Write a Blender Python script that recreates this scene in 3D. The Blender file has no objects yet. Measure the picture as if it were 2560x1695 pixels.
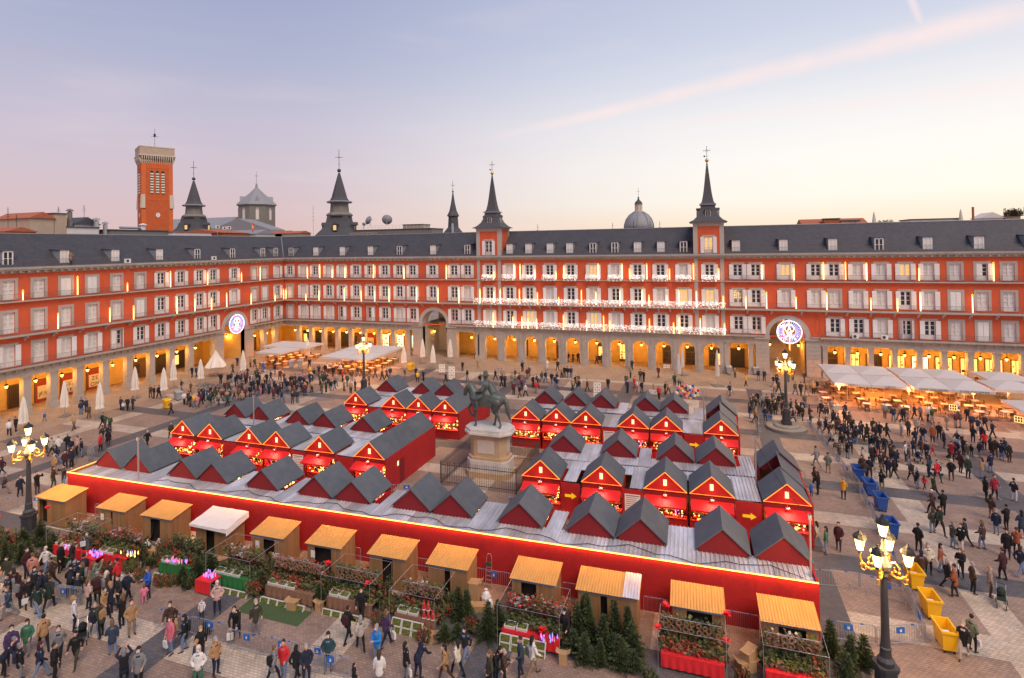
import bpy, bmesh, math, random
from math import pi, sin, cos, radians
from mathutils import Vector, Matrix
random.seed(7)
sc = bpy.context.scene
col = sc.collection

# ------------------------------------------------------------------ camera
cam = bpy.data.cameras.new('camera'); cam_o = bpy.data.objects.new('camera', cam); col.objects.link(cam_o)
cam.sensor_width = 36.0; cam.lens = 1404.47 / 2560 * 36; cam.shift_y = -(847.5 - 596.9) / 2560
cam.clip_start = 0.3; cam.clip_end = 3000
def camera_matrix(yaw, pitch, roll, loc):
    f = Vector((sin(yaw) * cos(pitch), cos(yaw) * cos(pitch), sin(pitch)))
    r = Vector((cos(yaw), -sin(yaw), 0)); u = r.cross(f)
    r2 = r * cos(roll) + u * sin(roll); u2 = u * cos(roll) - r * sin(roll)
    m = Matrix((r2, u2, -f)).transposed().to_4x4(); m.translation = loc
    return m
cam_o.matrix_world = camera_matrix(-0.3302, 0.0121, -0.0153, Vector((82.79, -95.12, 20.68)))
sc.camera = cam_o

# ------------------------------------------------------------------ world: dusk sky
def lin(r, g, b, k=1.0):
    f = lambda c: (c / 12.92 if c <= .04045 else ((c + .055) / 1.055) ** 2.4)
    return (f(r / 255) * k, f(g / 255) * k, f(b / 255) * k, 1)
SUN_AZ = radians(38)          # west-south-west glow, measured from +y towards +x
sc.world = bpy.data.worlds.new('World'); W = sc.world; W.use_nodes = True
nt = W.node_tree; nt.nodes.clear(); N = nt.nodes; LK = nt.links
def nd(tp, **kw):
    n = N.new(tp)
    for k, v in kw.items(): setattr(n, k, v)
    return n
def wmath(op, a, b=None, c=None, clamp=False):
    n = nd('ShaderNodeMath', operation=op); n.use_clamp = clamp
    for i, s in enumerate((a, b, c)):
        if s is None: continue
        if hasattr(s, 'is_linked'): LK.new(s, n.inputs[i])
        else: n.inputs[i].default_value = s
    return n.outputs[0]
tc = nd('ShaderNodeTexCoord'); sep = nd('ShaderNodeSeparateXYZ'); LK.new(tc.outputs['Generated'], sep.inputs[0])
def ramp(stops, fac, interp='LINEAR'):
    n = nd('ShaderNodeValToRGB'); n.color_ramp.interpolation = interp
    e = n.color_ramp.elements
    while len(e) < len(stops): e.new(.5)
    for q, (p, c) in zip(e, stops): q.position = p; q.color = c
    LK.new(fac, n.inputs[0]); return n.outputs[0]
zz = wmath('MAXIMUM', sep.outputs[2], 0.0)
away = ramp([(0, lin(226, 192, 184)), (.05, lin(219, 192, 194)), (.12, lin(211, 195, 206)), (.2, lin(199, 192, 211)), (.3, lin(176, 181, 208)), (.45, lin(155, 164, 200)), (.7, lin(138, 149, 192)), (1, lin(130, 142, 186))], zz)
sunw = ramp([(0, lin(254, 222, 188)), (.03, lin(255, 236, 212)), (.07, lin(255, 250, 238)), (.13, lin(254, 250, 245)), (.2, lin(244, 243, 244)), (.26, lin(225, 228, 238)), (.33, lin(206, 212, 231)), (.5, lin(178, 187, 216)), (.75, lin(150, 160, 198)), (1, lin(140, 150, 190))], zz)
hl = wmath('SQRT', wmath('MAXIMUM', wmath('SUBTRACT', 1.0, wmath('MULTIPLY', sep.outputs[2], sep.outputs[2])), 1e-4))
sd = wmath('DIVIDE', wmath('ADD', wmath('MULTIPLY', sep.outputs[0], sin(SUN_AZ)), wmath('MULTIPLY', sep.outputs[1], cos(SUN_AZ))), hl)
fac = nd('ShaderNodeMapRange', interpolation_type='SMOOTHSTEP'); LK.new(sd, fac.inputs[0])
fac.inputs[1].default_value = 0.10; fac.inputs[2].default_value = 0.92
mixs = nd('ShaderNodeMix', data_type='RGBA'); LK.new(fac.outputs[0], mixs.inputs[0]); LK.new(away, mixs.inputs[6]); LK.new(sunw, mixs.inputs[7])
# soft high cloud and one long contrail, both fixed in sky directions
noi = nd('ShaderNodeTexNoise'); noi.inputs['Scale'].default_value = 3.0; noi.inputs['Detail'].default_value = 5
mp = nd('ShaderNodeMapping'); mp.inputs['Scale'].default_value = (1, 1, 6); LK.new(tc.outputs['Generated'], mp.inputs[0]); LK.new(mp.outputs[0], noi.inputs['Vector'])
fine = nd('ShaderNodeTexNoise'); fine.inputs['Scale'].default_value = 16.0; fine.inputs['Detail'].default_value = 4; LK.new(tc.outputs['Generated'], fine.inputs['Vector'])
def vdot(v):
    n = nd('ShaderNodeVectorMath', operation='DOT_PRODUCT'); LK.new(tc.outputs['Generated'], n.inputs[0]); n.inputs[1].default_value = v; return n.outputs['Value']
M3 = cam_o.matrix_world.to_3x3()
def direction(px, py): return (M3 @ Vector(((px - 1280) / 1404.47, -(py - 596.9) / 1404.47, -1))).normalized()
def streak(a, b, width, strength, start, soft=.25):
    d1, d2 = direction(*a), direction(*b); n = d1.cross(d2).normalized(); t = (d2 - d1 * d1.dot(d2)).normalized()
    ndist = wmath('ADD', vdot(n), wmath('MULTIPLY', wmath('SUBTRACT', noi.outputs[0], .5), width * .7))
    along = vdot(t)
    wd = wmath('ADD', width * .5, wmath('MULTIPLY', wmath('MAXIMUM', along, 0.0), width * 1.3))
    core = wmath('SUBTRACT', 1.0, wmath('DIVIDE', wmath('ABSOLUTE', ndist), wd), clamp=True)
    mr = nd('ShaderNodeMapRange', interpolation_type='SMOOTHSTEP'); LK.new(along, mr.inputs[0]); mr.inputs[1].default_value = start; mr.inputs[2].default_value = start + soft
    pt = nd('ShaderNodeMapRange', interpolation_type='SMOOTHSTEP'); LK.new(core, pt.inputs[0])
    fe = nd('ShaderNodeMapRange'); LK.new(fine.outputs[0], fe.inputs[0]); fe.inputs[1].default_value = .3; fe.inputs[2].default_value = .65; fe.inputs[3].default_value = .45
    return wmath('MULTIPLY', wmath('MULTIPLY', wmath('MULTIPLY', pt.outputs[0], mr.outputs[0]), fe.outputs[0]), strength)
# feathered by a second, finer noise
s1 = streak((1120, 372), (2540, 30), .019, .85, -.02, .35)
s2 = streak((2310, 85), (2272, -20), .014, .75, .0, .03)
s3 = streak((1500, 330), (2300, 240), .02, .35, -.05)
wisp = nd('ShaderNodeMapRange', interpolation_type='SMOOTHSTEP'); LK.new(noi.outputs[0], wisp.inputs[0]); wisp.inputs[1].default_value = .5; wisp.inputs[2].default_value = .8; wisp.inputs[4].default_value = .16
cl = wmath('MAXIMUM', wmath('MAXIMUM', s1, s2), wmath('MAXIMUM', s3, wisp.outputs[0]))
mixc = nd('ShaderNodeMix', data_type='RGBA'); LK.new(cl, mixc.inputs[0]); LK.new(mixs.outputs[2], mixc.inputs[6]); mixc.inputs[7].default_value = lin(254, 233, 231)
sky = nd('ShaderNodeTexSky', sky_type='NISHITA'); sky.sun_disc = False; sky.sun_elevation = radians(2.0); sky.sun_rotation = SUN_AZ; sky.air_density = 1.2; sky.dust_density = 1.5
bg1 = nd('ShaderNodeBackground'); LK.new(mixc.outputs[2], bg1.inputs[0]); bg1.inputs[1].default_value = 0.84
bg2 = nd('ShaderNodeBackground'); LK.new(sky.outputs[0], bg2.inputs[0]); bg2.inputs[1].default_value = 0.006
ad = nd('ShaderNodeAddShader'); LK.new(bg1.outputs[0], ad.inputs[0]); LK.new(bg2.outputs[0], ad.inputs[1])
wo = nd('ShaderNodeOutputWorld'); LK.new(ad.outputs[0], wo.inputs[0])

# ------------------------------------------------------------------ soft fill from behind the camera, added to brighten facades and paving
sun = bpy.data.lights.new('sun', 'SUN'); sun.energy = 2.15; sun.angle = radians(32); sun.color = (1, .80, .63)
fill_sun_o = bpy.data.objects.new('sun', sun); col.objects.link(fill_sun_o)
fill_sun_o.rotation_euler = Vector((-0.45, 0.42, -0.79)).to_track_quat('-Z', 'Y').to_euler()
vs = sc.view_settings; vs.view_transform = 'Standard'; vs.look = 'None'; vs.exposure = 0.25; vs.gamma = 1; vs.use_curve_mapping = False
sc.render.engine = 'CYCLES'; sc.cycles.use_denoising = True; sc.cycles.max_bounces = 5; sc.cycles.diffuse_bounces = 3
sc.cycles.glossy_bounces = 2; sc.cycles.transmission_bounces = 3; sc.cycles.sample_clamp_indirect = 4; sc.cycles.use_light_tree = True

# ------------------------------------------------------------------ materials
MATS = {}
def mat(name, c, rough=.7, var=.12, scale=2.0, bump=0.0, bscale=8.0, metal=0.0, emit=None, es=0.0, objcol=False, rnd=0.0, stretch=None, stain=None, stain_scale=.35, stain_amt=.5, spec=None):
    m = bpy.data.materials.new(name); m.use_nodes = True; t = m.node_tree; n = t.nodes; l = t.links
    b = n['Principled BSDF']; b.inputs['Roughness'].default_value = rough; b.inputs['Metallic'].default_value = metal
    if spec is not None: b.inputs['Specular IOR Level'].default_value = spec
    co = n.new('ShaderNodeTexCoord'); src = co.outputs['Object']
    if stretch:
        mpn = n.new('ShaderNodeMapping'); mpn.inputs['Scale'].default_value = stretch; l.new(src, mpn.inputs[0]); src = mpn.outputs[0]
    no = n.new('ShaderNodeTexNoise'); no.inputs['Scale'].default_value = scale; no.inputs['Detail'].default_value = 6; no.inputs['Roughness'].default_value = .65; l.new(src, no.inputs['Vector'])
    mr = n.new('ShaderNodeMapRange'); l.new(no.outputs[0], mr.inputs[0]); mr.inputs[1].default_value = .25; mr.inputs[2].default_value = .75
    mr.inputs[3].default_value = 1 - var; mr.inputs[4].default_value = 1 + var
    mu = n.new('ShaderNodeMix'); mu.data_type = 'RGBA'; mu.blend_type = 'MULTIPLY'; mu.inputs[0].default_value = 1
    if objcol:
        oi = n.new('ShaderNodeObjectInfo'); l.new(oi.outputs['Color'], mu.inputs[6])
    else: mu.inputs[6].default_value = (*c[:3], 1)
    l.new(mr.outputs[0], mu.inputs[7]); out = mu.outputs[2]
    if rnd:
        oi2 = n.new('ShaderNodeObjectInfo'); r2 = n.new('ShaderNodeMapRange'); l.new(oi2.outputs['Random'], r2.inputs[0]); r2.inputs[3].default_value = 1 - rnd; r2.inputs[4].default_value = 1 + rnd
        m3 = n.new('ShaderNodeMix'); m3.data_type = 'RGBA'; m3.blend_type = 'MULTIPLY'; m3.inputs[0].default_value = 1; l.new(out, m3.inputs[6]); l.new(r2.outputs[0], m3.inputs[7]); out = m3.outputs[2]
        ad_ = n.new('ShaderNodeVectorMath'); ad_.operation = 'ADD'; l.new(src, ad_.inputs[0]); l.new(oi2.outputs['Location'], ad_.inputs[1]); src = ad_.outputs[0]; l.new(src, no.inputs['Vector'])
    if stain:
        n2 = n.new('ShaderNodeTexNoise'); n2.inputs['Scale'].default_value = stain_scale; n2.inputs['Detail'].default_value = 8; n2.inputs['Roughness'].default_value = .7; l.new(src, n2.inputs['Vector'])
        m2 = n.new('ShaderNodeMapRange'); l.new(n2.outputs[0], m2.inputs[0]); m2.inputs[1].default_value = .48; m2.inputs[2].default_value = .72; m2.inputs[4].default_value = stain_amt
        mx = n.new('ShaderNodeMix'); mx.data_type = 'RGBA'; l.new(m2.outputs[0], mx.inputs[0]); l.new(out, mx.inputs[6]); mx.inputs[7].default_value = (*stain[:3], 1); out = mx.outputs[2]
    l.new(out, b.inputs['Base Color'])
    if bump:
        nb = n.new('ShaderNodeTexNoise'); nb.inputs['Scale'].default_value = bscale; nb.inputs['Detail'].default_value = 4; l.new(src, nb.inputs['Vector'])
        bp = n.new('ShaderNodeBump'); bp.inputs['Strength'].default_value = bump; bp.inputs['Distance'].default_value = .05; l.new(nb.outputs[0], bp.inputs['Height']); l.new(bp.outputs[0], b.inputs['Normal'])
    if emit:
        b.inputs['Emission Color'].default_value = (*emit[:3], 1); b.inputs['Emission Strength'].default_value = es
    MATS[name] = m; return m
M = MATS
mat('red_wall', (.63, .108, .040), .85, .12, .8, .15, 20, stain=(.50, .085, .045), stain_scale=.6, stain_amt=.6, stretch=(1, 1, .5))
mat('stone', (.42, .37, .32), .8, .14, 1.5, .25, 6, stain=(.25, .21, .18), stain_scale=.45, stain_amt=.6)
mat('surround', (.44, .39, .35), .8, .08, 2, .1, 9)
mat('white_paint', (.78, .76, .74), .5, .05, 3)
mat('glass', (.035, .04, .05), .08, .2, 1.0)
mat('glass_lit', (.3, .2, .1), .2, .3, 2.0, emit=(1, .58, .18), es=.7)
mat('curtain', (.70, .67, .63), .8, .15, 4, stretch=(8, 8, .6))
mat('iron', (.045, .045, .05), .6, .1)
mat('balcony_iron', (.15, .125, .12), .6, .1)
mat('rail_iron', (.085, .065, .05), .65, .1)
mat('dark_iron', (.02, .022, .025), .55, .1)
mat('lead', (.24, .26, .29), .5, .1)
mat('plaster', (.68, .44, .13), .85, .12, .9, .1, 8, stain=(.42, .29, .13), stain_scale=.6, stain_amt=.5)
mat('ceiling', (.58, .47, .30), .9, .08)
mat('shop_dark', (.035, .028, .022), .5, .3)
mat('shop_red', (.35, .035, .02), .6, .15)
mat('shop_wood', (.14, .07, .03), .6, .2, 3, stretch=(1, 1, .2))
mat('shop_lit', (.8, .62, .35), .6, .5, 5.0, emit=(1, .52, .13), es=1.3)
mat('shop_cool', (.6, .7, .6), .6, .5, 6.0, emit=(1, .9, .6), es=1.2)
mat('graffiti', (.75, .68, .52), .7, .1)
mat('lamp_glass', (.9, .8, .5), .4, 0, emit=(1, .50, .10), es=9)
mat('lamp_glass_street', (.9, .8, .5), .4, 0, emit=(1, .58, .18), es=4.5)
mat('candle_glow', (.9, .8, .6), .4, 0, emit=(1, .50, .16), es=5)
mat('flame_glow', (.9, .6, .1), .4, 0, emit=(1, .45, .03), es=3)
mat('led_white', (.9, .9, .9), .4, 0, emit=(1, .95, .84), es=2.1)
mat('led_blue', (.6, .6, 1), .4, 0, emit=(.32, .40, 1), es=1.5)
mat('led_ring', (.9, .9, 1), .4, 0, emit=(.62, .66, 1), es=1.5)
mat('led_red', (.9, .1, .1), .4, 0, emit=(1, .06, .05), es=1.5)
mat('led_strip', (1, .55, .2), .4, 0, emit=(1, .20, .04), es=5)
mat('led_gable', (1, .5, .1), .4, 0, emit=(1, .15, .012), es=2.6)
mat('stall_red', (.42, .012, .013), .75, .14, 6, .25, 25, stain=(.27, .007, .011), stain_scale=.9, stain_amt=.6, rnd=.05)
mat('stall_red_deep', (.20, .0065, .011), .75, .10, 30, .12, 60)
mat('awning_red', (.68, .012, .014), .65, .06, 3)
mat('stall_roof', (.088, .103, .12), .75, .16, 2, .2, 25, stain=(.15, .155, .165), stain_scale=.7, stain_amt=.5, rnd=.12)
mat('stall_wood', (.42, .22, .075), .7, .2, 5)
mat('cream_window', (.85, .72, .45), .5, .04, emit=(1, .78, .45), es=.8)
mat('galvanised', (.58, .58, .62), .40, .32, 1.4, metal=.25, stretch=(1, .3, 1), stain=(.36, .26, .18), stain_scale=.45, stain_amt=.6, rnd=.22)
mat('paper', (.85, .80, .72), .7, .03)
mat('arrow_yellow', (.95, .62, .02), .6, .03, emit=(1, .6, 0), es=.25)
mat('bronze', (.085, .102, .094), .5, .35, 1.6, .25, 9, metal=.25, stain=(.17, .235, .205), stain_scale=1.2, stain_amt=.7)
mat('pedestal', (.52, .36, .21), .8, .12, 2, .2, 9, stain=(.30, .20, .13), stain_scale=.7)
mat('pedestal_top', (.62, .58, .53), .75, .15, 2, .15, 9, stain=(.25, .36, .31), stain_scale=.8, stain_amt=.6)
mat('hut_wood', (.33, .175, .075), .75, .18, 3, .12, 20, stretch=(6, 6, .5), stain=(.25, .13, .055), stain_scale=1.0, stain_amt=.45, rnd=.14)
mat('hut_roof', (.64, .32, .075), .55, .14, 2.0, .05, 20, stretch=(1, .4, 1), stain=(.46, .25, .08), stain_scale=.8, stain_amt=.45)
mat('tarp', (.72, .68, .64), .7, .08, 2, .3, 3)
mat('canvas', (.74, .68, .60), .85, .06, 2, .1, 6)
mat('canvas_white', (.58, .545, .52), .8, .05, 2)
mat('barrier_steel', (.36, .36, .38), .45, .08, metal=.5)
mat('steel', (.50, .51, .53), .38, .08, metal=.7)
mat('barrier_blue', (.015, .12, .48), .5, .05)
mat('bin_yellow', (.85, .46, .008), .45, .07, 2)
mat('bin_blue', (.02, .085, .34), .45, .07, 2)
mat('bin_grey', (.35, .36, .37), .55, .1)
mat('rubber', (.02, .02, .02), .8, .1)
mat('cardboard', (.45, .27, .13), .85, .1, 3)
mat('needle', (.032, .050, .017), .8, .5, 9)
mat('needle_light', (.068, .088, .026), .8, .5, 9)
mat('moss', (.13, .15, .025), .95, .5, 14, .6, 40)
mat('eucalyptus', (.11, .12, .05), .85, .5, 8)
mat('dry_red', (.30, .055, .025), .85, .5, 8)
mat('silver_leaf', (.42, .40, .36), .6, .4, 12)
mat('wicker', (.23, .12, .07), .8, .4, 15)
mat('poinsettia', (.80, .012, .018), .6, .2, 5)
mat('red_cloth', (.66, .015, .02), .75, .08, 4)
mat('green_cloth', (.02, .16, .035), .8, .12, 4)
mat('green_mat', (.06, .10, .035), .95, .2, 8)
mat('crate', (.72, .70, .67), .6, .06)
mat('plastic_bag', (.75, .73, .72), .35, .1, 4)
mat('skin', (.58, .34, .24), .55, .06)
mat('shoe', (.04, .035, .035), .6, .1)
mat('cloth', (1, 1, 1), .85, .10, 9, .2, 30, objcol=True)
mat('mask', (.82, .84, .86), .7, .02)
for nm, c in dict(black=(.014, .014, .017), navy=(.022, .032, .075), brown=(.12, .062, .04), olive=(.095, .085, .05), maroon=(.12, .022, .03), grey=(.22, .22, .23), white=(.72, .70, .68), red=(.55, .02, .025), denim=(.12, .17, .28), tan=(.40, .26, .14), blue=(.025, .12, .42), pink=(.70, .20, .30), green=(.03, .075, .04), gold=(.8, .45, .05)).items():
    mat('c_' + nm, c, .8, .12, 6)
mat('goods_glow', (1, .7, .3), .4, .3, 9, emit=(1, .50, .10), es=3.5)
mat('goods_pinkglow', (1, .3, .8), .4, .3, 9, emit=(1, .10, .45), es=1.4)
mat('goods_blueglow', (.3, .3, 1), .4, .3, 9, emit=(.14, .20, 1), es=1.6)
mat('brick_tower', (.66, .155, .04), .85, .14, 1.2, .2, 10)
mat('brick_tower_dark', (.54, .115, .032), .85, .14, 1.2, .2, 10)
mat('pale_stone', (.60, .52, .42), .8, .1, 1)
mat('tower_louvre', (.62, .55, .46), .8, .1)
mat('slate_grey', (.07, .072, .082), .7, .14, 2, .2, 8)
mat('slate_pale', (.27, .28, .30), .6, .12, 2)
mat('grey_stone', (.20, .19, .17), .85, .14, 1)
mat('rooftop_white', (.70, .67, .64), .8, .06, 1)
mat('rooftop_beige', (.47, .37, .28), .85, .12, 1)
mat('terracotta', (.42, .13, .06), .85, .2, 3, .3, 12)
mat('gilt', (.75, .42, .08), .35, .1, metal=.8)
mat('flag_cloth', (.75, .05, .03), .8, .05)
mat('balloon', (.9, .2, .35), .25, .1)
mat('facade_beyond', (.60, .42, .20), .8, .15, 1.5)

# lantern glass: glows and lets the lamp inside shine through
for nm, c, es in (('lamp_glass', (1, .50, .10), 3.6), ('lamp_glass_street', (1, .60, .20), 2.3)):
    m_ = M[nm]; t_ = m_.node_tree; t_.nodes.clear(); e_ = t_.nodes.new('ShaderNodeEmission'); e_.inputs[0].default_value = (*c, 1); e_.inputs[1].default_value = es
    tr_ = t_.nodes.new('ShaderNodeBsdfTransparent'); a_ = t_.nodes.new('ShaderNodeAddShader'); o_ = t_.nodes.new('ShaderNodeOutputMaterial'); t_.links.new(e_.outputs[0], a_.inputs[0]); t_.links.new(tr_.outputs[0], a_.inputs[1]); t_.links.new(a_.outputs[0], o_.inputs[0])

# slate roof: courses of small slates, with a faint step of relief
def slate_material(name, c):
    m = bpy.data.materials.new(name); m.use_nodes = True; t = m.node_tree; n = t.nodes; l = t.links
    b = n['Principled BSDF']; b.inputs['Roughness'].default_value = .55
    co = n.new('ShaderNodeTexCoord'); br = n.new('ShaderNodeTexBrick'); l.new(co.outputs['UV'], br.inputs['Vector'])
    br.inputs['Scale'].default_value = 1; br.inputs['Brick Width'].default_value = .35; br.inputs['Row Height'].default_value = .22; br.inputs['Mortar Size'].default_value = .012
    br.inputs['Color1'].default_value = (*c, 1); br.inputs['Color2'].default_value = (c[0] * .72, c[1] * .72, c[2] * .74, 1); br.inputs['Mortar'].default_value = (c[0] * .45, c[1] * .45, c[2] * .45, 1)
    no = n.new('ShaderNodeTexNoise'); no.inputs['Scale'].default_value = .5; no.inputs['Detail'].default_value = 6; l.new(co.outputs['UV'], no.inputs['Vector'])
    mr = n.new('ShaderNodeMapRange'); l.new(no.outputs[0], mr.inputs[0]); mr.inputs[3].default_value = .75; mr.inputs[4].default_value = 1.25
    mu = n.new('ShaderNodeMix'); mu.data_type = 'RGBA'; mu.blend_type = 'MULTIPLY'; mu.inputs[0].default_value = 1; l.new(br.outputs[0], mu.inputs[6]); l.new(mr.outputs[0], mu.inputs[7]); l.new(mu.outputs[2], b.inputs['Base Color'])
    bp = n.new('ShaderNodeBump'); bp.inputs['Strength'].default_value = .4; bp.inputs['Distance'].default_value = .03; l.new(br.outputs['Fac'], bp.inputs['Height']); bp.invert = True; l.new(bp.outputs[0], b.inputs['Normal'])
    M[name] = m
slate_material('slate', (.072, .072, .082))

# square: setts in brown, dark bands and pale bands laid as a grid
def ground_material():
    m = bpy.data.materials.new('paving'); m.use_nodes = True; t = m.node_tree; n = t.nodes; l = t.links
    b = n['Principled BSDF']; b.inputs['Roughness'].default_value = .58
    co = n.new('ShaderNodeTexCoord'); sp = n.new('ShaderNodeSeparateXYZ'); l.new(co.outputs['Object'], sp.inputs[0])
    def mth(op, a, c=None, d=None):
        q = n.new('ShaderNodeMath'); q.operation = op
        for i, s in enumerate((a, c, d)):
            if s is None: continue
            if hasattr(s, 'is_linked'): l.new(s, q.inputs[i])
            else: q.inputs[i].default_value = s
        return q.outputs[0]
    def band(src, centre, period, half):
        d = mth('ABSOLUTE', mth('SUBTRACT', mth('FLOORED_MODULO', mth('ADD', src, period / 2 - centre), period), period / 2))
        return mth('LESS_THAN', d, half)
    X, Y = sp.outputs[0], sp.outputs[1]
    inner = mth('MULTIPLY', mth('LESS_THAN', Y, -9.5), mth('GREATER_THAN', X, 9.0))
    dark = mth('MAXIMUM', band(X, 88.9, 16.75, 1.0), band(Y, -54.0, 12.6, 1.0))
    pale = mth('MAXIMUM', band(X, 97.5, 16.75, .98), band(Y, -47.6, 12.6, .95))
    # stone setts
    mp = n.new('ShaderNodeMapping'); mp.inputs['Rotation'].default_value = (0, 0, 0); l.new(co.outputs['Object'], mp.inputs[0])
    br = n.new('ShaderNodeTexBrick'); l.new(mp.outputs[0], br.inputs['Vector']); br.inputs['Scale'].default_value = 1; br.inputs['Brick Width'].default_value = .24; br.inputs['Row Height'].default_value = .15; br.inputs['Mortar Size'].default_value = .014; br.inputs['Mortar Smooth'].default_value = .6
    br.inputs['Color1'].default_value = (1, 1, 1, 1); br.inputs['Color2'].default_value = (.74, .74, .74, 1); br.inputs['Mortar'].default_value = (.5, .48, .46, 1)
    def mix(f, a, c):
        q = n.new('ShaderNodeMix'); q.data_type = 'RGBA'; l.new(f, q.inputs[0])
        for i, s in ((6, a), (7, c)):
            if hasattr(s, 'is_linked'): l.new(s, q.inputs[i])
            else: q.inputs[i].default_value = (*s, 1)
        return q.outputs[2]
    c1 = mix(mth('MULTIPLY', pale, inner), (.375, .262, .20), (.64, .52, .40))
    c2 = mix(mth('MULTIPLY', dark, inner), c1, (.135, .126, .13))
    c2 = mix(inner, (.43, .32, .24), c2)
    no = n.new('ShaderNodeTexNoise'); no.inputs['Scale'].default_value = .35; no.inputs['Detail'].default_value = 9; no.inputs['Roughness'].default_value = .7; l.new(co.outputs['Object'], no.inputs['Vector'])
    mr = n.new('ShaderNodeMapRange'); l.new(no.outputs[0], mr.inputs[0]); mr.inputs[1].default_value = .3; mr.inputs[2].default_value = .7; mr.inputs[3].default_value = .72; mr.inputs[4].default_value = 1.22
    def mul(a, c):
        q = n.new('ShaderNodeMix'); q.data_type = 'RGBA'; q.blend_type = 'MULTIPLY'; q.inputs[0].default_value = 1; l.new(a, q.inputs[6]); l.new(c, q.inputs[7]); return q.outputs[2]
    l.new(mul(mul(c2, br.outputs[0]), mr.outputs[0]), b.inputs['Base Color'])
    bp = n.new('ShaderNodeBump'); bp.inputs['Strength'].default_value = .55; bp.inputs['Distance'].default_value = .03; bp.invert = True; l.new(br.outputs['Fac'], bp.inputs['Height']); l.new(bp.outputs[0], b.inputs['Normal'])
    rr = n.new('ShaderNodeMapRange'); l.new(no.outputs[0], rr.inputs[0]); rr.inputs[3].default_value = .42; rr.inputs[4].default_value = .75; l.new(rr.outputs[0], b.inputs['Roughness'])
    M['paving'] = m
ground_material()

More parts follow.
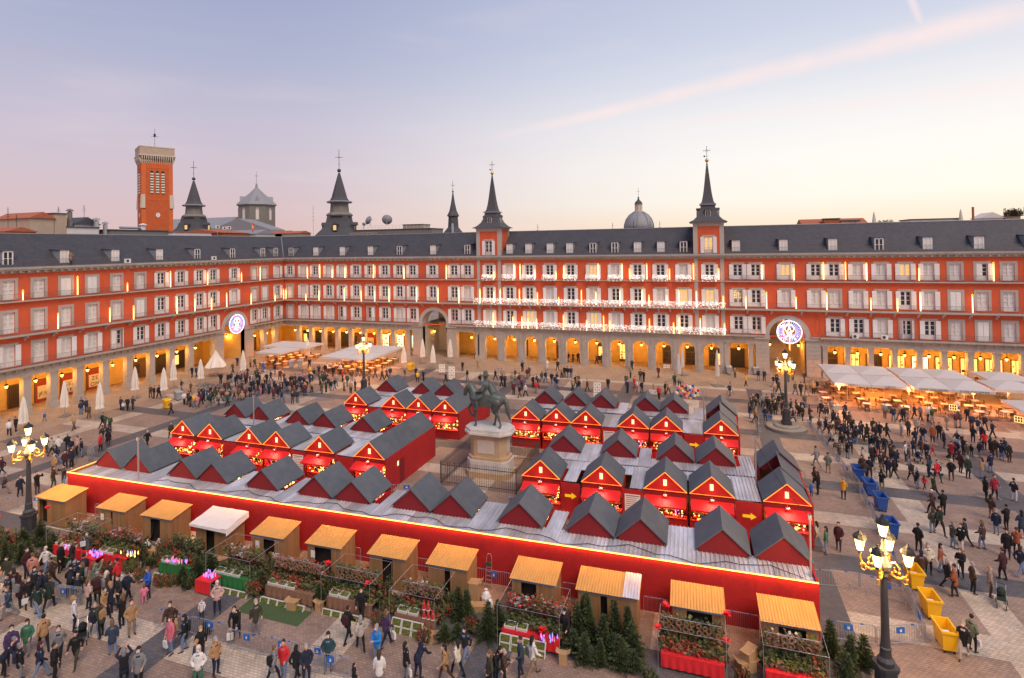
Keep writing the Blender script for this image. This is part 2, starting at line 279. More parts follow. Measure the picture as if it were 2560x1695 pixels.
# ------------------------------------------------------------------ mesh helpers
class MB:
    """collects faces with material slots; build() links them as one mesh object"""
    def __init__(s): s.v = []; s.f = []; s.m = []; s.uv = None
    def add(s, vs, fs, mi=0):
        o = len(s.v); s.v += [tuple(p) for p in vs]; s.f += [tuple(i + o for i in f) for f in fs]; s.m += [mi] * len(fs); return s
    def quad(s, a, b, c, d, mi=0): return s.add((a, b, c, d), ((0, 1, 2, 3),), mi)
    def box(s, x0, x1, y0, y1, z0, z1, mi=0):
        return s.add([(x0, y0, z0), (x1, y0, z0), (x1, y1, z0), (x0, y1, z0), (x0, y0, z1), (x1, y0, z1), (x1, y1, z1), (x0, y1, z1)],
                     [(0, 3, 2, 1), (4, 5, 6, 7), (0, 1, 5, 4), (1, 2, 6, 5), (2, 3, 7, 6), (3, 0, 4, 7)], mi)
    def obox(s, c, size, R=None, mi=0):
        hx, hy, hz = (q / 2 for q in size); R = R or Matrix.Identity(3); c = Vector(c)
        vs = [c + R @ Vector((a * hx, b * hy, d * hz)) for d in (-1, 1) for a, b in ((-1, -1), (1, -1), (1, 1), (-1, 1))]
        return s.add(vs, [(0, 3, 2, 1), (4, 5, 6, 7), (0, 1, 5, 4), (1, 2, 6, 5), (2, 3, 7, 6), (3, 0, 4, 7)], mi)
    def tube(s, path, r, n=6, mi=0, cap=True):
        path = [Vector(p) for p in path]; rs = r if hasattr(r, '__len__') else [r] * len(path); vs = []; fs = []
        ref = None
        for i, p in enumerate(path):
            d = (path[min(i + 1, len(path) - 1)] - path[max(i - 1, 0)])
            d = d.normalized() if d.length > 1e-9 else Vector((0, 0, 1))
            if ref is None: ref = Vector((1, 0, 0)) if abs(d.x) < .8 else Vector((0, 1, 0))
            a = (ref - d * ref.dot(d)); a = a.normalized() if a.length > 1e-6 else Vector((0, 1, 0)); ref = a; b = d.cross(a)
            vs += [p + (a * cos(2 * pi * k / n) + b * sin(2 * pi * k / n)) * rs[i] for k in range(n)]
        for i in range(len(path) - 1):
            for k in range(n): fs.append((i * n + k, i * n + (k + 1) % n, (i + 1) * n + (k + 1) % n, (i + 1) * n + k))
        if cap: fs.append(tuple(range(n))[::-1]); fs.append(tuple((len(path) - 1) * n + k for k in range(n)))
        return s.add(vs, fs, mi)
    def lathe(s, prof, n=16, c=(0, 0, 0), mi=0, ph=0.0, sx=1, sy=1):
        vs = []; fs = []
        for r, z in prof: vs += [(c[0] + sx * r * cos(2 * pi * k / n + ph), c[1] + sy * r * sin(2 * pi * k / n + ph), c[2] + z) for k in range(n)]
        for i in range(len(prof) - 1):
            for k in range(n): fs.append((i * n + k, i * n + (k + 1) % n, (i + 1) * n + (k + 1) % n, (i + 1) * n + k))
        fs.append(tuple(range(n))[::-1]); fs.append(tuple((len(prof) - 1) * n + k for k in range(n)))
        return s.add(vs, fs, mi)
    def prism(s, poly, y0, y1, mi=0, axis='y'):
        n = len(poly); vs = []
        for y in (y0, y1):
            for a, b in poly: vs.append((a, y, b) if axis == 'y' else ((a, b, y) if axis == 'z' else (y, a, b)))
        fs = [tuple(range(n)), tuple(range(2 * n - 1, n - 1, -1))]
        for i in range(n): fs.append((i, n + i, n + (i + 1) % n, (i + 1) % n))
        return s.add(vs, fs, mi)
    def ball(s, c, r, n=8, mi=0, sz=1.0):
        k = max(3, n // 2)
        return s.lathe([(max(r * sin(pi * i / k), 1e-3), -r * cos(pi * i / k) * sz) for i in range(k + 1)], n, c, mi)
    def torus(s, c, R, r, n=14, k=5, mi=0, ax='y'):
        pts = []
        for i in range(n + 1):
            a = 2 * pi * i / n
            pts.append((c[0] + R * cos(a), c[1], c[2] + R * sin(a)) if ax == 'y' else (c[0] + R * cos(a), c[1] + R * sin(a), c[2]))
        return s.tube(pts, r, k, mi, cap=False)
    def mesh(s, name, mats, smooth=False, fixn=True):
        me = bpy.data.meshes.new(name); me.from_pydata(s.v, [], s.f)
        for q in (mats if isinstance(mats, (list, tuple)) else [mats]): me.materials.append(M[q] if isinstance(q, str) else q)
        if isinstance(mats, (list, tuple)) and len(mats) > 1: me.polygons.foreach_set('material_index', s.m)
        if fixn:
            bm = bmesh.new(); bm.from_mesh(me); bmesh.ops.recalc_face_normals(bm, faces=bm.faces[:]); bm.to_mesh(me); bm.free()
        if smooth: me.polygons.foreach_set('use_smooth', [True] * len(me.polygons))
        me.update(); return me
    def build(s, name, mats, parent=None, smooth=False, fixn=True, **kw): return ob(name, s.mesh(name, mats, smooth, fixn), parent, **kw)

def ob(name, data, parent=None, loc=None, rz=0.0, label=None, cat=None, group=None, kind=None, color=None, scale=None, rot=None):
    o = bpy.data.objects.new(name, data); col.objects.link(o)
    if parent is not None: o.parent = parent
    if loc is not None: o.location = loc
    if rot is not None: o.rotation_euler = rot
    elif rz: o.rotation_euler = (0, 0, rz)
    if scale is not None: o.scale = scale if hasattr(scale, '__len__') else (scale,) * 3
    if label: o['label'] = label
    if cat: o['category'] = cat
    if group: o['group'] = group
    if kind: o['kind'] = kind
    if color: o.color = (*color[:3], 1)
    return o
def thing(name, loc=(0, 0, 0), rz=0.0, **kw): return ob(name, None, None, loc, rz, **kw)
def point_light(name, parent, loc, energy, color=(1, .62, .25), r=.12):
    d = bpy.data.lights.new(name, 'POINT'); d.energy = energy; d.color = color; d.shadow_soft_size = r
    return ob(name, d, parent, loc)
_cache = {}
def shared(key, fn):
    if key not in _cache: _cache[key] = fn()
    return _cache[key]
def text_mesh(body, size, mt):
    cu = bpy.data.curves.new('t', 'FONT'); cu.body = body; cu.size = size; cu.extrude = .006; cu.align_x = 'CENTER'; cu.space_character = 1.25
    o = bpy.data.objects.new('t', cu); col.objects.link(o); dg = bpy.context.evaluated_depsgraph_get(); me = bpy.data.meshes.new_from_object(o.evaluated_get(dg)); bpy.data.objects.remove(o); me.materials.clear(); me.materials.append(M[mt]); return me
# ================================================================== THE SETTING
gm = MB(); gm.quad((-900, -900, 0), (900, -900, 0), (900, 900, 0), (-900, 900, 0))
gm.build('ground', 'paving', kind='structure')

EAVE, RIDGE = 18.1, 23.3
SETB = 5.1
ZW = [(6.42, 9.05), (10.62, 13.22), (14.85, 17.2)]      # window openings of the three upper storeys
SL = [6.22, 10.24, 14.54]                               # balcony slab heights
WO = .66                                                # half width of an opening

# ---- shared window pieces (local origin: middle of the opening's sill, outward = -y)
def surround_mesh(h):
    m = MB(); a, b = WO, 1.0
    m.box(-b, -a, -.05, .03, -.02, h + .30); m.box(a, b, -.05, .03, -.02, h + .30); m.box(-a, a, -.048, .03, h, h + .298); m.box(-a - .05, a + .05, -.08, .1, -.08, -.004)
    return m.mesh('window_surround', 'surround')
def casement_mesh(h):
    m = MB()
    m.box(-WO, WO, .13, .20, h - .12, h); m.box(-WO, WO, .131, .20, 0, .62)
    for x in (-WO + .05, -.06, .06, WO - .05): m.box(x - .05, x + .05, .128, .199, .62, h - .12)
    for z in (.62 + (h - .74) * .36, .62 + (h - .74) * .7): m.box(-WO, WO, .133, .19, z - .03, z + .03)
    return m.mesh('casement', 'white_paint')
def pane_mesh(h, k): m = MB(); m.box(-WO + .02, WO - .02, .21, .24, .3, h - .02); return m.mesh('glass_pane', k)
def shutter_mesh(h, w):
    m = MB(); m.box(-w / 2, w / 2, -.03, .03, 0, h)
    n = 11
    for i in range(n):
        z = .12 + (h - .24) * (i + .5) / n
        m.obox((0, -.034, z), (w - .12, .012, (h - .24) / n * .72), Matrix.Rotation(radians(-16), 3, 'X'))
    return m.mesh('shutter', 'white_paint')
def rail_mesh(w, h=.92):
    m = MB(); m.box(-w / 2, w / 2, -.014, .014, h - .03, h); m.box(-w / 2, w / 2, -.012, .012, .07, .10)
    k = int(w / .135)
    for i in range(k + 1):
        x = -w / 2 + w * i / k; m.box(x - .008, x + .008, -.008, .008, .0, h - .02)
    return m.mesh('railing', 'balcony_iron')
def window(root, u, r, state):
    h = ZW[r][1] - ZW[r][0]
    if state == 'c' and random.random() < .65: state = 'v'
    w = ob('window', shared(('sur', r), lambda: surround_mesh(h)), root, (u, 0, ZW[r][0]))
    ob('casement', shared(('cas', r), lambda: casement_mesh(h)), w)
    k = {'l': 'glass_lit', 'w': 'curtain', 'v': 'curtain'}.get(state, 'glass')
    ob('glass_pane', shared(('pane', r, k), lambda: pane_mesh(h, k)), w)
    sh = lambda wd: shared(('shu', r, wd), lambda: shutter_mesh(h, wd))
    if state in 'olw':
        for s in (-1, 1): ob('shutter', sh(.60), w, (s * (WO + .30), -.10, 0), rz=s * random.uniform(-.12, .0))
    elif state == 'c':
        for s in (-1, 1): ob('shutter', sh(.62), w, (s * .325, .02, 0))
    elif state == 'h':
        ob('shutter', sh(.62), w, (-.325, .02, 0)); ob('shutter', sh(.60), w, (WO + .30, -.10, 0))
    elif state == 'a':
        for s in (-1, 1): ob('shutter', sh(.60), w, (s * (WO + .05), -.27, 0), rz=s * radians(62))
    return w

def wall_with_holes(m, u0, u1, z0, z1, holes, depth=.34, arch=None):
    us = {u0, u1}; zs = {z0, z1}
    for a, b, c, d in holes: us |= {a, b}; zs |= {c, d}
    if arch: us |= {arch[0] - arch[1] - .02, arch[0] + arch[1] + .02}; zs |= {arch[2], arch[2] + arch[1] + .02}
    us = sorted(x for x in us if u0 - 1e-6 <= x <= u1 + 1e-6); zs = sorted(zs)
    hs = list(holes) + ([(arch[0] - arch[1] - .02, arch[0] + arch[1] + .02, arch[2], arch[2] + arch[1] + .02)] if arch else [])
    for i in range(len(us) - 1):
        for j in range(len(zs) - 1):
            cu, cz = (us[i] + us[i + 1]) / 2, (zs[j] + zs[j + 1]) / 2
            if any(a < cu < b and c < cz < d for a, b, c, d in hs): continue
            m.quad((us[i], 0, zs[j]), (us[i + 1], 0, zs[j]), (us[i + 1], 0, zs[j + 1]), (us[i], 0, zs[j + 1]))
    for a, b, c, d in holes:
        for p, q in (((a, c), (b, c)), ((b, c), (b, d)), ((b, d), (a, d)), ((a, d), (a, c))):
            m.quad((p[0], 0, p[1]), (q[0], 0, q[1]), (q[0], depth, q[1]), (p[0], depth, p[1]))
    if arch:
        c, R, z = arch; n = 24; top = z + R + .02; e = R + .02
        P = []
        for i in range(n + 1):
            a = pi * i / n; P.append((c + R * cos(a), z + R * sin(a)))
        def edge(i):
            a = pi * i / n; ca, sa = cos(a), sin(a); k = e / max(abs(ca), abs(sa)); return (c + k * ca, z + min(k * sa, e))
        for i in range(n):
            p, q, r_, s_ = P[i], P[i + 1], edge(i + 1), edge(i)
            m.quad((p[0], 0, p[1]), (q[0], 0, q[1]), (r_[0], 0, r_[1]), (s_[0], 0, s_[1]))

def arch_ring(m, c, z, r0, r1, y0, y1, n=24, mi=0):
    for i in range(n):
        a, b = pi * i / n, pi * (i + 1) / n
        pts = [(c + r * cos(t), y, z + r * sin(t)) for r, t in ((r0, a), (r0, b), (r1, b), (r1, a)) for y in (y0, y1)]
        m.add(pts, [(0, 2, 4, 6), (1, 7, 5, 3), (0, 1, 3, 2), (4, 5, 7, 6), (2, 3, 5, 4), (0, 6, 7, 1)], mi)

LANTERN = None
def lantern_meshes():
    b = MB(); b.tube([(0, 0, .62), (0, 0, .95)], .02, 5); b.lathe([(.05, .62), (.17, .52), (.26, .40), (.27, .36)], 8); b.lathe([(.06, -.06), (.11, 0), (.12, .03)], 8)
    for k in range(4):
        a = 2 * pi * k / 4 + .4; b.tube([(.115 * cos(a), .115 * sin(a), .02), (.245 * cos(a), .245 * sin(a), .37)], .014, 4)
    g_ = MB(); g_.lathe([(.10, .03), (.15, .15), (.225, .35)], 8)
    return b.mesh('lantern_frame', 'dark_iron'), g_.mesh('lantern_glass', 'lamp_glass')
LANTERN = lantern_meshes()
def arcade_lantern(root, u, y=1.15, z=3.55, power=270):
    o = ob('arcade_lantern', LANTERN[0], root, (u, y, z)); ob('lantern_glass', LANTERN[1], o)
    point_light('lantern_light', o, (0, 0, .2), power, (1, .44, .06), .2)
    m = shared('rod%0.2f' % z, lambda: MB().tube([(0, 0, .9), (0, 0, 5.28 - z)], .015, 4).mesh('hanger', 'dark_iron')); ob('hanger', m, o)

def pier_mesh(w, d=.85, h=4.88):
    m = MB(); a = w / 2
    m.box(-a - .09, a + .09, -.09, d + .05, 0, .75); m.box(-a, a, 0, d, .75, h - .36); m.box(-a - .06, a + .06, -.06, d + .03, h - .36, h - .2); m.box(-a - .10, a + .10, -.10, d + .06, h - .2, h)
    return m.mesh('pier', 'stone')
SHOP_BITS = ['dark', 'red', 'wood', 'lit', 'cool', 'plain', 'iron']
def shopfront(root, u, w, kind):
    """flat front set against the arcade's back wall at y = 5"""
    m = MB(); mats = ['shop_wood', 'shop_dark', 'shop_red', 'shop_lit', 'shop_cool', 'graffiti', 'c_navy', 'c_gold', 'paper']
    y = 4.92
    if kind == 'plain': return
    h = 3.0
    m.box(-w / 2 - .1, -w / 2, y - .06, 5.0, 0, h + .15, 0); m.box(w / 2, w / 2 + .1, y - .06, 5.0, 0, h + .15, 0); m.box(-w / 2, w / 2, y - .058, 5.0, h, h + .14, 0)
    if kind in ('lit', 'cool'):
        k = 3 if kind == 'lit' else 4
        m.box(-w / 2, w / 2, y + .02, 4.99, .45, h, k); m.box(-w / 2, w / 2, y, 4.985, 0, .45, 0)
        for i in range(1, 4): x = -w / 2 + w * i / 4; m.box(x - .03, x + .03, y - .03, y + .03, .45, h, 1)
        for i in range(14):
            x = random.uniform(-w / 2 + .1, w / 2 - .3); z = random.choice((.5, 1.0, 1.5, 2.0)); m.box(x, x + random.uniform(.1, .3), y - .02, y + .015, z, z + random.uniform(.15, .4), random.choice((1, 2, 0, 8, 7)))
    elif kind == 'door':
        m.box(-w / 2, w / 2, y + .0, 4.99, 0, h, 0)
        for s in (-1, 1):
            m.box(min(s * .06, s * (w / 2 - .08)), max(s * .06, s * (w / 2 - .08)), y - .03, y + .01, .25, h - .9, 3 if random.random() < .25 else 7 if False else 1)
            m.box(min(s * .12, s * (w / 2 - .14)), max(s * .12, s * (w / 2 - .14)), y - .05, y - .02, 1.0, 1.1, 0)
        m.box(-w / 2 + .08, w / 2 - .08, y - .03, y + .01, h - .75, h - .1, 1)
    elif kind in ('red', 'graffiti'):
        m.box(-w / 2, w / 2, y + .0, 4.99, 0, h, 2)
        for i in range(16): z = .2 + i * .17; m.box(-w / 2, w / 2, y - .012, y, z, z + .02, 2)
        m.box(-w / 2 + .25, w / 2 - .35, y - .03, y - .013, .4, 2.2, 5)
        cl_ = 6 if kind == 'graffiti' else 1
        rq = random.Random(int(u * 7))
        if kind == 'red':
            for q in range(4):
                cx, cz = -w / 2 + .5 + .32 * q, rq.uniform(.8, 1.8); pts = [(cx + rq.uniform(-.22, .22), y - .045, cz + .45 * sin(i * 1.3) * rq.uniform(.4, 1)) for i in range(6)]
                m.tube(pts, .03, 4, 1)
    elif kind == 'iron':
        m.box(-w / 2, w / 2, y + .0, 4.99, 0, h, 1)
        for i in range(9): x = -w / 2 + w * i / 8; m.box(x - .015, x + .015, y - .03, y, .1, h - .1, 0)
    else: m.box(-w / 2, w / 2, y, 4.99, 0, h, 1 if kind == 'dark' else 0); m.box(-w / 2 + .1, -.1, y - .03, y, .8, 2.4, 3 if random.random() < .4 else 1)
    fr = m.build('shopfront', mats, root, loc=(u, 0, 0))
    if kind == 'graffiti':
        for tx, zt in (('ZE', 1.38), ('ON', .52)): ob('graffiti', text_mesh(tx if abs(u + 35) < 1 else {'ZE': 'GSZ', 'ON': 'AK'}[tx], .8, 'c_black' if abs(u + 35) < 1 else 'c_blue'), fr, (-.05, y - .05, zt), rot=(pi / 2, 0, 0), scale=(.9, 1, 1))

DECO = None
def gate(root, c, kind, R=2.55, z=6.2):
    """tall stone gateway: block-built jambs, ring of stone, vaulted passage"""
    g_ = MB()
    for s in (-1, 1):
        a, b = sorted((c + s * R, c + s * (R + 2.0)))
        g_.box(a, b, .06, 1.2, 0, z - .02)
    g_.build('gate_jamb', 'stone', root)
    # individual blocks proud of the jambs
    for s in (-1, 1):
        zc = .12; row = 0
        while zc < z - .75:
            hh = .62 if row else .80
            xs = [R + .02, R + .92, R + 1.98] if row % 2 else [R + .02, R + 1.25, R + 1.98]
            for i in range(2):
                a, b = sorted((c + s * (xs[i] + .012), c + s * (xs[i + 1] - .012)))
                w_ = round(b - a, 2); k = ('blk', w_, hh)
                me = shared(k, lambda: MB().box(-w_ / 2, w_ / 2, -.02 - .02 * (w_ % .3), .1, .012, hh - .012).mesh('stone_block', 'stone'))
                ob('stone_block', me, root, ((a + b) / 2, random.uniform(-.012, .012), zc))
            zc += hh; row += 1
    cm = MB(); 
    for s in (-1, 1):
        a, b = sorted((c + s * (R - .14), c + s * (R + 2.1))); cm.box(a, b, -.2, 1.2, z - .62, z - .30); cm.box(a + .06, b - .06, -.12, 1.2, z - .30, z + .0)
    cm.build('gate_cornice', 'stone', root)
    rg = MB(); arch_ring(rg, c, z, R - .02, R + .62, -.10, .5)
    rg.build('gate_arch', 'surround', root)
    ln = 15.0 if kind == 'street' else 7.0
    iv = MB()
    for s in (-1, 1): iv.quad((c + s * R, .3, 0), (c + s * R, ln, 0), (c + s * R, ln, z), (c + s * R, .3, z))
    n = 18
    for i in range(n):
        a, b = pi * i / n, pi * (i + 1) / n
        iv.quad((c + R * cos(a), .3, z + R * sin(a)), (c + R * cos(b), .3, z + R * sin(b)), (c + R * cos(b), ln * .35, z + R * sin(b)), (c + R * cos(a), ln * .35, z + R * sin(a)))
    iv.build('passage_wall', 'pale_stone' if kind == 'closed' else 'plaster', root, fixn=False)
    if kind == 'closed':
        bk = MB(); bk.box(c - R, c + R, ln, ln + .3, 0, z + R); bk.build('passage_end_wall', 'pale_stone', root)
        d = MB(); d.box(c + .5, c + 2.0, ln - .1, ln + .02, 0, 3.2); d.box(c - .9, c + .0, ln - .09, ln + .02, 3.6, 6.2); d.box(c + .4, c + 1.6, ln - .09, ln + .02, 4.4, 6.2); d.build('passage_door', 'shop_dark', root)
        bl = MB(); bl.box(c - R + .1, c + R - .1, ln * .45, ln, z + .0, z + .12); bl.build('passage_balcony', 'iron', root)
        ob('balcony_rail', rail_mesh(2 * R - .4), root, (c, ln * .46, z + .12))
    else:
        # the lane beyond: plastered house fronts, lit windows, a far wall
        bk = MB(); bk.box(c - 14, c + 10, 44, 45, 0, 14); bk.box(c - R - 3.0, c - R - 2.6, ln, 44, 0, 13); bk.box(c + R + .0, c + R + .4, ln, 44, 0, 13)
        bk.build('lane_house_wall', 'facade_beyond', root)
        wm = MB()
        for i in range(6):
            y = ln + 2 + i * 4
            for zz_ in (1.0, 5.0, 8.4):
                wm.box(c - R - 2.6, c - R - 2.52, y, y + 1.3, zz_, zz_ + 2.1, i % 2); wm.box(c + R - .08, c + R, y, y + 1.3, zz_, zz_ + 2.1, (i + 1) % 2)
        wm.build('lane_window', ['glass', 'shop_lit'], root)
        for i in range(4):
            o = ob('lane_lantern', LANTERN[0], root, (c + (-R - 2.1 if i % 2 else R - .4), ln + 2.0 + 4.5 * i, 3.9)); ob('lantern_glass', LANTERN[1], o); point_light('lantern_light', o, (0, 0, .2), 350, (1, .46, .08), .2)
    for s in (-1, 1):
        o = ob('arcade_lantern', LANTERN[0], root, (c + s * (R - .45), 4.2, 3.9)); ob('lantern_glass', LANTERN[1], o); point_light('lantern_light', o, (0, 0, .2), 260 if kind != 'closed' else 40, (1, .46, .08), .2)

def dormer_mesh():
    m = MB(); w = .58; z0, z1 = 0, 1.95
    m.box(-w, w, 0, 1.75, z0, z1 - .05, 0)                                  # cheeks and body
    m.add([(-w - .14, -.16, z1), (w + .14, -.16, z1), (w + .14, 2.0, z1 + .12), (-w - .14, 2.0, z1 + .12), (-w - .14, -.16, z1 - .07), (w + .14, -.16, z1 - .07), (w + .14, 2.0, z1 + .02), (-w - .14, 2.0, z1 + .02)],
          [(0, 1, 2, 3), (4, 7, 6, 5), (0, 4, 5, 1), (1, 5, 6, 2), (3, 2, 6, 7), (0, 3, 7, 4)], 1)
    return m.mesh('dormer', ['lead', 'slate_grey'])
def dormer_frame_mesh():
    m = MB(); w = .50
    m.box(-w, w, -.07, .0, .05, .25); m.box(-w, w, -.07, .0, 1.72, 1.86)
    for x in (-w + .05, 0, w - .05): m.box(x - .06, x + .06, -.069, .0, .25, 1.72)
    m.box(-w, w, -.065, -.004, .95, 1.0); return m.mesh('dormer_window', 'white_paint')
def dormer(root, u, kind='glass'):
    o = ob('dormer', shared('dor', dormer_mesh), root, (u, .95, 18.95), scale=(1.12, 1, 1.08))
    f = ob('dormer_window', shared('dorf', dormer_frame_mesh), o)
    k = kind
    ob('glass_pane', shared(('dorp', k), lambda: MB().box(-.45, .45, -.03, -.01, .2, 1.75).mesh('glass_pane', k)), f)

def wing(root, u0, u1, cols, states, piers, opening_kinds, gatepos=None, gatekind=None, pier_w=.72, dormers=(), roof_l=0.0, roof_r=0.0, lantern_u=(), rail_gap=()):
    holes = []; nw = []
    for i, u in enumerate(cols):
        for r in range(3):
            if r == 0 and gatepos is not None and abs(u - gatepos) < 4.2: continue
            holes.append((u - WO, u + WO, *ZW[r])); nw.append((u, r, states[2 - r][i]))
    m = MB(); wall_with_holes(m, u0, u1, 6.0, EAVE, holes, arch=(gatepos, 3.1, 6.2) if gatepos is not None else None)
    if gatepos is not None:
        for s in (-1, 1):      # sunk panels beside the arch
            x = gatepos + s * 4.15; m.box(x - .32, x - .26, -.05, .01, 6.9, 8.9); m.box(x + .26, x + .32, -.05, .01, 6.9, 8.9); m.box(x - .26, x + .26, -.049, .01, 8.84, 8.9); m.box(x - .26, x + .26, -.049, .01, 6.9, 6.96)
    m.build('wall', 'red_wall', root, fixn=False)
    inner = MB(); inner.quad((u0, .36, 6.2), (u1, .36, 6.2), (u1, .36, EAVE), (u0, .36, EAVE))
    if gatepos is None: inner.build('room_dark', 'shop_dark', root)  # dark sheet standing in for the shade of unlit rooms
    for u, r, s in nw: window(root, u, r, s)
    # eaves
    c = MB(); c.box(u0, u1, -.55, .5, 18.42, 18.62); c.box(u0, u1, -.66, .5, 18.62, 18.84); c.box(u0, u1, -.12, .3, 18.1, 18.42)
    c.build('cornice', 'stone', root)
    k = int((u1 - u0) / .95); cm = MB()
    for i in range(k):
        x = u0 + (i + .5) * (u1 - u0) / k; cm.box(x - .13, x + .13, -.5, -.12, 18.2, 18.418)
    cm.build('cornice_bracket', 'stone', root, kind='stuff')
    # slabs, brackets, railings
    sl = MB(); sl.box(u0, u1, -.42, .0, SL[2] - .10, SL[2] + .06); sl.build('upper_balcony_slab', 'surround', root)
    sl = MB(); sl.box(u0, u1, -.78, .0, SL[1] - .14, SL[1] + .06); sl.box(u0, u1, -.55, .0, SL[1] - .24, SL[1] - .14); sl.build('balcony_slab', 'surround', root)
    x = u0 + 1.6; bk = shared('bracket', lambda: MB().prism([(-.7, -.24), (0, -.24), (0, -.78), (-.12, -.78), (-.22, -.5), (-.7, -.36)], -.13, .13, axis='x').mesh('bracket', 'surround'))
    mids = sorted([(a + b) / 2 for a, b in zip(cols, cols[1:])])
    for q in mids: ob('bracket', bk, root, (q, 0, SL[1] + .0))
    def rails(z, y, a, b, step=3.0):
        n = max(1, round((b - a) / step)); w = (b - a) / n; me = shared(('rail', round(w, 2)), lambda: rail_mesh(w))
        for i in range(n): ob('railing', me, root, (a + (i + .5) * w, y, z))
    for r, y in ((2, -.39), (1, -.74)):
        a = u0
        rails(SL[r] + .06, y, u0 + .02, u1 - .02)
    ent = MB()
    segs = [(u0, u1)] if gatepos is None else [(u0, gatepos - 4.5), (gatepos + 4.5, u1)]
    for a, b in segs:
        ent.box(a, b, -.02, .9, 4.88, 5.86); ent.box(a, b, -.55, .9, 5.98, 6.20); ent.box(a, b, -.32, .9, 5.86, 5.98)
        rails(6.2, -.5, a + .05, b - .05)
    ent.build('entablature', 'stone', root)
    db = MB()
    for a, b in segs:
        for i in range(int((b - a) / 1.05)): xx = a + .5 + i * 1.05; db.box(xx - .11, xx + .11, -.28, -.02, 5.55, 5.858)
    db.build('entablature_bracket', 'stone', root, kind='stuff')
    if gatepos is not None:
        for s in (-1, 1):
            a, b = sorted((gatepos + s * 3.2, gatepos + s * 4.5)); MB().box(a, b, -.3, .5, 6.0, 6.2).build('gate_cornice', 'stone', root)
        gate(root, gatepos, gatekind)
    pm = shared(('pier', pier_w), lambda: pier_mesh(pier_w))
    for u in piers: ob('pier', pm, root, (u, 0, 0))
    # arcade: back wall, ceiling
    a = MB(); segs = [(u0 - 5.0 * roof_l, u1 + 5.0 * roof_r)] if gatepos is None else [(u0 - 5.0 * roof_l, gatepos - 2.57), (gatepos + 2.57, u1 + 5.0 * roof_r)]
    for p, q in segs: a.quad((p, 5.0, 0), (q, 5.0, 0), (q, 5.0, 5.3), (p, 5.0, 5.3))
    a.build('arcade_wall', 'plaster', root, fixn=False)
    a = MB()
    for p, q in segs: a.quad((p, .8, 5.28), (q, .8, 5.28), (q, 5.0, 5.28), (p, 5.0, 5.28))
    a.build('arcade_ceiling', 'ceiling', root, fixn=False)
    for i, (u, k) in enumerate(opening_kinds):
        shopfront(root, u, 2.0 if k != 'graffiti' else 2.3, k); arcade_lantern(root, u)
    # roof
    e0, e1 = 18.86, RIDGE; rm = MB()
    A = [(u0 - .5 * roof_l, .5, e0), (u1 + .5 * roof_r, .5, e0), (u1 + SETB * roof_r, SETB, e1), (u0 - SETB * roof_l, SETB, e1), (u1 + SETB * roof_r, 10.2, e0), (u0 - SETB * roof_l, 10.2, e0)]
    rm.add(A, [(0, 1, 2, 3), (3, 2, 4, 5)])
    me = rm.mesh('roof', 'slate', fixn=False); uvl = me.uv_layers.new(name='UV')
    sl_ = math.hypot(SETB - .5, e1 - e0)
    for p in me.polygons:
        for li in p.loop_indices:
            v = me.vertices[me.loops[li].vertex_index].co; uvl.data[li].uv = (v.x, (v.z - e0) / (e1 - e0) * sl_ + (0 if p.index == 0 else 9))
    roof = ob('roof', me, root)
    MB().tube([(u0 - SETB * roof_l, SETB, e1 + .03), (u1 + SETB * roof_r, SETB, e1 + .03)], .09, 6).build('ridge', 'lead', roof)
    MB().box(u0 - .3 * roof_l, u1 + .3 * roof_r, -.5, .52, 18.84, 18.9).build('gutter', 'lead', roof)
    for d in dormers: dormer(root, d, random.choice(['glass', 'curtain', 'curtain', 'glass']))
    rails(18.9, .0, u0 + .05, u1 - .05)

# ---- east range (left in the picture); local x runs along world +y
east = thing('arcaded_building', rz=pi / 2, label='red four storey arcaded range with the steep perspective, beside the square brick church tower', cat='building', group='ranges around the square')
ce = [-52.2, -48.84, -45.44, -42.15, -38.66, -35.13, -31.44, -27.92, -24.3, -20.65, -17.79, -13.12, -8.15, -5.46, -1.95]
se = ['ccccccc' + 'oooooccw', 'vccccccoooowcco', 'wwcwwaooooooooo']
wing(east, -56, 0, ce, se, [-53.8, -50.3, -46.8, -43.65, -40.35, -36.75, -33.2, -29.5, -26.0, -22.4, -5.4, -2.3],
     [(-52, 'dark'), (-48.5, 'dark'), (-45.2, 'iron'), (-42, 'red'), (-38.6, 'graffiti'), (-35, 'graffiti'), (-31.4, 'plain'), (-27.8, 'wood'), (-24.2, 'iron'), (-20.6, 'dark'), (-7, 'red'), (-3.8, 'wood')],
     -13.0, 'lane', .9, [-48.4, -41.7, -34.64, -27.41, -20.22, -12.51, -4.89, -1.27], 0, 1)
# ---- south range, left wing
swl = thing('arcaded_building', label='red four storey arcaded range between the inner corner and the left spired pavilion', cat='building', group='ranges around the square')
cs = [1.51, 4.89, 7.84, 11.1, 14.25, 17.52, 20.78, 24.0, 27.22, 30.08, 34.3, 38.74, 41.46]
ss = ['owowwoooooooo', 'cwoooooooooowc'[:13], 'cwwwaoaowoooo']
wing(swl, 0, 43.3, cs, ss, [3.25, 6.45, 9.5, 12.8, 15.95, 18.95, 22.5, 25.7, 28.9, 43.2],
     [(1.7, 'dark'), (4.85, 'dark'), (8, 'wood'), (11.1, 'dark'), (14.3, 'wood'), (17.5, 'red'), (20.7, 'cool'), (24.1, 'cool'), (27.3, 'cool'), (41.6, 'plain')],
     34.5, 'closed', .72, [1.06, 7.27, 13.68, 20.25, 26.77, 33.99, 41.08], 1, 0)
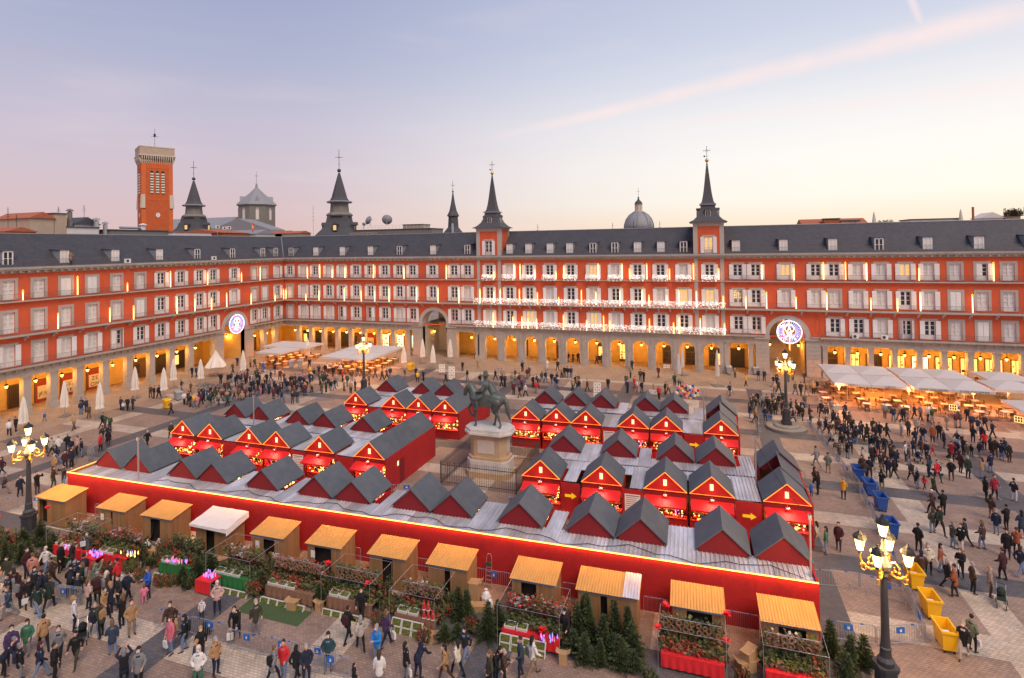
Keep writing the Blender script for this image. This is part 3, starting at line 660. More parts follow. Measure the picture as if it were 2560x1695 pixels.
# ---- south range, right wing
swr = thing('arcaded_building', label='red four storey arcaded range right of the spired town house, behind the white terrace canopies', cat='building', group='ranges around the square')
cr = [87.61, 90.21, 94.45, 98.55, 101.01, 104.08, 107.09, 110.07, 112.94, 116.08, 119.18, 122.19, 125.3, 128.5, 131.6]
sr = ['ooloowwlwchcwcc', 'oowwcwwowcccoco', 'oooooowaoccvccc']
wing(swr, 85.7, 134, cr, sr, [85.9, 89.3, 99.6, 102.6, 105.6, 108.6, 111.65, 114.6, 117.7, 120.7, 123.7, 126.8, 130],
     [(87.6, 'iron'), (101.1, 'door'), (104.1, 'lit'), (107.1, 'iron'), (110.1, 'lit'), (113.1, 'cool'), (116.1, 'lit'), (119.2, 'lit'), (122.2, 'lit'), (125.3, 'lit')],
     94.5, 'street', .66, [87.48, 94.32, 101.08, 107.13, 113.18, 119.28, 125.13], 0, 0)

# ---- town house with two spires
th = thing('town_house', label='red town house with two slate spires and white light curtains on its balconies', cat='building')
cc = [45.75, 49.61, 53.32, 57.08, 60.8, 64.74, 68.49, 72.15, 75.84, 79.44, 83.43]
st = ['owooolwoowo', 'ooowowoowll'[:11], 'wolwolwooow']
U0, U1 = 43.3, 85.7
holes = [(u - WO, u + WO, *ZW[r]) for u in cc for r in range(3)]
m = MB(); wall_with_holes(m, U0, U1, 6.0, EAVE, holes); m.build('wall', 'red_wall', th, fixn=False)
MB().quad((U0, .36, 6.2), (U1, .36, 6.2), (U1, .36, EAVE), (U0, .36, EAVE)).build('room_dark', 'shop_dark', th)  # dark sheet behind the openings, the rooms' shade as colour
for i, u in enumerate(cc):
    for r in range(3): window(th, u, r, st[2 - r][i])
TW = [(43.35, 48.0), (81.1, 85.65)]
for a, b in TW:
    for x in (a + .30, b - .30): MB().box(x - .29, x + .29, -.07, .05, 6.2, 18.1).build('pilaster', 'surround', th)
c = MB(); c.box(U0, U1, -.55, .5, 18.42, 18.62); c.box(U0, U1, -.66, .5, 18.62, 18.84); c.box(U0, U1, -.12, .3, 18.1, 18.42); c.build('cornice', 'stone', th)
MB().box(U0, U1, -.16, .0, SL[2] - .10, SL[2] + .02).build('string_course', 'surround', th)
sl = MB(); sl.box(U0 - .6, U1 + .6, -.80, .0, SL[1] - .14, SL[1] + .062); sl.box(U0 - .5, U1 + .5, -.57, .0, SL[1] - .24, SL[1] - .14); sl.build('balcony_slab', 'surround', th)
for i in range(23):
    ob('bracket', _cache['bracket'], th, (44.2 + i * 1.84, 0, SL[1]))
en = MB(); en.box(U0, U1, -.03, .9, 5.35, 5.86); en.box(U0 - .6, U1 + .6, -.60, .9, 5.98, 6.203); en.box(U0, U1, -.34, .9, 5.86, 5.98); en.build('entablature', 'stone', th)
# ground floor arches: stone wall with eleven round openings
ac = [45.88, 49.67, 53.51, 57.21, 61.0, 64.79, 68.64, 72.37, 76.05, 79.76, 83.54]
edges = [U0] + [(a + b) / 2 for a, b in zip(ac, ac[1:])] + [U1]
for i, cx in enumerate(ac):
    a, b = edges[i], edges[i + 1]; R = 1.22; z = 3.4; sm = MB(); n = 16
    for y, fl in ((0, 0), (.95, 1)):
        sm.quad((a, y, 0), (cx - R, y, 0), (cx - R, y, z), (a, y, z)); sm.quad((cx + R, y, 0), (b, y, 0), (b, y, z), (cx + R, y, z))
        for k in range(n):
            t0, t1 = pi * k / n, pi * (k + 1) / n
            def top(t): return cx + R * cos(t) * 1.0
            p, q = (cx + R * cos(t0), z + R * sin(t0)), (cx + R * cos(t1), z + R * sin(t1))
            sm.quad((p[0], y, p[1]), (q[0], y, q[1]), (q[0], y, 5.36), (p[0], y, 5.36))
        sm.quad((a, y, z), (cx - R, y, z), (cx - R, y, 5.36), (a, y, 5.36)); sm.quad((cx + R, y, z), (b, y, z), (b, y, 5.36), (cx + R, y, 5.36))
    for k in range(n):
        t0, t1 = pi * k / n, pi * (k + 1) / n
        sm.quad((cx + R * cos(t0), 0, z + R * sin(t0)), (cx + R * cos(t1), 0, z + R * sin(t1)), (cx + R * cos(t1), .95, z + R * sin(t1)), (cx + R * cos(t0), .95, z + R * sin(t0)))
    for s in (-1, 1): sm.quad((cx + s * R, 0, 0), (cx + s * R, .95, 0), (cx + s * R, .95, z), (cx + s * R, 0, z))
    arch_bay = sm.build('arch_bay', 'stone', th, fixn=False)
    tr = MB(); arch_ring(tr, cx, z, R + .003, R + .27, -.07, .02, 16)
    for s in (-1, 1):
        p, q = sorted((cx + s * (R - .05), cx + s * (R + .34))); tr.box(p, q, -.09, .3, z - .22, z)
    tr.build('arch_ring', 'stone', arch_bay)
    pl_ = MB()
    w_ = (cx - R) - a if i == 0 else None
    pl_.box(b - .34, min(b + .34, U1), -.14, .02, 0, .55); pl_.box(b - .26, min(b + .26, U1), -.10, .01, .55, 5.3); pl_.build('engaged_pier', 'stone', arch_bay)
    arcade_lantern(th, cx, 1.9, 3.35, 260)
    shopfront(th, cx + .6, 1.9, ['plain', 'wood', 'plain', 'wood', 'plain', 'dark', 'lit', 'plain', 'door', 'door', 'door'][i])
a = MB(); a.quad((U0, 5.0, 0), (U1, 5.0, 0), (U1, 5.0, 5.34), (U0, 5.0, 5.34)); a.build('arcade_wall', 'plaster', th, fixn=False)
a = MB(); a.quad((U0, .9, 5.34), (U1, .9, 5.34), (U1, 5.0, 5.34), (U0, 5.0, 5.34)); a.build('arcade_ceiling', 'ceiling', th, fixn=False)
# roof between the towers
def roof_piece(root, u0, u1):
    rm = MB(); rm.add([(u0, .5, 18.86), (u1, .5, 18.86), (u1, SETB, RIDGE), (u0, SETB, RIDGE), (u1, 10.2, 18.86), (u0, 10.2, 18.86)], [(0, 1, 2, 3), (3, 2, 4, 5)])
    me = rm.mesh('roof', 'slate', fixn=False); uvl = me.uv_layers.new(name='UV')
    for p in me.polygons:
        for li in p.loop_indices:
            v = me.vertices[me.loops[li].vertex_index].co; uvl.data[li].uv = (v.x, (v.z - 18.86) * 1.43 + 9 * p.index)
    r = ob('roof', me, root); MB().box(u0, u1, -.5, .52, 18.84, 18.9).build('gutter', 'lead', r); MB().tube([(u0, SETB, RIDGE + .03), (u1, SETB, RIDGE + .03)], .09, 6).build('ridge', 'lead', r)
roof_piece(th, U0, U1)
for d in [49.36, 52.97, 56.94, 60.47, 64.58, 68.33, 72.11, 75.91, 79.51]: dormer(th, d, random.choice(['glass', 'glass', 'curtain']))
for i in range(11):
    ob('railing', shared(('rail', 3.0), lambda: rail_mesh(3.0)), th, (48 + 1.5 + i * 3.0, .02, 18.9))
    w_ = 2.5; ob('railing', shared(('rail', 2.5), lambda: rail_mesh(2.5)), th, (cc[i], -.62, SL[2] + .04)); MB().box(cc[i] - 1.3, cc[i] + 1.3, -.68, -.16, SL[2] - .08, SL[2] + .04).build('window_balcony', 'surround', th)
for i in range(14):
    for z, y in ((SL[1] + .06, -.76), (6.2, -.56)): ob('railing', shared(('rail', 3.1), lambda: rail_mesh(3.1)), th, (U0 - .5 + 1.55 + i * 3.1, y, z))
def square_loft(m, cx, cy, prof, mi=0):
    vs = []; fs = []
    for h, z in prof: vs += [(cx - h, cy - h, z), (cx + h, cy - h, z), (cx + h, cy + h, z), (cx - h, cy + h, z)]
    for i in range(len(prof) - 1):
        for k in range(4): fs.append((i * 4 + k, i * 4 + (k + 1) % 4, i * 4 + 4 + (k + 1) % 4, i * 4 + 4 + k))
    fs.append((3, 2, 1, 0)); n = len(prof) * 4; fs.append((n - 4, n - 3, n - 2, n - 1)); m.add(vs, fs, mi)
def cross_finial(m, x, y, z, h=1.9, mi=0, w=.5):
    m.tube([(x, y, z), (x, y, z + h)], .035, 5, mi); m.tube([(x - w, y, z + h * .68), (x + w, y, z + h * .68)], .03, 5, mi)
    for a in (-w, w): m.ball((x + a, y, z + h * .68), .07, 6, mi)
    m.ball((x, y, z + h), .07, 6, mi); m.torus((x, y, z + h * .68), .22, .018, 10, 4, mi); m.tube([(x - .3, y, z + h * .22), (x + .28, y, z + h * .22)], .018, 4, mi); m.box(x - .5, x - .25, y - .01, y + .01, z + h * .16, z + h * .29, mi)
for ti, (a, b) in enumerate(TW):
    cx, hw = (a + b) / 2, (b - a) / 2; cy = hw - .05
    t = MB(); wall_t = MB()
    holes_t = [(cx - .66, cx + .66, 19.0, 21.6)]
    wall_with_holes(t, a, b, 18.3, 23.9, holes_t)
    t.quad((a, 0, 18.1), (a, 2 * hw, 18.1), (a, 2 * hw, 23.9), (a, 0, 23.9)); t.quad((b, 0, 18.1), (b, 2 * hw, 18.1), (b, 2 * hw, 23.9), (b, 0, 23.9)); t.quad((a, 2 * hw, 18.1), (b, 2 * hw, 18.1), (b, 2 * hw, 23.9), (a, 2 * hw, 23.9))
    tw = t.build('tower', 'red_wall', th, fixn=False)
    for x, s in ((a, 1), (b, -1)):
        p_, q_ = sorted((x - .06 * s, x + .62 * s)); MB().box(p_, q_, -.06, .62, 18.1, 23.9).build('corner_pilaster', 'surround', tw); MB().box(p_, q_, 2 * hw - .62, 2 * hw + .06, 18.1, 23.9).build('corner_pilaster', 'surround', tw)
    MB().box(a + .62, b - .62, -.04, .1, 23.3, 23.9).build('tower_frieze', 'surround', tw)
    MB().box(a - .15, b + .15, -.2, 2 * hw + .15, 23.72, 23.95).build('tower_cornice', 'surround', tw)
    w = ob('window', shared('tw_s', lambda: surround_mesh(2.6)), tw, (cx, 0, 19.0)); ob('casement', shared('tw_c', lambda: casement_mesh(2.6)), w)
    kk = 'glass' if ti == 0 else 'glass_lit'; ob('glass_pane', pane_mesh(2.6, kk), w); ob('railing', shared(('rail', 1.6), lambda: rail_mesh(1.6)), w, (0, -.1, 0))
    for s in (-1, 1): ob('shutter', shared('tw_sh', lambda: shutter_mesh(2.6, .55)), w, (s * .95, -.10, 0))
    r = MB(); square_loft(r, cx, hw, [(hw + .62, 23.93), (hw + .58, 24.02), (hw - .05, 24.35), (hw - .6, 24.95), (hw - 1.0, 25.8), (hw - 1.2, 26.75), (hw - 1.05, 26.85), (hw - 1.05, 27.0), (1.08, 27.05), (.92, 27.35), (.74, 28.2), (.58, 29.3), (.07, 33.9)])
    rf = r.build('spire', 'slate_grey', tw)
    r = MB(); square_loft(r, cx, hw, [(hw - 1.0, 26.78), (hw - .98, 26.98)]); r.build('spire_band', 'lead', rf)
    for s, ang in ((0, 0), (1, pi / 2), (2, pi), (3, -pi / 2)):
        dm = MB(); dm.box(-.42, .42, -hw + .55, -hw + 1.8, 24.75, 26.0, 0); dm.prism([(-.55, 25.98), (.55, 25.98), (0, 26.35)], -hw + .45, -hw + 1.9, 1); dm.box(-.30, .30, -hw + .53, -hw + .56, 24.95, 25.85, 2); dm.box(-.04, .04, -hw + .50, -hw + .54, 24.95, 25.85, 0)
        dm.build('spire_dormer', ['surround', 'slate_grey', 'glass'], rf, loc=(cx, hw, 0), rz=ang)
    bl = MB(); bl.ball((cx, hw, 34.15), .30, 14); bl.build('gilt_ball', 'gilt', rf, smooth=True)
    cf = MB(); cross_finial(cf, cx, hw, 34.4, 2.0); cf.build('cross', 'dark_iron', rf)

# valley where the two ranges meet
MB().tube([(-.5, .5, 18.9), (-5.1, 5.1, 23.34)], .1, 6).build('roof_valley', 'lead', swl)

# ---- lights on the facades
ORD = ['first', 'second', 'third', 'fourth', 'fifth', 'sixth', 'seventh', 'eighth', 'ninth', 'tenth', 'eleventh', 'twelfth', 'thirteenth', 'fourteenth', 'fifteenth', 'sixteenth', 'seventeenth', 'eighteenth', 'nineteenth', 'twentieth']
candle_count = {}
def candle(x, y, z, h, rz):
    key = ('cand', h)
    def mk():
        m = MB(); m.lathe([(.06, 0), (.06, h - .38), (.04, h - .36)], 8); return m.mesh('candle_light', 'candle_glow')
    def fl():
        m = MB(); pts = [(.085 * cos(t) * (1 - .35 * (sin(t) > .3)), 0, h - .2 + .19 * sin(t)) for t in [2 * pi * i / 12 for i in range(13)]]; m.tube(pts, .022, 4, cap=False); return m.mesh('flame', 'flame_glow')
    r = 2 if z > 13 else 1 if z > 9 else 0
    which, start = ('left range', 'inner corner') if rz else (('spired town house', 'left spire') if U0 < x < U1 else ('range left of the spires', 'inner corner') if x < U0 else ('range right of the spires', 'right spire'))
    fl_ = ('first', 'second', 'top')[r]; kk = (which, r); candle_count[kk] = candle_count.get(kk, 0) + 1
    o = ob('candle_light', shared(key, mk), None, (x, y, z), rz, label=f'{ORD[candle_count[kk] - 1]} candle light from the {start}, {fl_} floor, {which}', cat='candle light', group='candle lights on the balconies')
    ob('flame', shared(('flm', h), fl), o)
CE = [(-47.6, 14.7, 1.3), (-41.0, 14.8, 2.6), (-33.9, 14.7, 1.3), (-26.7, 14.8, 2.6), (-19.5, 14.7, 2.2), (-11.9, 14.7, 1.8), (-7.2, 14.7, 2.7), (-43.7, 10.5, 2.1), (-36.8, 10.5, 2.1), (-33.2, 10.4, 2.1), (-25.8, 10.4, 2.7), (-22.4, 10.4, 2.1), (-19.0, 10.3, 2.1), (-15.7, 10.4, 2.6), (-9.9, 10.3, 2.1), (-3.6, 10.3, 1.3), (-0.5, 10.4, 2.1)]
CS = [(0.6, 10.4, 2.1), (6.3, 14.7, 2.2), (9.3, 14.8, 2.7), (12.3, 14.8, 1.8), (15.3, 14.8, 2.2), (21.8, 14.8, 2.6), (28.5, 14.7, 2.1), (37.4, 14.7, 2.6), (6.1, 10.2, 1.4), (9.3, 10.3, 2.1), (15.3, 10.3, 2.7), (19.2, 10.3, 2.1), (22.2, 10.3, 2.1), (25.4, 10.3, 2.6), (31.3, 10.4, 2.7), (35.8, 10.3, 2.7), (40.0, 10.3, 2.7), (44.2, 10.4, 2.6), (46.9, 10.5, 2.1), (46.7, 6.1, 2.7), (46.8, 14.7, 1.4), (50.7, 14.8, 2.6), (51.8, 14.7, 2.7), (54.5, 14.7, 1.8), (58.3, 14.7, 1.4), (59.7, 14.8, 2.2), (65.7, 14.8, 2.6), (69.7, 14.8, 2.6), (70.9, 14.8, 1.8), (73.7, 14.8, 2.6), (77.3, 14.8, 1.8), (81.0, 14.8, 2.6), (84.8, 14.8, 1.8), (48.1, 10.4, 2.6), (51.7, 10.4, 2.6), (55.0, 10.4, 2.1), (58.8, 10.4, 1.3), (62.8, 10.4, 2.6), (65.3, 10.5, 2.2), (69.3, 10.4, 2.6), (72.9, 10.5, 2.6), (74.0, 10.5, 1.8), (76.8, 10.5, 1.8), (78.7, 10.5, 2.6), (81.4, 10.4, 2.6), (85.4, 10.5, 1.8), (50.4, 6.1, 2.1), (52.1, 6.1, 2.1), (53.2, 6.1, 1.8), (54.8, 6.1, 1.8), (59.6, 6.1, 2.6), (63.6, 6.1, 1.8), (66.5, 6.1, 2.6), (67.5, 6.1, 1.8), (74.0, 6.2, 2.2), (77.8, 6.1, 1.8), (78.7, 6.1, 2.6), (81.9, 6.1, 2.6), (85.5, 6.2, 1.8), (91.1, 14.9, 2.2), (95.5, 14.8, 1.8), (99.5, 14.9, 2.6), (102.4, 14.9, 2.6), (105.1, 14.8, 2.6), (111.6, 14.8, 1.8), (120.3, 14.8, 2.6), (88.7, 10.4, 1.8), (91.6, 10.4, 2.6), (95.7, 10.5, 1.8), (99.8, 10.4, 2.6), (105.5, 10.5, 1.8), (108.8, 10.4, 1.8), (111.6, 10.5, 2.6), (117.7, 10.4, 2.6)]
for u, z, h in sorted(CE, reverse=True): candle(.55 if z > 13 else .86, u, z, h, pi / 2)
for u, z, h in sorted(CS): candle(u, -.55 if z > 13 else -.86, z, h, 0)
# curtains of tiny white lights on the town house balconies
def curtain_mesh(w, h, n):
    m = MB()
    for i in range(n):
        x = random.uniform(-w / 2, w / 2); z = h * (1 - random.random() ** 1.25 * (.75 + .4 * sin(x * 5) ** 2)); y = random.uniform(-.08, .06); s = random.uniform(.016, .032)
        m.add([(x - s, y, z), (x + s, y, z), (x, y - s, z), (x, y + s, z), (x, y, z - s), (x, y, z + s)], [(0, 2, 5), (2, 1, 5), (1, 3, 5), (3, 0, 5), (2, 0, 4), (1, 2, 4), (3, 1, 4), (0, 3, 4)])
    return m.mesh('light_curtain', 'led_white', fixn=False)
def light_curtain(me, loc, label, group):
    t = thing('light_curtain', loc, label=label, cat='light curtain', group=group); ob('fairy_lights', me, t, kind='stuff')
cv = [curtain_mesh(3.0, 1.0, 330) for _ in range(4)]; cu = [curtain_mesh(2.5, 1.0, 260) for _ in range(3)]
for i in range(14):
    light_curtain(cv[i % 4], (U0 - .5 + 1.55 + i * 3.07, -.86, SL[1] + .05), 'white light curtain on the continuous second floor balcony of the spired house', 'light curtains on the second floor balcony')
    light_curtain(cv[(i + 2) % 4], (U0 - .5 + 1.55 + i * 3.07, -.68, 6.2), 'white light curtain on the first floor balcony just above the round arches', 'light curtains on the first floor balcony')
for i in range(11): light_curtain(cu[i % 3], (cc[i], -.72, SL[2] + .0), 'short white light curtain on a single window balcony of the top floor', 'light curtains on the top floor window balconies')
# round light ornaments hanging in the gateways
def ornament(loc, rz, label):
    t = thing('light_ornament', loc, rz, label=label, cat='light ornament')
    MB().torus((0, 0, 0), 1.72, .07, 40, 6).build('ring', 'led_ring', t)
    MB().torus((0, 0, .55), .62, .05, 24, 5).build('halo', 'led_white', t)
    f = MB(); f.tube([(-.22, 0, -.35), (-.28, 0, .1), (-.1, 0, .5), (0, 0, .95), (.1, 0, .5), (.28, 0, .1), (.22, 0, -.35), (0, 0, -.55), (-.22, 0, -.35)], .045, 5); f.tube([(-.1, 0, .55), (.1, 0, .35)], .03, 4); f.build('figure_outline', 'led_white', t)
    r = MB()
    for i in range(34):
        a = 2 * pi * i / 34 + .05; r0 = .78 if sin(a) > -.2 else .85; r.tube([(r0 * cos(a), 0, .2 + r0 * sin(a) * .8), (1.6 * cos(a), 0, 1.6 * sin(a))], .034, 4)
    r.build('ray', 'led_blue', t)
    w = MB()
    for i in range(22):
        x = random.uniform(-1.2, 1.2); z = random.uniform(-1.25, -.45); w.tube([(x, -.02, z), (x + random.uniform(-.2, .2), -.02, z + random.uniform(.05, .3))], .03, 4)
    w.build('scroll', 'led_white', t)
    rr = MB(); rr.torus((-1.0, -.03, -.65), .12, .05, 10, 4); rr.build('red_dot', 'led_red', t)
    hg = MB(); hg.tube([(-.8, 0, 1.5), (-1.1, 0, 2.3)], .015, 4); hg.tube([(.8, 0, 1.5), (1.1, 0, 2.3)], .015, 4); hg.build('hanger', 'dark_iron', t)
ornament((94.75, -.35, 6.85), 0, 'round blue white light ornament hanging in the gateway behind the round based lamp')
ornament((.35, -12.9, 6.9), pi / 2, 'round blue white light ornament hanging in the gateway of the left range')
# ================================================================== THE MARKET
ROOF_Z, EAVE_Z, APEX_Z = 2.72, 2.98, 4.26
HWD = 1.46
# goods: dense little wares on stepped shelves, with fairy lights
def goods_mesh(w, seed, glow):
    rnd = random.Random(seed); m = MB()
    mats = ['c_red', 'c_white', 'c_green', 'c_gold', 'c_pink', 'c_brown', 'c_blue', 'goods_glow', 'goods_pinkglow', 'goods_blueglow', 'shop_wood']
    for i, (z, y) in enumerate(((.95, .15), (1.3, .45), (1.65, .7))): m.box(-w / 2, w / 2, y, y + .35, z - .05, z, 10)
    for i in range(130):
        x = rnd.uniform(-w / 2 + .05, w / 2 - .05); k = rnd.randrange(3); z, y = ((.95, .2), (1.3, .5), (1.65, .75))[k]; y += rnd.uniform(0, .2); s = rnd.uniform(.05, .13); h = rnd.uniform(.08, .3)
        c = rnd.choice([0, 0, 1, 1, 2, 3, 3, 4, 5, 6, 1])
        if rnd.random() < .5: m.box(x - s / 2, x + s / 2, y - s / 2, y + s / 2, z, z + h, c)
        else: m.ball((x, y, z + s), s, 6, c)
    for i in range(46):
        x = rnd.uniform(-w / 2, w / 2); z = rnd.uniform(1.0, 2.25); y = rnd.uniform(.02, .8); s = rnd.uniform(.02, .05)
        m.box(x - s, x + s, y - s, y + s, z - s, z + s, 7 if glow == 0 or rnd.random() < .5 else rnd.choice((8, 9)))
    for i in range(9):
        x = -w / 2 + (i + .5) * w / 9; m.box(x - .07, x + .07, -.05, .05, 1.85 - rnd.random() * .2, 2.25, rnd.choice([0, 1, 2, 3, 4]))
    return m.mesh('wares', mats, fixn=False)
GOODS = [goods_mesh(2.6, s, s % 3 == 2) for s in range(5)]
def slope_mesh(L, s):
    m = MB(); w = HWD + .06; z0, z1 = EAVE_Z - .05, APEX_Z; t = .07
    pts = [(s * w, z0), (0, z1), (0, z1 - t), (s * w, z0 - t)]
    m.prism(pts, -.16, L + .1); return m.mesh('roof_slope', 'stall_roof')
def gable_mesh(base, mt):
    m = MB(); e = HWD - .06; m.prism([(-e + .1, base), (e - .1, base), (e - .1, EAVE_Z - .12), (e, EAVE_Z - .02), (0, APEX_Z - .1), (-e, EAVE_Z - .02), (-e + .1, EAVE_Z - .12)], -.03, .03); return m.mesh('gable', mt)
def led_gable_mesh():
    m = MB(); w = HWD + .03; m.tube([(-w, -.15, EAVE_Z - .09), (0, -.15, APEX_Z - .06), (w, -.15, EAVE_Z - .09)], .028, 5); m.tube([(-w, -.15, EAVE_Z - .09), (w, -.15, EAVE_Z - .09)], .012, 4); return m.mesh('led_strip', 'led_gable')
def stall(x, y, ang, back, long, label, grp, wares, awn=True, poster=False, L=2.8, light=38):
    """origin: middle of the front edge at ground level; front looks to local -y"""
    t = thing('market_stall', (x, y, 0), ang + (pi if back else 0), label=label, cat='market stall', group=grp)
    for s in (-1, 1): ob('roof_slope', shared(('slope', L, s), lambda: slope_mesh(L, s)), t)
    # front (seen from the aisle)
    g_ = ob('front_gable', shared('gf', lambda: gable_mesh(EAVE_Z - .14, 'stall_red')), t, (0, -.05, 0))
    ob('gable_window', shared('gw', lambda: MB().box(-.12, .12, -.05, -.03, 3.22, 3.66).mesh('gable_window', 'cream_window')), g_)
    ob('led_strip', shared('ledg', led_gable_mesh), t)
    ob('rear_gable', shared('gr', lambda: gable_mesh(ROOF_Z + .02, 'stall_red_deep')), t, (0, L - .04, 0))
    for s in (-1.29, 1.29): ob('rafter', shared('raf', lambda: MB().box(-.05, .05, 0, 2.7, ROOF_Z + .02, EAVE_Z - .16).mesh('rafter', 'stall_wood')), t, (s, 0, 0))
    ob('fascia', shared('fas', lambda: MB().box(-1.5, 1.5, -.02, .06, 2.40, EAVE_Z - .1).mesh('fascia', 'stall_red_deep')), t)
    if awn:
        def aw():
            m = MB(); m.add([(-1.42, -.02, 2.46), (1.42, -.02, 2.46), (1.42, -.95, 2.10), (-1.42, -.95, 2.10), (-1.42, -.95, 1.98), (1.42, -.95, 1.98), (-1.42, -.02, 2.43), (1.42, -.02, 2.43), (1.42, -.94, 2.07), (-1.42, -.94, 2.07)], [(0, 1, 2, 3), (3, 2, 5, 4), (6, 9, 8, 7)]); return m.mesh('awning', 'awning_red', fixn=False)
        ob('awning', shared('awn', aw), t)
        ob('awning_arm', shared('awa', lambda: MB().tube([(-1.3, .0, 1.75), (-1.3, -.9, 2.06)], .015, 4).tube([(1.3, .0, 1.75), (1.3, -.9, 2.06)], .015, 4).mesh('awning_arm', 'steel')), t)
    ob('floodlight', shared('fld', lambda: MB().box(-.13, .13, -.42, -.25, 2.62, 2.70).tube([(0, -.3, 2.7), (0, -.03, 2.8)], .015, 4).mesh('floodlight', 'steel')), t)
    for s in (-1.49, 1.49): ob('side_wall', shared('sdw', lambda: MB().box(-.03, .03, 0, 2.75, 0, ROOF_Z - .03).mesh('side_wall', 'stall_red')), t, (s, 0, 0))
    ob('back_wall', shared('bkw', lambda: MB().box(-1.46, 1.46, 2.0, 2.06, 0, ROOF_Z - .03).mesh('back_wall', 'stall_wood')), t)
    ob('counter', shared('ctr', lambda: MB().box(-1.46, 1.46, .02, .10, 0, .92).box(-1.46, 1.46, -.08, .5, .92, .97).mesh('counter', 'stall_red')), t)
    ob('wares', GOODS[wares % 5], t, kind='stuff')
    if not back:
        fl_ = shared('flood_lamp', lambda: bpy.data.lights.new('flood_lamp', 'SPOT')); fl_.energy = 80; fl_.color = (1, .72, .5); fl_.spot_size = radians(120); fl_.spot_blend = .7; fl_.shadow_soft_size = .1
        ob('flood_lamp', fl_, t, (0, -.55, 2.95), rot=(radians(-12), 0, 0))
        gl_ = shared('gable_glow', lambda: bpy.data.lights.new('gable_glow', 'POINT')); gl_.energy = 8; gl_.color = (1, .28, .04); gl_.shadow_soft_size = .25
        ob('gable_glow', gl_, t, (0, -.5, 3.25))
    if light:
        d = shared('stall_light_%d' % light, lambda: bpy.data.lights.new('stall_light', 'AREA'))
        d.shape = 'RECTANGLE'; d.size = 2.2; d.size_y = .3; d.energy = light; d.color = (1, .55, .20)
        ob('stall_light', d, t, (0, .35, 2.36), rot=(radians(-18), 0, 0))
    return t

def row_y(x, a, b): return a[1] + (b[1] - a[1]) * (x - a[0]) / (b[0] - a[0])
FRONT1 = [35.55, 38.69, 43.44, 46.44, 51.09, 55.75, 58.85, 63.46, 66.45, 71.2, 75.69, 78.78, 83.38, 86.58]
R2L, R2R = [34.61, 38.04, 42.73, 45.85, 50.53, 55.59], [70.57, 75.19, 79.77, 82.94, 87.76]
R3L, R3R = [34.9, 38.2, 43.1, 46.4, 51.0], [70.8, 75.44, 80.07, 83.2, 87.9]
R4L, R4R = [44.82, 49.73, 52.86, 56.06], [65.13, 68.34, 71.31, 75.9, 79.01, 83.92]
R5L, R5R = [45.0, 49.9, 52.9], [65.35, 68.65, 71.7, 76.38, 79.31, 84.1]
rows = [('front', FRONT1, ((35, -61.75), (88, -60.42)), True, 'of the long row, counted from the yellow bins'),
        ('2L', R2L, ((34, -53.75), (57, -53.8)), False, 'facing the long row, counted leftwards from the statue'),
        ('2R', R2R, ((69, -53.5), (89, -52.7)), False, 'facing the long row, counted rightwards from the statue'),
        ('3L', R3L, ((34, -47.65), (52, -47.9)), True, 'backing the second row, counted leftwards from the statue'),
        ('3R', R3R, ((69, -47.65), (89, -46.7)), True, 'backing the second row, counted rightwards from the statue'),
        ('4L', R4L, ((43, -40.1), (58, -40.1)), False, 'of the fourth row, counted leftwards from the horse'),
        ('4R', R4R, ((63, -40.15), (86, -39.3)), False, 'of the fourth row, counted rightwards from the horse'),
        ('5L', R5L, ((43, -34.05), (55, -33.8)), True, 'nearest the arcades, counted leftwards from the horse'),
        ('5R', R5R, ((64, -33.8), (86, -33.2)), True, 'nearest the arcades, counted rightwards from the horse')]
k = 0
for nm, xs, (a, b), back, where in rows:
    ang = math.atan2(b[1] - a[1], b[0] - a[0])
    for i, x in enumerate(xs):
        y = row_y(x, a, b)
        if back: yf = y + 2.8
        else: yf = y
        t = stall(x, yf, ang, back, False, f'{ORD[i if nm[-1] == "R" else len(xs) - 1 - i]} ' + ('plain gabled' if back else 'glow gabled') + ' red stall ' + where, 'market stalls ' + where, k, light=0 if back and nm not in ('front', '3L', '3R') else (70 if back else 115))
        k += 1
# end walls and closing roofs of the double rows
def end_block(x0, x1, y0, y1, ridge_x, side, label):
    t = thing('stall_end_house', (0, 0, 0), label=label, cat='market stall')
    xo = x1 if side > 0 else x0
    MB().box(xo - .05, xo + .05, y0, y1, 0, EAVE_Z - .06).build('end_wall', 'stall_red', t)
    z0, z1 = EAVE_Z - .05, APEX_Z - .012; e = ridge_x + side * (HWD + .07)
    MB().prism([(e, z0), (ridge_x, z1), (ridge_x, z1 - .07), (e, z0 - .07)], y0 + 2.7, y1 - 2.7).build('roof_slope', 'stall_roof', t)
    if ridge_x == 55.59:
        MB().prism([(2 * ridge_x - e, z0), (ridge_x, z1), (ridge_x, z1 - .07), (2 * ridge_x - e, z0 - .07)], y0 + 2.7, y1 + .05).build('roof_slope', 'stall_roof', t)
        MB().prism([(e, z0), (ridge_x, z1), (ridge_x, z1 - .07), (e, z0 - .07)], y1 - 2.7, y1 + .05).build('roof_slope', 'stall_roof', t)
        MB().box(xo + .05, xo + .07, y0 + 2.1, y0 + 2.9, .1, 2.1).build('door', 'stall_red_deep', t); MB().box(xo + .05, xo + .065, y0 + 1.7, y0 + 1.95, 1.7, 2.1).build('door_sign', 'cream_window', t)
end_block(54, 57.15, -53.8, -44.8, 55.59, 1, 'long red end house with slate grey pitched roof left of the statue')
end_block(86.2, 89.35, -52.7, -43.8, 87.76, 1, 'red end house of the second and third rows on the lane side')
end_block(82.3, 85.5, -39.3, -30.3, 83.92, 1, 'red end house of the fourth and last rows on the lane side')
end_block(54.6, 57.6, -40.1, -31.0, 56.06, 1, 'red end house beside the bronze horse, left rear block')

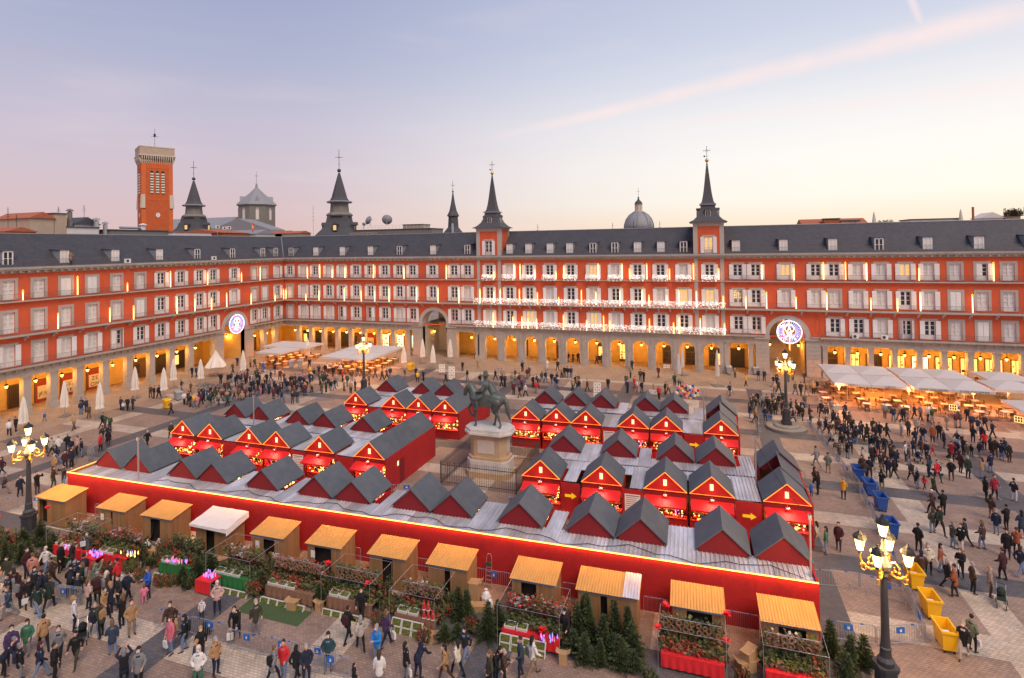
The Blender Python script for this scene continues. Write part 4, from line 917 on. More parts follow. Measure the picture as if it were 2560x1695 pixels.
# long back wall with its strip of light
BW = ((33.85, -63.72), (88.05, -62.3))
ba = math.atan2(BW[1][1] - BW[0][1], BW[1][0] - BW[0][0]); bl = math.hypot(BW[1][0] - BW[0][0], BW[1][1] - BW[0][1])
bwall = thing('market_wall', (BW[0][0], BW[0][1], 0), ba, label='long plain red market wall topped by a glowing orange light strip', cat='wall')
npan = 18
for i in range(npan):
    w_ = bl / npan; ob('wall_panel', shared('wpan', lambda: MB().box(.004, w_ - .004, -.05, .05, 0, 2.96).mesh('wall_panel', 'stall_red')), bwall, (i * w_, 0, 0))
MB().box(bl - .05, bl + .05, .06, 4.6, 0, 2.9).build('end_panel', 'stall_red', bwall); MB().box(-.05, .05, .06, 4.6, 0, 2.9).build('end_panel', 'stall_wood', bwall)
MB().tube([(0, -.07, 2.97), (bl, -.07, 2.97)], .035, 6).build('led_strip', 'led_strip', bwall)
MB().tube([(.0, 0.1, 2.95), (0, 4.5, 2.95)], .022, 6).build('led_strip', 'led_strip', bwall)

la_ = bpy.data.lights.new('strip_light', 'AREA'); la_.shape = 'RECTANGLE'; la_.size = bl; la_.size_y = .05; la_.energy = 330; la_.color = (1, .42, .09)
ob('strip_light', la_, bwall, (bl / 2, -.14, 3.0), rot=(radians(-14), 0, 0))
# galvanised sheets of the flat roofs
def sheet_mesh(w, L):
    m = MB(); m.box(.004, w - .004, 0, L, -.02, 0)
    for i in range(4): x = w * (i + .5) / 4; m.box(x - .025, x + .025, 0, L, 0, .05)
    return m.mesh('roof_sheet', 'galvanised')
def flat_roof(x0, x1, a, b, off0, off1, gaps_xs, front_off, label, z=ROOF_Z):
    """sheets run across the row; off0..off1 is the strip, sheets in the gaps between gables run on to front_off"""
    ang = math.atan2(b[1] - a[1], b[0] - a[0]); t = thing('market_roof', (x0, row_y(x0, a, b), z), ang, label=label, cat='metal roof')
    n = max(1, round((x1 - x0) / 1.0)); w = (x1 - x0) / n
    for i in range(n):
        xc = x0 + (i + .5) * w; clear = all(abs(xc - g_) > HWD + .15 for g_ in gaps_xs); lo, hi = off0, off1
        if clear: lo, hi = min(lo, front_off), max(hi, front_off)
        else: lo, hi = (lo - .25, hi) if front_off < off0 else (lo, hi + .25)
        L = round(hi - lo, 2)
        ob('roof_sheet', shared(('sheet', round(w, 3), L), lambda: sheet_mesh(w, L)), t, (i * w, lo, random.uniform(-.012, .012)))
    return t
flat_roof(33.95, 87.95, *rows[0][2], -1.92, .05, FRONT1, 2.7, 'long galvanised flat roof behind the glowing wall strip')
flat_roof(33.2, 54.1, *rows[1][2], 2.75, 4.15, R2L, .1, 'galvanised flat roof of the second row, left of the statue')
flat_roof(34.0, 54.1, *rows[3][2], -1.6, .05, R3L, 2.7, 'galvanised flat roof of the third row, left of the statue')
flat_roof(69.3, 86.2, *rows[2][2], 2.75, 4.2, R2R, .1, 'galvanised flat roof of the second row, right of the statue')
flat_roof(69.3, 86.2, *rows[4][2], -1.5, .05, R3R, 2.7, 'galvanised flat roof of the third row, right of the statue')
flat_roof(43.2, 54.6, *rows[5][2], 2.75, 4.3, R4L, .1, 'galvanised flat roof of the fourth row, left of the bronze horse')
flat_roof(43.4, 54.6, *rows[7][2], -1.5, .05, R5L, 2.7, 'galvanised flat roof of the last row, left of the bronze horse')
flat_roof(63.6, 82.4, *rows[6][2], 2.75, 4.3, R4R, .1, 'galvanised flat roof of the fourth row, right of the bronze horse')
flat_roof(63.6, 82.4, *rows[8][2], -1.5, .05, R5R, 2.7, 'galvanised flat roof of the last row, right of the bronze horse')
# red pier panels between stalls, posters, arrows
def pier_panel(x, y, w, poster=None, where=''):
    t = thing('pier_panel', (x, y, 0), .02, label={'arrow': 'red pier panel with a yellow arrow, ', 'poster': 'red pier panel with a white notice, ', None: 'plain red pier panel, '}[poster] + where, cat='panel', group='pier panels between stalls')
    MB().box(-w / 2, w / 2, -.06, .0, 0, ROOF_Z - .05).build('panel', 'stall_red', t)
    if poster == 'arrow': MB().prism([(-.42, 1.62), (.1, 1.62), (.1, 1.48), (.46, 1.72), (.1, 1.96), (.1, 1.82), (-.42, 1.82)], -.085, -.065).build('arrow', 'arrow_yellow', t)
    if poster == 'poster':
        MB().box(-.56, .56, -.085, -.065, .7, 2.35).build('notice', 'paper', t); b_ = MB()
        for i in range(9): z = 2.1 - i * .15; b_.box(-.45, .45 - .3 * random.random(), -.09, -.086, z - .02, z + .02)
        b_.box(-.48, .48, -.09, -.086, 2.2, 2.27); b_.build('notice_text', 'c_grey', t)
for x, w, p, q in ((72.85, 1.45, 'arrow', 'second row next to the statue railing'), (77.45, 1.5, 'poster', 'second row right of the statue'), (85.35, 1.7, 'arrow', 'second row near the lane end')): pier_panel(x, row_y(x, *rows[2][2]) - .03, w, p, q)
for x, w, p, q in ((40.4, 1.6, None, 'second row far left of the statue'), (48.2, 1.6, 'poster', 'second row left of the statue'), (53.05, 1.9, None, 'second row beside the long end house')): pier_panel(x, row_y(x, *rows[1][2]) - .03, w, p, q)
for x, w, p, q in ((73.6, 1.5, 'poster', 'fourth row right of the bronze horse'), (81.5, 1.8, 'arrow', 'fourth row near its lane end')): pier_panel(x, row_y(x, *rows[6][2]) - .03, w, p, q)
pier_panel(47.3, -40.13, 1.9, None, 'fourth row left of the bronze horse')
# tall cable poles standing on the roofs, with their cables
for i, (x, y, hh) in enumerate(((40.55, -62.9, 3.4), (39.25, -49.65, 3.2), (87.84, -61.4, 3.3), (86.1, -49.4, 3.3), (82.4, -35.8, 3.3), (58.8, -31, 3.2))):
    MB().tube([(0, 0, 0), (0, 0, ROOF_Z + hh)], .06, 8).box(-.09, .09, -.09, .09, ROOF_Z + hh - .25, ROOF_Z + hh).build('cable_pole', 'steel', loc=(x, y, 0), label=['grey steel pole rising at the left end of the long row roof', 'grey steel pole rising between second and third rows at left', 'grey steel pole at the lane end of the long row roof', 'grey steel pole between second and third rows on the lane side', 'grey steel pole in the rear right market block', 'grey steel pole at the rear of the left market block'][i], cat='pole')
def cable(p, q, sag, label):
    p, q = Vector(p), Vector(q); pts = [p.lerp(q, i / 12) - Vector((0, 0, sag * 4 * (i / 12) * (1 - i / 12))) for i in range(13)]
    MB().tube(pts, .018, 4).build('cable', 'rubber', label=label, cat='cable')
cable((87.84, -61.4, 5.95), (86.1, -49.4, 5.9), .5, 'thin cable strung between the two poles on the lane side')
pts = []
for i in range(60):
    x = 42 + i * .77; pts.append((x, row_y(x, *BW) + .9 + .35 * sin(i * .7) + .2 * sin(i * 1.9), ROOF_Z + .07))
MB().tube(pts, .022, 4).build('cable', 'rubber', label='black cable wandering along the long galvanised roof', cat='cable')
# ================================================================== BODIES (union of tapered limbs, fused to one skin)
def limb(m, p, q, r0, r1, n=10, sx=1.0, sy=1.0, caps=3):
    p, q = Vector(p), Vector(q); d = q - p; L = d.length; d = d.normalized() if L > 1e-6 else Vector((0, 0, 1))
    a = Vector((1, 0, 0)); a = a - d * a.dot(d)
    if a.length < .2: a = Vector((0, 1, 0)); a = a - d * a.dot(d)
    a.normalize(); b = d.cross(a); rings = []
    for i in range(caps, -1, -1): t = pi / 2 * i / caps; rings.append((p - d * r0 * sin(t), max(r0 * cos(t), 1e-3)))
    for i in range(caps + 1): t = pi / 2 * i / caps; rings.append((q + d * r1 * sin(t), max(r1 * cos(t), 1e-3)))
    vs = []; fs = []
    for c, r in rings: vs += [c + (a * cos(2 * pi * k / n) * sx + b * sin(2 * pi * k / n) * sy) * r for k in range(n)]
    for i in range(len(rings) - 1):
        for k in range(n): fs.append((i * n + k, i * n + (k + 1) % n, (i + 1) * n + (k + 1) % n, (i + 1) * n + k))
    fs.append(tuple(range(n))[::-1]); fs.append(tuple((len(rings) - 1) * n + k for k in range(n))); m.add(vs, fs)
def fuse(m, name, voxel, mats, assign=None, smooth_it=3):
    me = m.mesh(name + '_raw', mats); o = bpy.data.objects.new(name + '_raw', me); col.objects.link(o)
    md = o.modifiers.new('r', 'REMESH'); md.mode = 'VOXEL'; md.voxel_size = voxel; md.use_smooth_shade = True
    if smooth_it: s_ = o.modifiers.new('s', 'SMOOTH'); s_.iterations = smooth_it; s_.factor = .5
    dg = bpy.context.evaluated_depsgraph_get(); out = bpy.data.meshes.new_from_object(o.evaluated_get(dg)); out.name = name
    bpy.data.objects.remove(o); bpy.data.meshes.remove(me)
    if not out.materials:
        for q in mats: out.materials.append(M[q])
    if assign:
        out.polygons.foreach_set('material_index', [assign(p.center) for p in out.polygons])
    out.polygons.foreach_set('use_smooth', [True] * len(out.polygons)); return out

# ---------------------------------------------------------------- equestrian statue (horse looks to -x)
ST = (64.0, -47.25)
ped = thing('pedestal', (ST[0], ST[1], 0), 0, label='stone pedestal with pale slab top and relief panel under the bronze horse', cat='pedestal')
def octa(hx, hy, c): return [(-hx + c, -hy), (hx - c, -hy), (hx, -hy + c), (hx, hy - c), (hx - c, hy), (-hx + c, hy), (-hx, hy - c), (-hx, -hy + c)]
for nm, hx, hy, c, z0, z1, mt in (('step', 2.15, 1.35, .55, 0, .45, 'pedestal'), ('plinth', 2.0, 1.2, .5, .45, 1.35, 'pedestal_top'), ('moulding', 1.9, 1.12, .5, 1.35, 1.6, 'pedestal'), ('shaft', 1.72, 1.0, .5, 1.6, 3.3, 'pedestal'), ('neck', 1.82, 1.08, .5, 3.3, 3.45, 'pedestal'), ('slab', 2.25, 1.42, .8, 3.45, 3.62, 'pedestal_top'), ('slab', 2.18, 1.36, .8, 3.62, 3.86, 'pedestal_top')):
    MB().prism(octa(hx, hy, c), z0 * 1.107, z1 * 1.107, axis='z').build(nm, mt, ped)
MB().box(-.85, .75, -1.03, -1.0, 2.1, 3.3).build('relief_panel', 'pale_stone', ped); MB().box(1.72, 1.75, -.4, .4, 2.1, 3.3).build('relief_panel', 'pale_stone', ped)
hm = MB()
def H(p, q, r0, r1, **k): limb(hm, p, q, r0, r1, 14, **k)
H((-.95, 0, 2.50), (.65, 0, 2.46), .70, .68, sy=1.0); H((-1.0, 0, 2.45), (-1.45, 0, 2.75), .66, .50); H((.55, 0, 2.62), (1.0, 0, 2.55), .72, .64)        # barrel, chest, rump
H((-.3, 0, 2.35), (.5, 0, 2.38), .66, .6); H((-1.35, 0, 2.35), (-1.5, 0, 2.5), .45, .4)
H((-1.3, 0, 2.85), (-1.72, 0, 3.40), .52, .42); H((-1.7, 0, 3.38), (-1.95, 0, 3.62), .40, .30); H((-1.55, 0, 3.55), (-1.85, 0, 3.78), .25, .2)   # heavy arched neck
H((-1.98, 0, 3.62), (-2.32, 0, 3.25), .26, .21); H((-2.32, 0, 3.25), (-2.42, 0, 2.80), .19, .13); H((-2.2, 0, 3.15), (-2.3, 0, 2.78), .14, .11)            # tucked head, muzzle, jaw
for s in (-1, 1): H((-1.95, s * .14, 3.84), (-2.0, s * .17, 4.04), .06, .02)                                                                             # ears
H((-1.2, -.34, 2.2), (-1.2, -.34, 1.5), .30, .19); H((-1.2, -.34, 1.5), (-1.14, -.34, .85), .16, .105); H((-1.14, -.34, .85), (-1.16, -.34, .16), .10, .095); H((-1.17, -.34, .16), (-1.24, -.34, .06), .13, .15)   # standing fore leg
H((-1.4, .34, 2.2), (-1.95, .34, 1.75), .29, .18); H((-1.95, .34, 1.75), (-2.15, .34, 1.5), .16, .13); H((-2.15, .34, 1.5), (-1.95, .34, .9), .11, .095); H((-1.95, .34, .9), (-1.6, .34, .72), .10, .11); H((-1.62, .34, .74), (-1.48, .34, .68), .12, .13)   # raised fore leg
H((.95, -.34, 2.3), (.75, -.36, 1.5), .48, .27); H((.75, -.36, 1.5), (1.08, -.36, 1.05), .22, .14); H((1.08, -.36, 1.05), (1.30, -.36, .3), .12, .10); H((1.30, -.36, .3), (1.2, -.36, .06), .11, .15)   # hind leg
H((.9, .34, 2.3), (.35, .36, 1.55), .46, .25); H((.35, .36, 1.55), (.62, .36, 1.05), .21, .13); H((.62, .36, 1.05), (.5, .36, .3), .12, .10); H((.5, .36, .3), (.42, .36, .06), .11, .15)
H((1.45, 0, 2.85), (1.75, 0, 2.4), .17, .22); H((1.75, 0, 2.4), (1.92, 0, 1.4), .23, .2); H((1.92, 0, 1.4), (2.1, 0, .75), .19, .07)                          # tail
horse = fuse(hm, 'horse_statue', .045, ['bronze'])
hs = ob('horse_statue', horse, None, (ST[0] - .12, ST[1], 4.27), scale=(.98, .98, .97), label='green bronze horse with one raised foreleg standing on the stone pedestal', cat='statue')
mn = MB()
for i in range(16):
    t = i / 15; x = -1.9 + .6 * t; z = 3.9 - .95 * t
    for s in (-1, 1): limb(mn, (x + .12, s * .14, z), (x + .2 + .05 * (i % 3), s * (.44 + .04 * (i % 2)), z - .38), .09, .03, 6)
ob('mane', mn.mesh('mane', 'bronze', smooth=True), hs)
sd_ = MB(); sd_.prism([(-.62, 3.0), (.55, 2.98), (.6, 2.2), (.3, 1.98), (-.35, 1.95), (-.65, 2.25)], -.77, .77); ob('saddle_cloth', sd_.mesh('saddle_cloth', 'bronze'), hs)
rd = MB()
def Rr(p, q, r0, r1, **k): limb(rd, p, q, r0, r1, 12, **k)
Rr((-.15, 0, 3.1), (-.2, 0, 3.85), .42, .50, sx=.85, sy=1.0); Rr((-.2, 0, 3.95), (-.2, 0, 4.2), .42, .2); Rr((-.2, 0, 4.15), (-.24, 0, 4.42), .16, .14); Rr((-.26, 0, 4.58), (-.26, 0, 4.76), .22, .22)
Rr((.2, 0, 3.9), (.5, 0, 3.2), .3, .42, sy=1.2)
for s in (-1, 1):
    Rr((-.1, s * .36, 3.05), (-.9, s * .76, 2.65), .34, .24); Rr((-.9, s * .76, 2.65), (-.8, s * .82, 1.75), .20, .13); Rr((-.8, s * .82, 1.75), (-1.12, s * .84, 1.66), .12, .10)
    Rr((-.2, s * .5, 4.0), (-.35, s * .70, 3.45), .21, .17); Rr((-.35, s * .70, 3.45), (-.95, s * .46, 3.25), .16, .11); Rr((-.95, s * .46, 3.25), (-1.06, s * .44, 3.25), .10, .09)
Rr((.0, 0, 3.05), (.1, 0, 2.9), .56, .58, sx=.9)
rider = fuse(rd, 'rider_statue', .035, ['bronze'])
rs = ob('rider_statue', rider, None, (ST[0] - .12, ST[1], 4.27), scale=(.98, .98, .97), label='bronze rider in brimmed hat seated on the bronze horse', cat='statue')
ht = MB(); ht.lathe([(.34, 4.72), (.36, 4.78), (.22, 4.84), (.2, 5.08), (.07, 5.18)], 14, (-.26, 0, 0)); ob('hat', ht.mesh('hat', 'bronze', smooth=False), rs)
sw = MB(); sw.tube([(-.25, -.72, 3.2), (.75, -.88, 2.5)], .03, 5); sw.box(-.35, -.15, -.76, -.68, 3.15, 3.27); ob('sword', sw.mesh('sword', 'bronze'), rs)
bt = MB(); bt.tube([(-.85, -.36, 3.22), (-.98, -.36, 3.3)], .035, 6); bt.tube([(-.6, -.3, 3.15), (-1.5, -.2, 3.1), (-2.35, -.14, 2.95)], .018, 4); bt.tube([(-.6, .3, 3.15), (-1.5, .2, 3.1), (-2.35, .14, 2.95)], .018, 4); ob('rein', bt.mesh('rein', 'bronze'), rs)
# iron railing round the statue: four panels
def fence_panel(L):
    m = MB(); m.box(0, L, -.025, .025, 1.75, 1.80); m.box(0, L, -.025, .025, .28, .33); n = int(L / .16)
    for i in range(n + 1): x = L * i / n; m.box(x - .012, x + .012, -.012, .012, .05, 2.0); m.add([(x - .03, 0, 2.0), (x + .03, 0, 2.0), (x, -.02, 2.0), (x, .02, 2.0), (x, 0, 2.16)], [(0, 2, 4), (2, 1, 4), (1, 3, 4), (3, 0, 4)])
    for x in (0, L): m.box(x - .04, x + .04, -.04, .04, 0, 2.1)
    return m
for (x0, y0), (x1, y1), nm in (((60.75, -50.85), (67.6, -50.72), 'front iron railing panel facing the long market row by the pedestal'), ((60.75, -50.85), (60.75, -43.9), 'iron railing panel between pedestal and left market block'), ((67.6, -50.72), (67.55, -43.8), 'iron railing panel between pedestal and right market block'), ((60.75, -43.9), (67.55, -43.8), 'rear iron railing panel behind the bronze horse')):
    L = math.hypot(x1 - x0, y1 - y0); fence_panel(L).build('iron_railing', 'rail_iron', loc=(x0, y0, 0), rz=math.atan2(y1 - y0, x1 - x0), label=nm, cat='railing')

# ---------------------------------------------------------------- street lamps
def lamp_parts():
    p = MB(); p.prism(octa(.5, .5, .18), 0, .35, axis='z'); p.prism(octa(.38, .38, .14), .35, 1.35, axis='z'); p.prism(octa(.45, .45, .16), 1.35, 1.5, axis='z')
    base = p.mesh('lamp_base', 'iron')
    p = MB(); p.lathe([(.34, 1.5), (.36, 1.7), (.24, 1.85), (.22, 2.2), (.25, 2.25), (.2, 2.3), (.17, 3.0), (.14, 5.3), (.15, 5.4), (.22, 5.5), (.18, 5.65), (.3, 5.8), (.34, 6.0), (.22, 6.2), (.14, 6.4), (.2, 6.5), (.1, 6.7), (.07, 7.15)], 12)
    post = p.mesh('post', 'iron')
    a = MB()
    for k in range(4):
        c, s = cos(pi / 2 * k + pi / 4), sin(pi / 2 * k + pi / 4)
        a.tube([(c * r, s * r, z) for r, z in ((.2, 5.7), (.5, 5.55), (.72, 5.6), (.88, 5.75), (.94, 5.95), (.94, 6.1))], [.06, .06, .055, .05, .05, .06], 6)
        a.tube([(c * r, s * r, z) for r, z in ((.18, 6.1), (.45, 6.2), (.62, 6.0), (.55, 5.8), (.4, 5.85), (.42, 6.0))], .035, 5)
        a.tube([(c * r, s * r, z) for r, z in ((.8, 5.62), (.92, 5.45), (.78, 5.38), (.7, 5.5))], .028, 5)
        for q in range(5): t = q / 4; a.ball((c * (.3 + .6 * t), s * (.3 + .6 * t), 5.72 + .1 * sin(t * 5)), .07, 6)
    arms = a.mesh('arm', 'gilt')
    f = MB(); f.lathe([(.05, 0), (.1, .04), (.06, .1), (.12, .16), (.15, .2)], 8); f.lathe([(.31, .76), (.33, .8), (.26, .95), (.12, 1.03), (.1, 1.08), (.06, 1.12)], 8); f.ball((0, 0, 1.17), .06, 6)
    for k in range(4): t = pi / 2 * k; f.tube([(.15 * cos(t), .15 * sin(t), .18), (.27 * cos(t), .27 * sin(t), .78)], .018, 4)
    frame = f.mesh('lantern', 'dark_iron'); g_ = MB(); g_.lathe([(.135, .19), (.255, .77)], 8); return base, post, arms, frame, g_.mesh('lantern_glass', 'lamp_glass_street')
LP = lamp_parts()
def street_lamp(x, y, rz, label, power=2300, plinth=False, s=1.0):
    t = thing('street_lamp', (x, y, .55 if plinth else 0), rz, label=label, cat='street lamp'); t.scale = (s, s, s)
    ob('lamp_base', LP[0], t); ob('post', LP[1], t); ob('arm', LP[2], t)
    for i in range(5):
        loc = (0, 0, 7.1) if i == 4 else (.94 * cos(pi / 2 * i + pi / 4), .94 * sin(pi / 2 * i + pi / 4), 6.1)
        l = ob('lantern', LP[3], t, loc, scale=.92); ob('lantern_glass', LP[4], l); point_light('lantern_light', l, (0, 0, .45), power / 5, (1, .58, .22), .22)
    return t
street_lamp(35.35, -67.4, .45, 'five lantern street lamp standing by the leftmost wooden hut')
street_lamp(90.2, -65.45, .3, 'five lantern street lamp standing by the yellow bins and barriers')
street_lamp(35.9, -25.2, .2, 'five lantern street lamp in front of the white terrace tents')
street_lamp(90.95, -26.6, .1, 'five lantern street lamp on a round stone plinth near the lit gateway', plinth=True)
sb = thing('lamp_plinth', (90.95, -26.6, 0), label='round stepped stone plinth carrying a street lamp', cat='plinth')
MB().lathe([(2.05, 0), (2.05, .32), (1.95, .36)], 32).build('step', 'grey_stone', sb); MB().lathe([(1.35, .36), (1.3, .5), (1.15, .56)], 32).build('drum', 'grey_stone', sb)
# ================================================================== TERRACES
def closed_umbrella(i, h, mt='canvas'):
    rnd = random.Random(i); m = MB(); n = 18; prof = [(.05, h - .05), (.16, h - .5), (.27, h * .62), (.33, h * .45), (.30, h * .36), (.36, h * .28)]
    vs = []; fs = []
    for r, z in prof:
        for k in range(n): rr = r * (1 + (.22 if k % 2 else -.14) * min(1, (h - z) / 1.2)) * rnd.uniform(.94, 1.06); a = 2 * pi * k / n; vs.append((rr * cos(a), rr * sin(a), z + rnd.uniform(-.03, .03) - (.12 if k % 3 == 0 and z < h * .3 else 0)))
    for j in range(len(prof) - 1):
        for k in range(n): fs.append((j * n + k, j * n + (k + 1) % n, (j + 1) * n + (k + 1) % n, (j + 1) * n + k))
    fs.append(tuple(range(n))); m.add(vs, fs); return m.mesh('furled_canopy', mt)
UP = [(8.29, -52.07, 4.2), (6.05, -46.27, 4.5), (11.2, -45.47, 4.5), (6.66, -37.45, 4.5), (10.51, -36.15, 4.3), (6.72, -31.46, 4.5), (9.54, -29.18, 4.1), (11.62, -22.95, 4.4), (13.12, -9.19, 4.3), (34.03, -10.56, 4.1), (34.98, -5.62, 4.4), (38.89, -9.27, 4.1), (39.78, -4.36, 4.3)]
for i, (x, y, h) in enumerate(UP):
    where = 'along the left arcade' if i < 8 else 'by the dark gateway'
    t = thing('furled_parasol', (x, y, 0), random.random() * 6, label='tall furled beige parasol standing on its base ' + where, cat='parasol', group='furled beige parasols ' + where)
    ob('canopy', shared(('furl', i % 4), lambda: closed_umbrella(i, 4.4)), t, scale=(1.15, 1.15, h / 4.4))
    ob('pole', shared('upole', lambda: MB().tube([(0, 0, 0), (0, 0, 4.35)], .04, 6).mesh('pole', 'steel')), t, scale=(1, 1, h / 4.4)); ob('base', shared('ubase', lambda: MB().box(-.5, .5, -.5, .5, 0, .1).mesh('base', 'grey_stone')), t)
for i, (x, y, h) in enumerate(((78.77, -7.87, 4.3), (79.11, -2.97, 4.5), (84.17, -8.85, 5.3))):
    t = thing('furled_parasol', (x, y, 0), i, label=['slim white furled parasol before the arches, nearer the square', 'slim white furled parasol close to the town house arches', 'tallest slim white furled parasol standing alone on a square base'][i], cat='parasol')
    ob('canopy', shared('wfurl', lambda: closed_umbrella(9, 4.4, 'canvas_white')), t, scale=(.8, .8, h / 4.4)); MB().tube([(0, 0, 0), (0, 0, 2)], .05, 6).build('pole', 'steel', t); MB().box(-.7, .7, -.7, .7, 0, .12).build('base', 'grey_stone', t)
# one half open
t = thing('half_open_parasol', (6.72, -23.7, 0), label='half open beige parasol with drooping canopy by the left gateway', cat='parasol')
m = MB(); n = 16; vs = []; prof = [(.05, 4.3), (.6, 3.2), (1.25, 2.2), (1.55, 1.7)]
for r, z in prof: vs += [(r * (1 + (.1 if k % 2 else -.12)) * cos(2 * pi * k / n), r * (1 + (.1 if k % 2 else -.12)) * sin(2 * pi * k / n), z - (.2 if k % 4 == 0 else 0)) for k in range(n)]
m.add(vs, [(j * n + k, j * n + (k + 1) % n, (j + 1) * n + (k + 1) % n, (j + 1) * n + k) for j in range(3) for k in range(n)]); m.build('canopy', 'canvas', t, fixn=False); MB().tube([(0, 0, 0), (0, 0, 4.2)], .04, 6).build('pole', 'steel', t); MB().box(-.5, .5, -.5, .5, 0, .1).build('base', 'grey_stone', t)

def canopy(x0, x1, y0, y1, z, label, text=None, hip=.6, group=None, glow=0):
    """square terrace umbrella: hipped canvas roof with valance, mast and base"""
    t = thing('terrace_canopy', ((x0 + x1) / 2, (y0 + y1) / 2, 0), label=label, cat='canopy', group=group)
    a, b = (x1 - x0) / 2, (y1 - y0) / 2; m = MB(); c = (0, 0, z + hip); P = [(-a, -b, z), (0, -b, z + .03), (a, -b, z), (a, 0, z + .03), (a, b, z), (0, b, z + .03), (-a, b, z), (-a, 0, z + .03)]
    for i in range(8): p, q = P[i], P[(i + 1) % 8]; m.add([p, q, c], [(0, 1, 2)]); m.quad(p, q, (q[0], q[1], q[2] - .3), (p[0], p[1], p[2] - .3))
    m.build('canvas', 'canvas_white', t, fixn=False)
    rb = MB()
    for p in P: rb.tube([(p[0] * .98, p[1] * .98, p[2] - .04), (0, 0, z + hip - .06)], .02, 4)
    rb.build('rib', 'steel', t); MB().tube([(0, 0, 0), (0, 0, z + hip)], .05, 6).build('mast', 'steel', t); MB().box(-.5, .5, -.5, .5, 0, .12).build('base', 'grey_stone', t)
    if text:
        ob('lettering', text_mesh(text, .34, 'c_maroon' if 'EBOLI' in text else 'c_black'), t, (0, -b - .012, z - .25), rot=(pi / 2, 0, 0))
    return t
chair_mesh = None
def chair_m():
    m = MB(); m.box(-.21, .21, -.21, .21, .43, .46); m.box(-.21, .21, .19, .22, .5, .86)
    for sx in (-1, 1):
        for sy in (-1, 1): m.box(sx * .2 - .015, sx * .2 + .015, sy * .2 - .015, sy * .2 + .015, 0, .43 if sy < 0 else .86)
    return m.mesh('terrace_chair', 'shop_wood')
def table_set(x, y, rz, where, cloth=True):
    t = thing('terrace_table', (x, y, 0), rz, label='pale topped cafe table ' + where, cat='table', group='cafe tables ' + where)
    ob('table_top', shared('ttop', lambda: MB().box(-.42, .42, -.42, .42, .72, .76).mesh('table_top', 'canvas')), t); ob('leg', shared('tleg', lambda: MB().tube([(0, 0, .03), (0, 0, .72)], .035, 6).lathe([(.25, 0), (.25, .03), (.05, .05)], 10).mesh('leg', 'iron')), t)
    for k in range(random.choice((2, 3, 4))):
        a = rz + k * pi / 2; ob('terrace_chair', shared('tch', chair_m), None, (x + .72 * sin(a), y - .72 * cos(a), 0), a + pi, label='dark cafe chair ' + where, cat='chair', group='cafe chairs ' + where)
def glow_lamp(x, y, z, power, label, cat='lamp', post=True, mt='shop_lit', col_=(1, .29, .05)):
    t = thing('terrace_lamp', (x, y, 0), label=label, cat=cat, group=label)
    if post: ob('post', shared(('gp', z), lambda: MB().tube([(0, 0, 0), (0, 0, z)], .03, 6).lathe([(.22, 0), (.2, .05), (.03, .08)], 8).mesh('post', 'steel')), t)
    ob('shade', shared('gsh', lambda: MB().lathe([(.10, 0), (.18, .12), (.16, .22), (.05, .3)], 10).mesh('shade', 'lamp_glass')), t, (0, 0, z))
    point_light('terrace_light', t, (0, 0, z - .15), power, col_, .15)
# right terrace
wr = 'under the terrace canopies on the right'
for i, (x0, x1, tx, nm) in enumerate(((97.9, 101.95, '· EBOLI ·', 'left EBOLI'), (102.0, 106.05, '· EBOLI ·', 'right EBOLI'), (106.4, 110.4, 'DON CALAMAR', 'left DON CALAMAR'), (110.45, 114.5, 'DON CALAMAR', 'right DON CALAMAR'))):
    canopy(x0, x1, -14.9, -9.1, 2.75, f'white terrace canopy with the {nm} lettering on its edge', tx)
    canopy(x0 + .1, x1 + .1, -9.0, -3.2, 2.80, f'white terrace canopy behind the {nm} canopy, towards the arcade')
canopy(115.1, 119.6, -13.2, -8.2, 2.7, 'white terrace canopy next right after the lettered canopies'); canopy(116.4, 121.2, -8.1, -3.0, 2.75, 'white terrace canopy by the arcade at the far right'); canopy(114.0, 118.5, -21.6, -17.3, 2.5, 'low white terrace canopy in front of the others at the far right'); canopy(119.8, 124, -13.2, -8.2, 2.7, 'white terrace canopy partly cut at the right edge')
for x in (99.3, 101.3, 103.4, 105.3, 108.0, 110.0, 112.2, 113.8):
    for y in (-16.2, -13.6, -11, -8, -5.5):
        if random.random() < .86: table_set(x + random.uniform(-.3, .3), y + random.uniform(-.3, .3), random.uniform(-.3, .3), wr)
for x, y in ((97.0, -8.6), (97.2, -11.5), (97.0, -14.4), (115.2, -15.5), (117, -22.5)): table_set(x, y, .2, 'standing out in the open beside the right terrace')
for x, y in ((98.4, -15.0), (102.0, -12), (105.9, -14.9), (109, -12), (112.5, -14.5), (104, -7), (110, -7), (117.4, -11)): glow_lamp(x, y, 2.25, 620, 'glowing heater lamp on a steel post under the right terrace canopies')
def lightbox(x, y, rz, label):
    t = thing('menu_board', (x, y, 0), rz, label=label, cat='menu board'); MB().box(-.42, .42, -.05, .05, .95, 1.75).build('frame', 'shop_wood', t); MB().box(-.38, .38, -.07, -.05, 1.0, 1.7).build('lit_menu', 'shop_lit', t)
    p = MB()
    for i in range(3):
        for j in range(2): p.box(-.3 + i * .22, -.14 + i * .22, -.075, -.07, 1.08 + j * .3, 1.32 + j * .3)
    p.build('menu_picture', 'c_maroon', t); MB().tube([(0, 0, 0), (0, 0, .95)], .03, 6).build('post', 'steel', t)
lightbox(109.4, -17.6, -.2, 'lit menu board on a post before the right terrace'); lightbox(114.1, -20.9, -.6, 'lit menu board at the low canopy on the right')
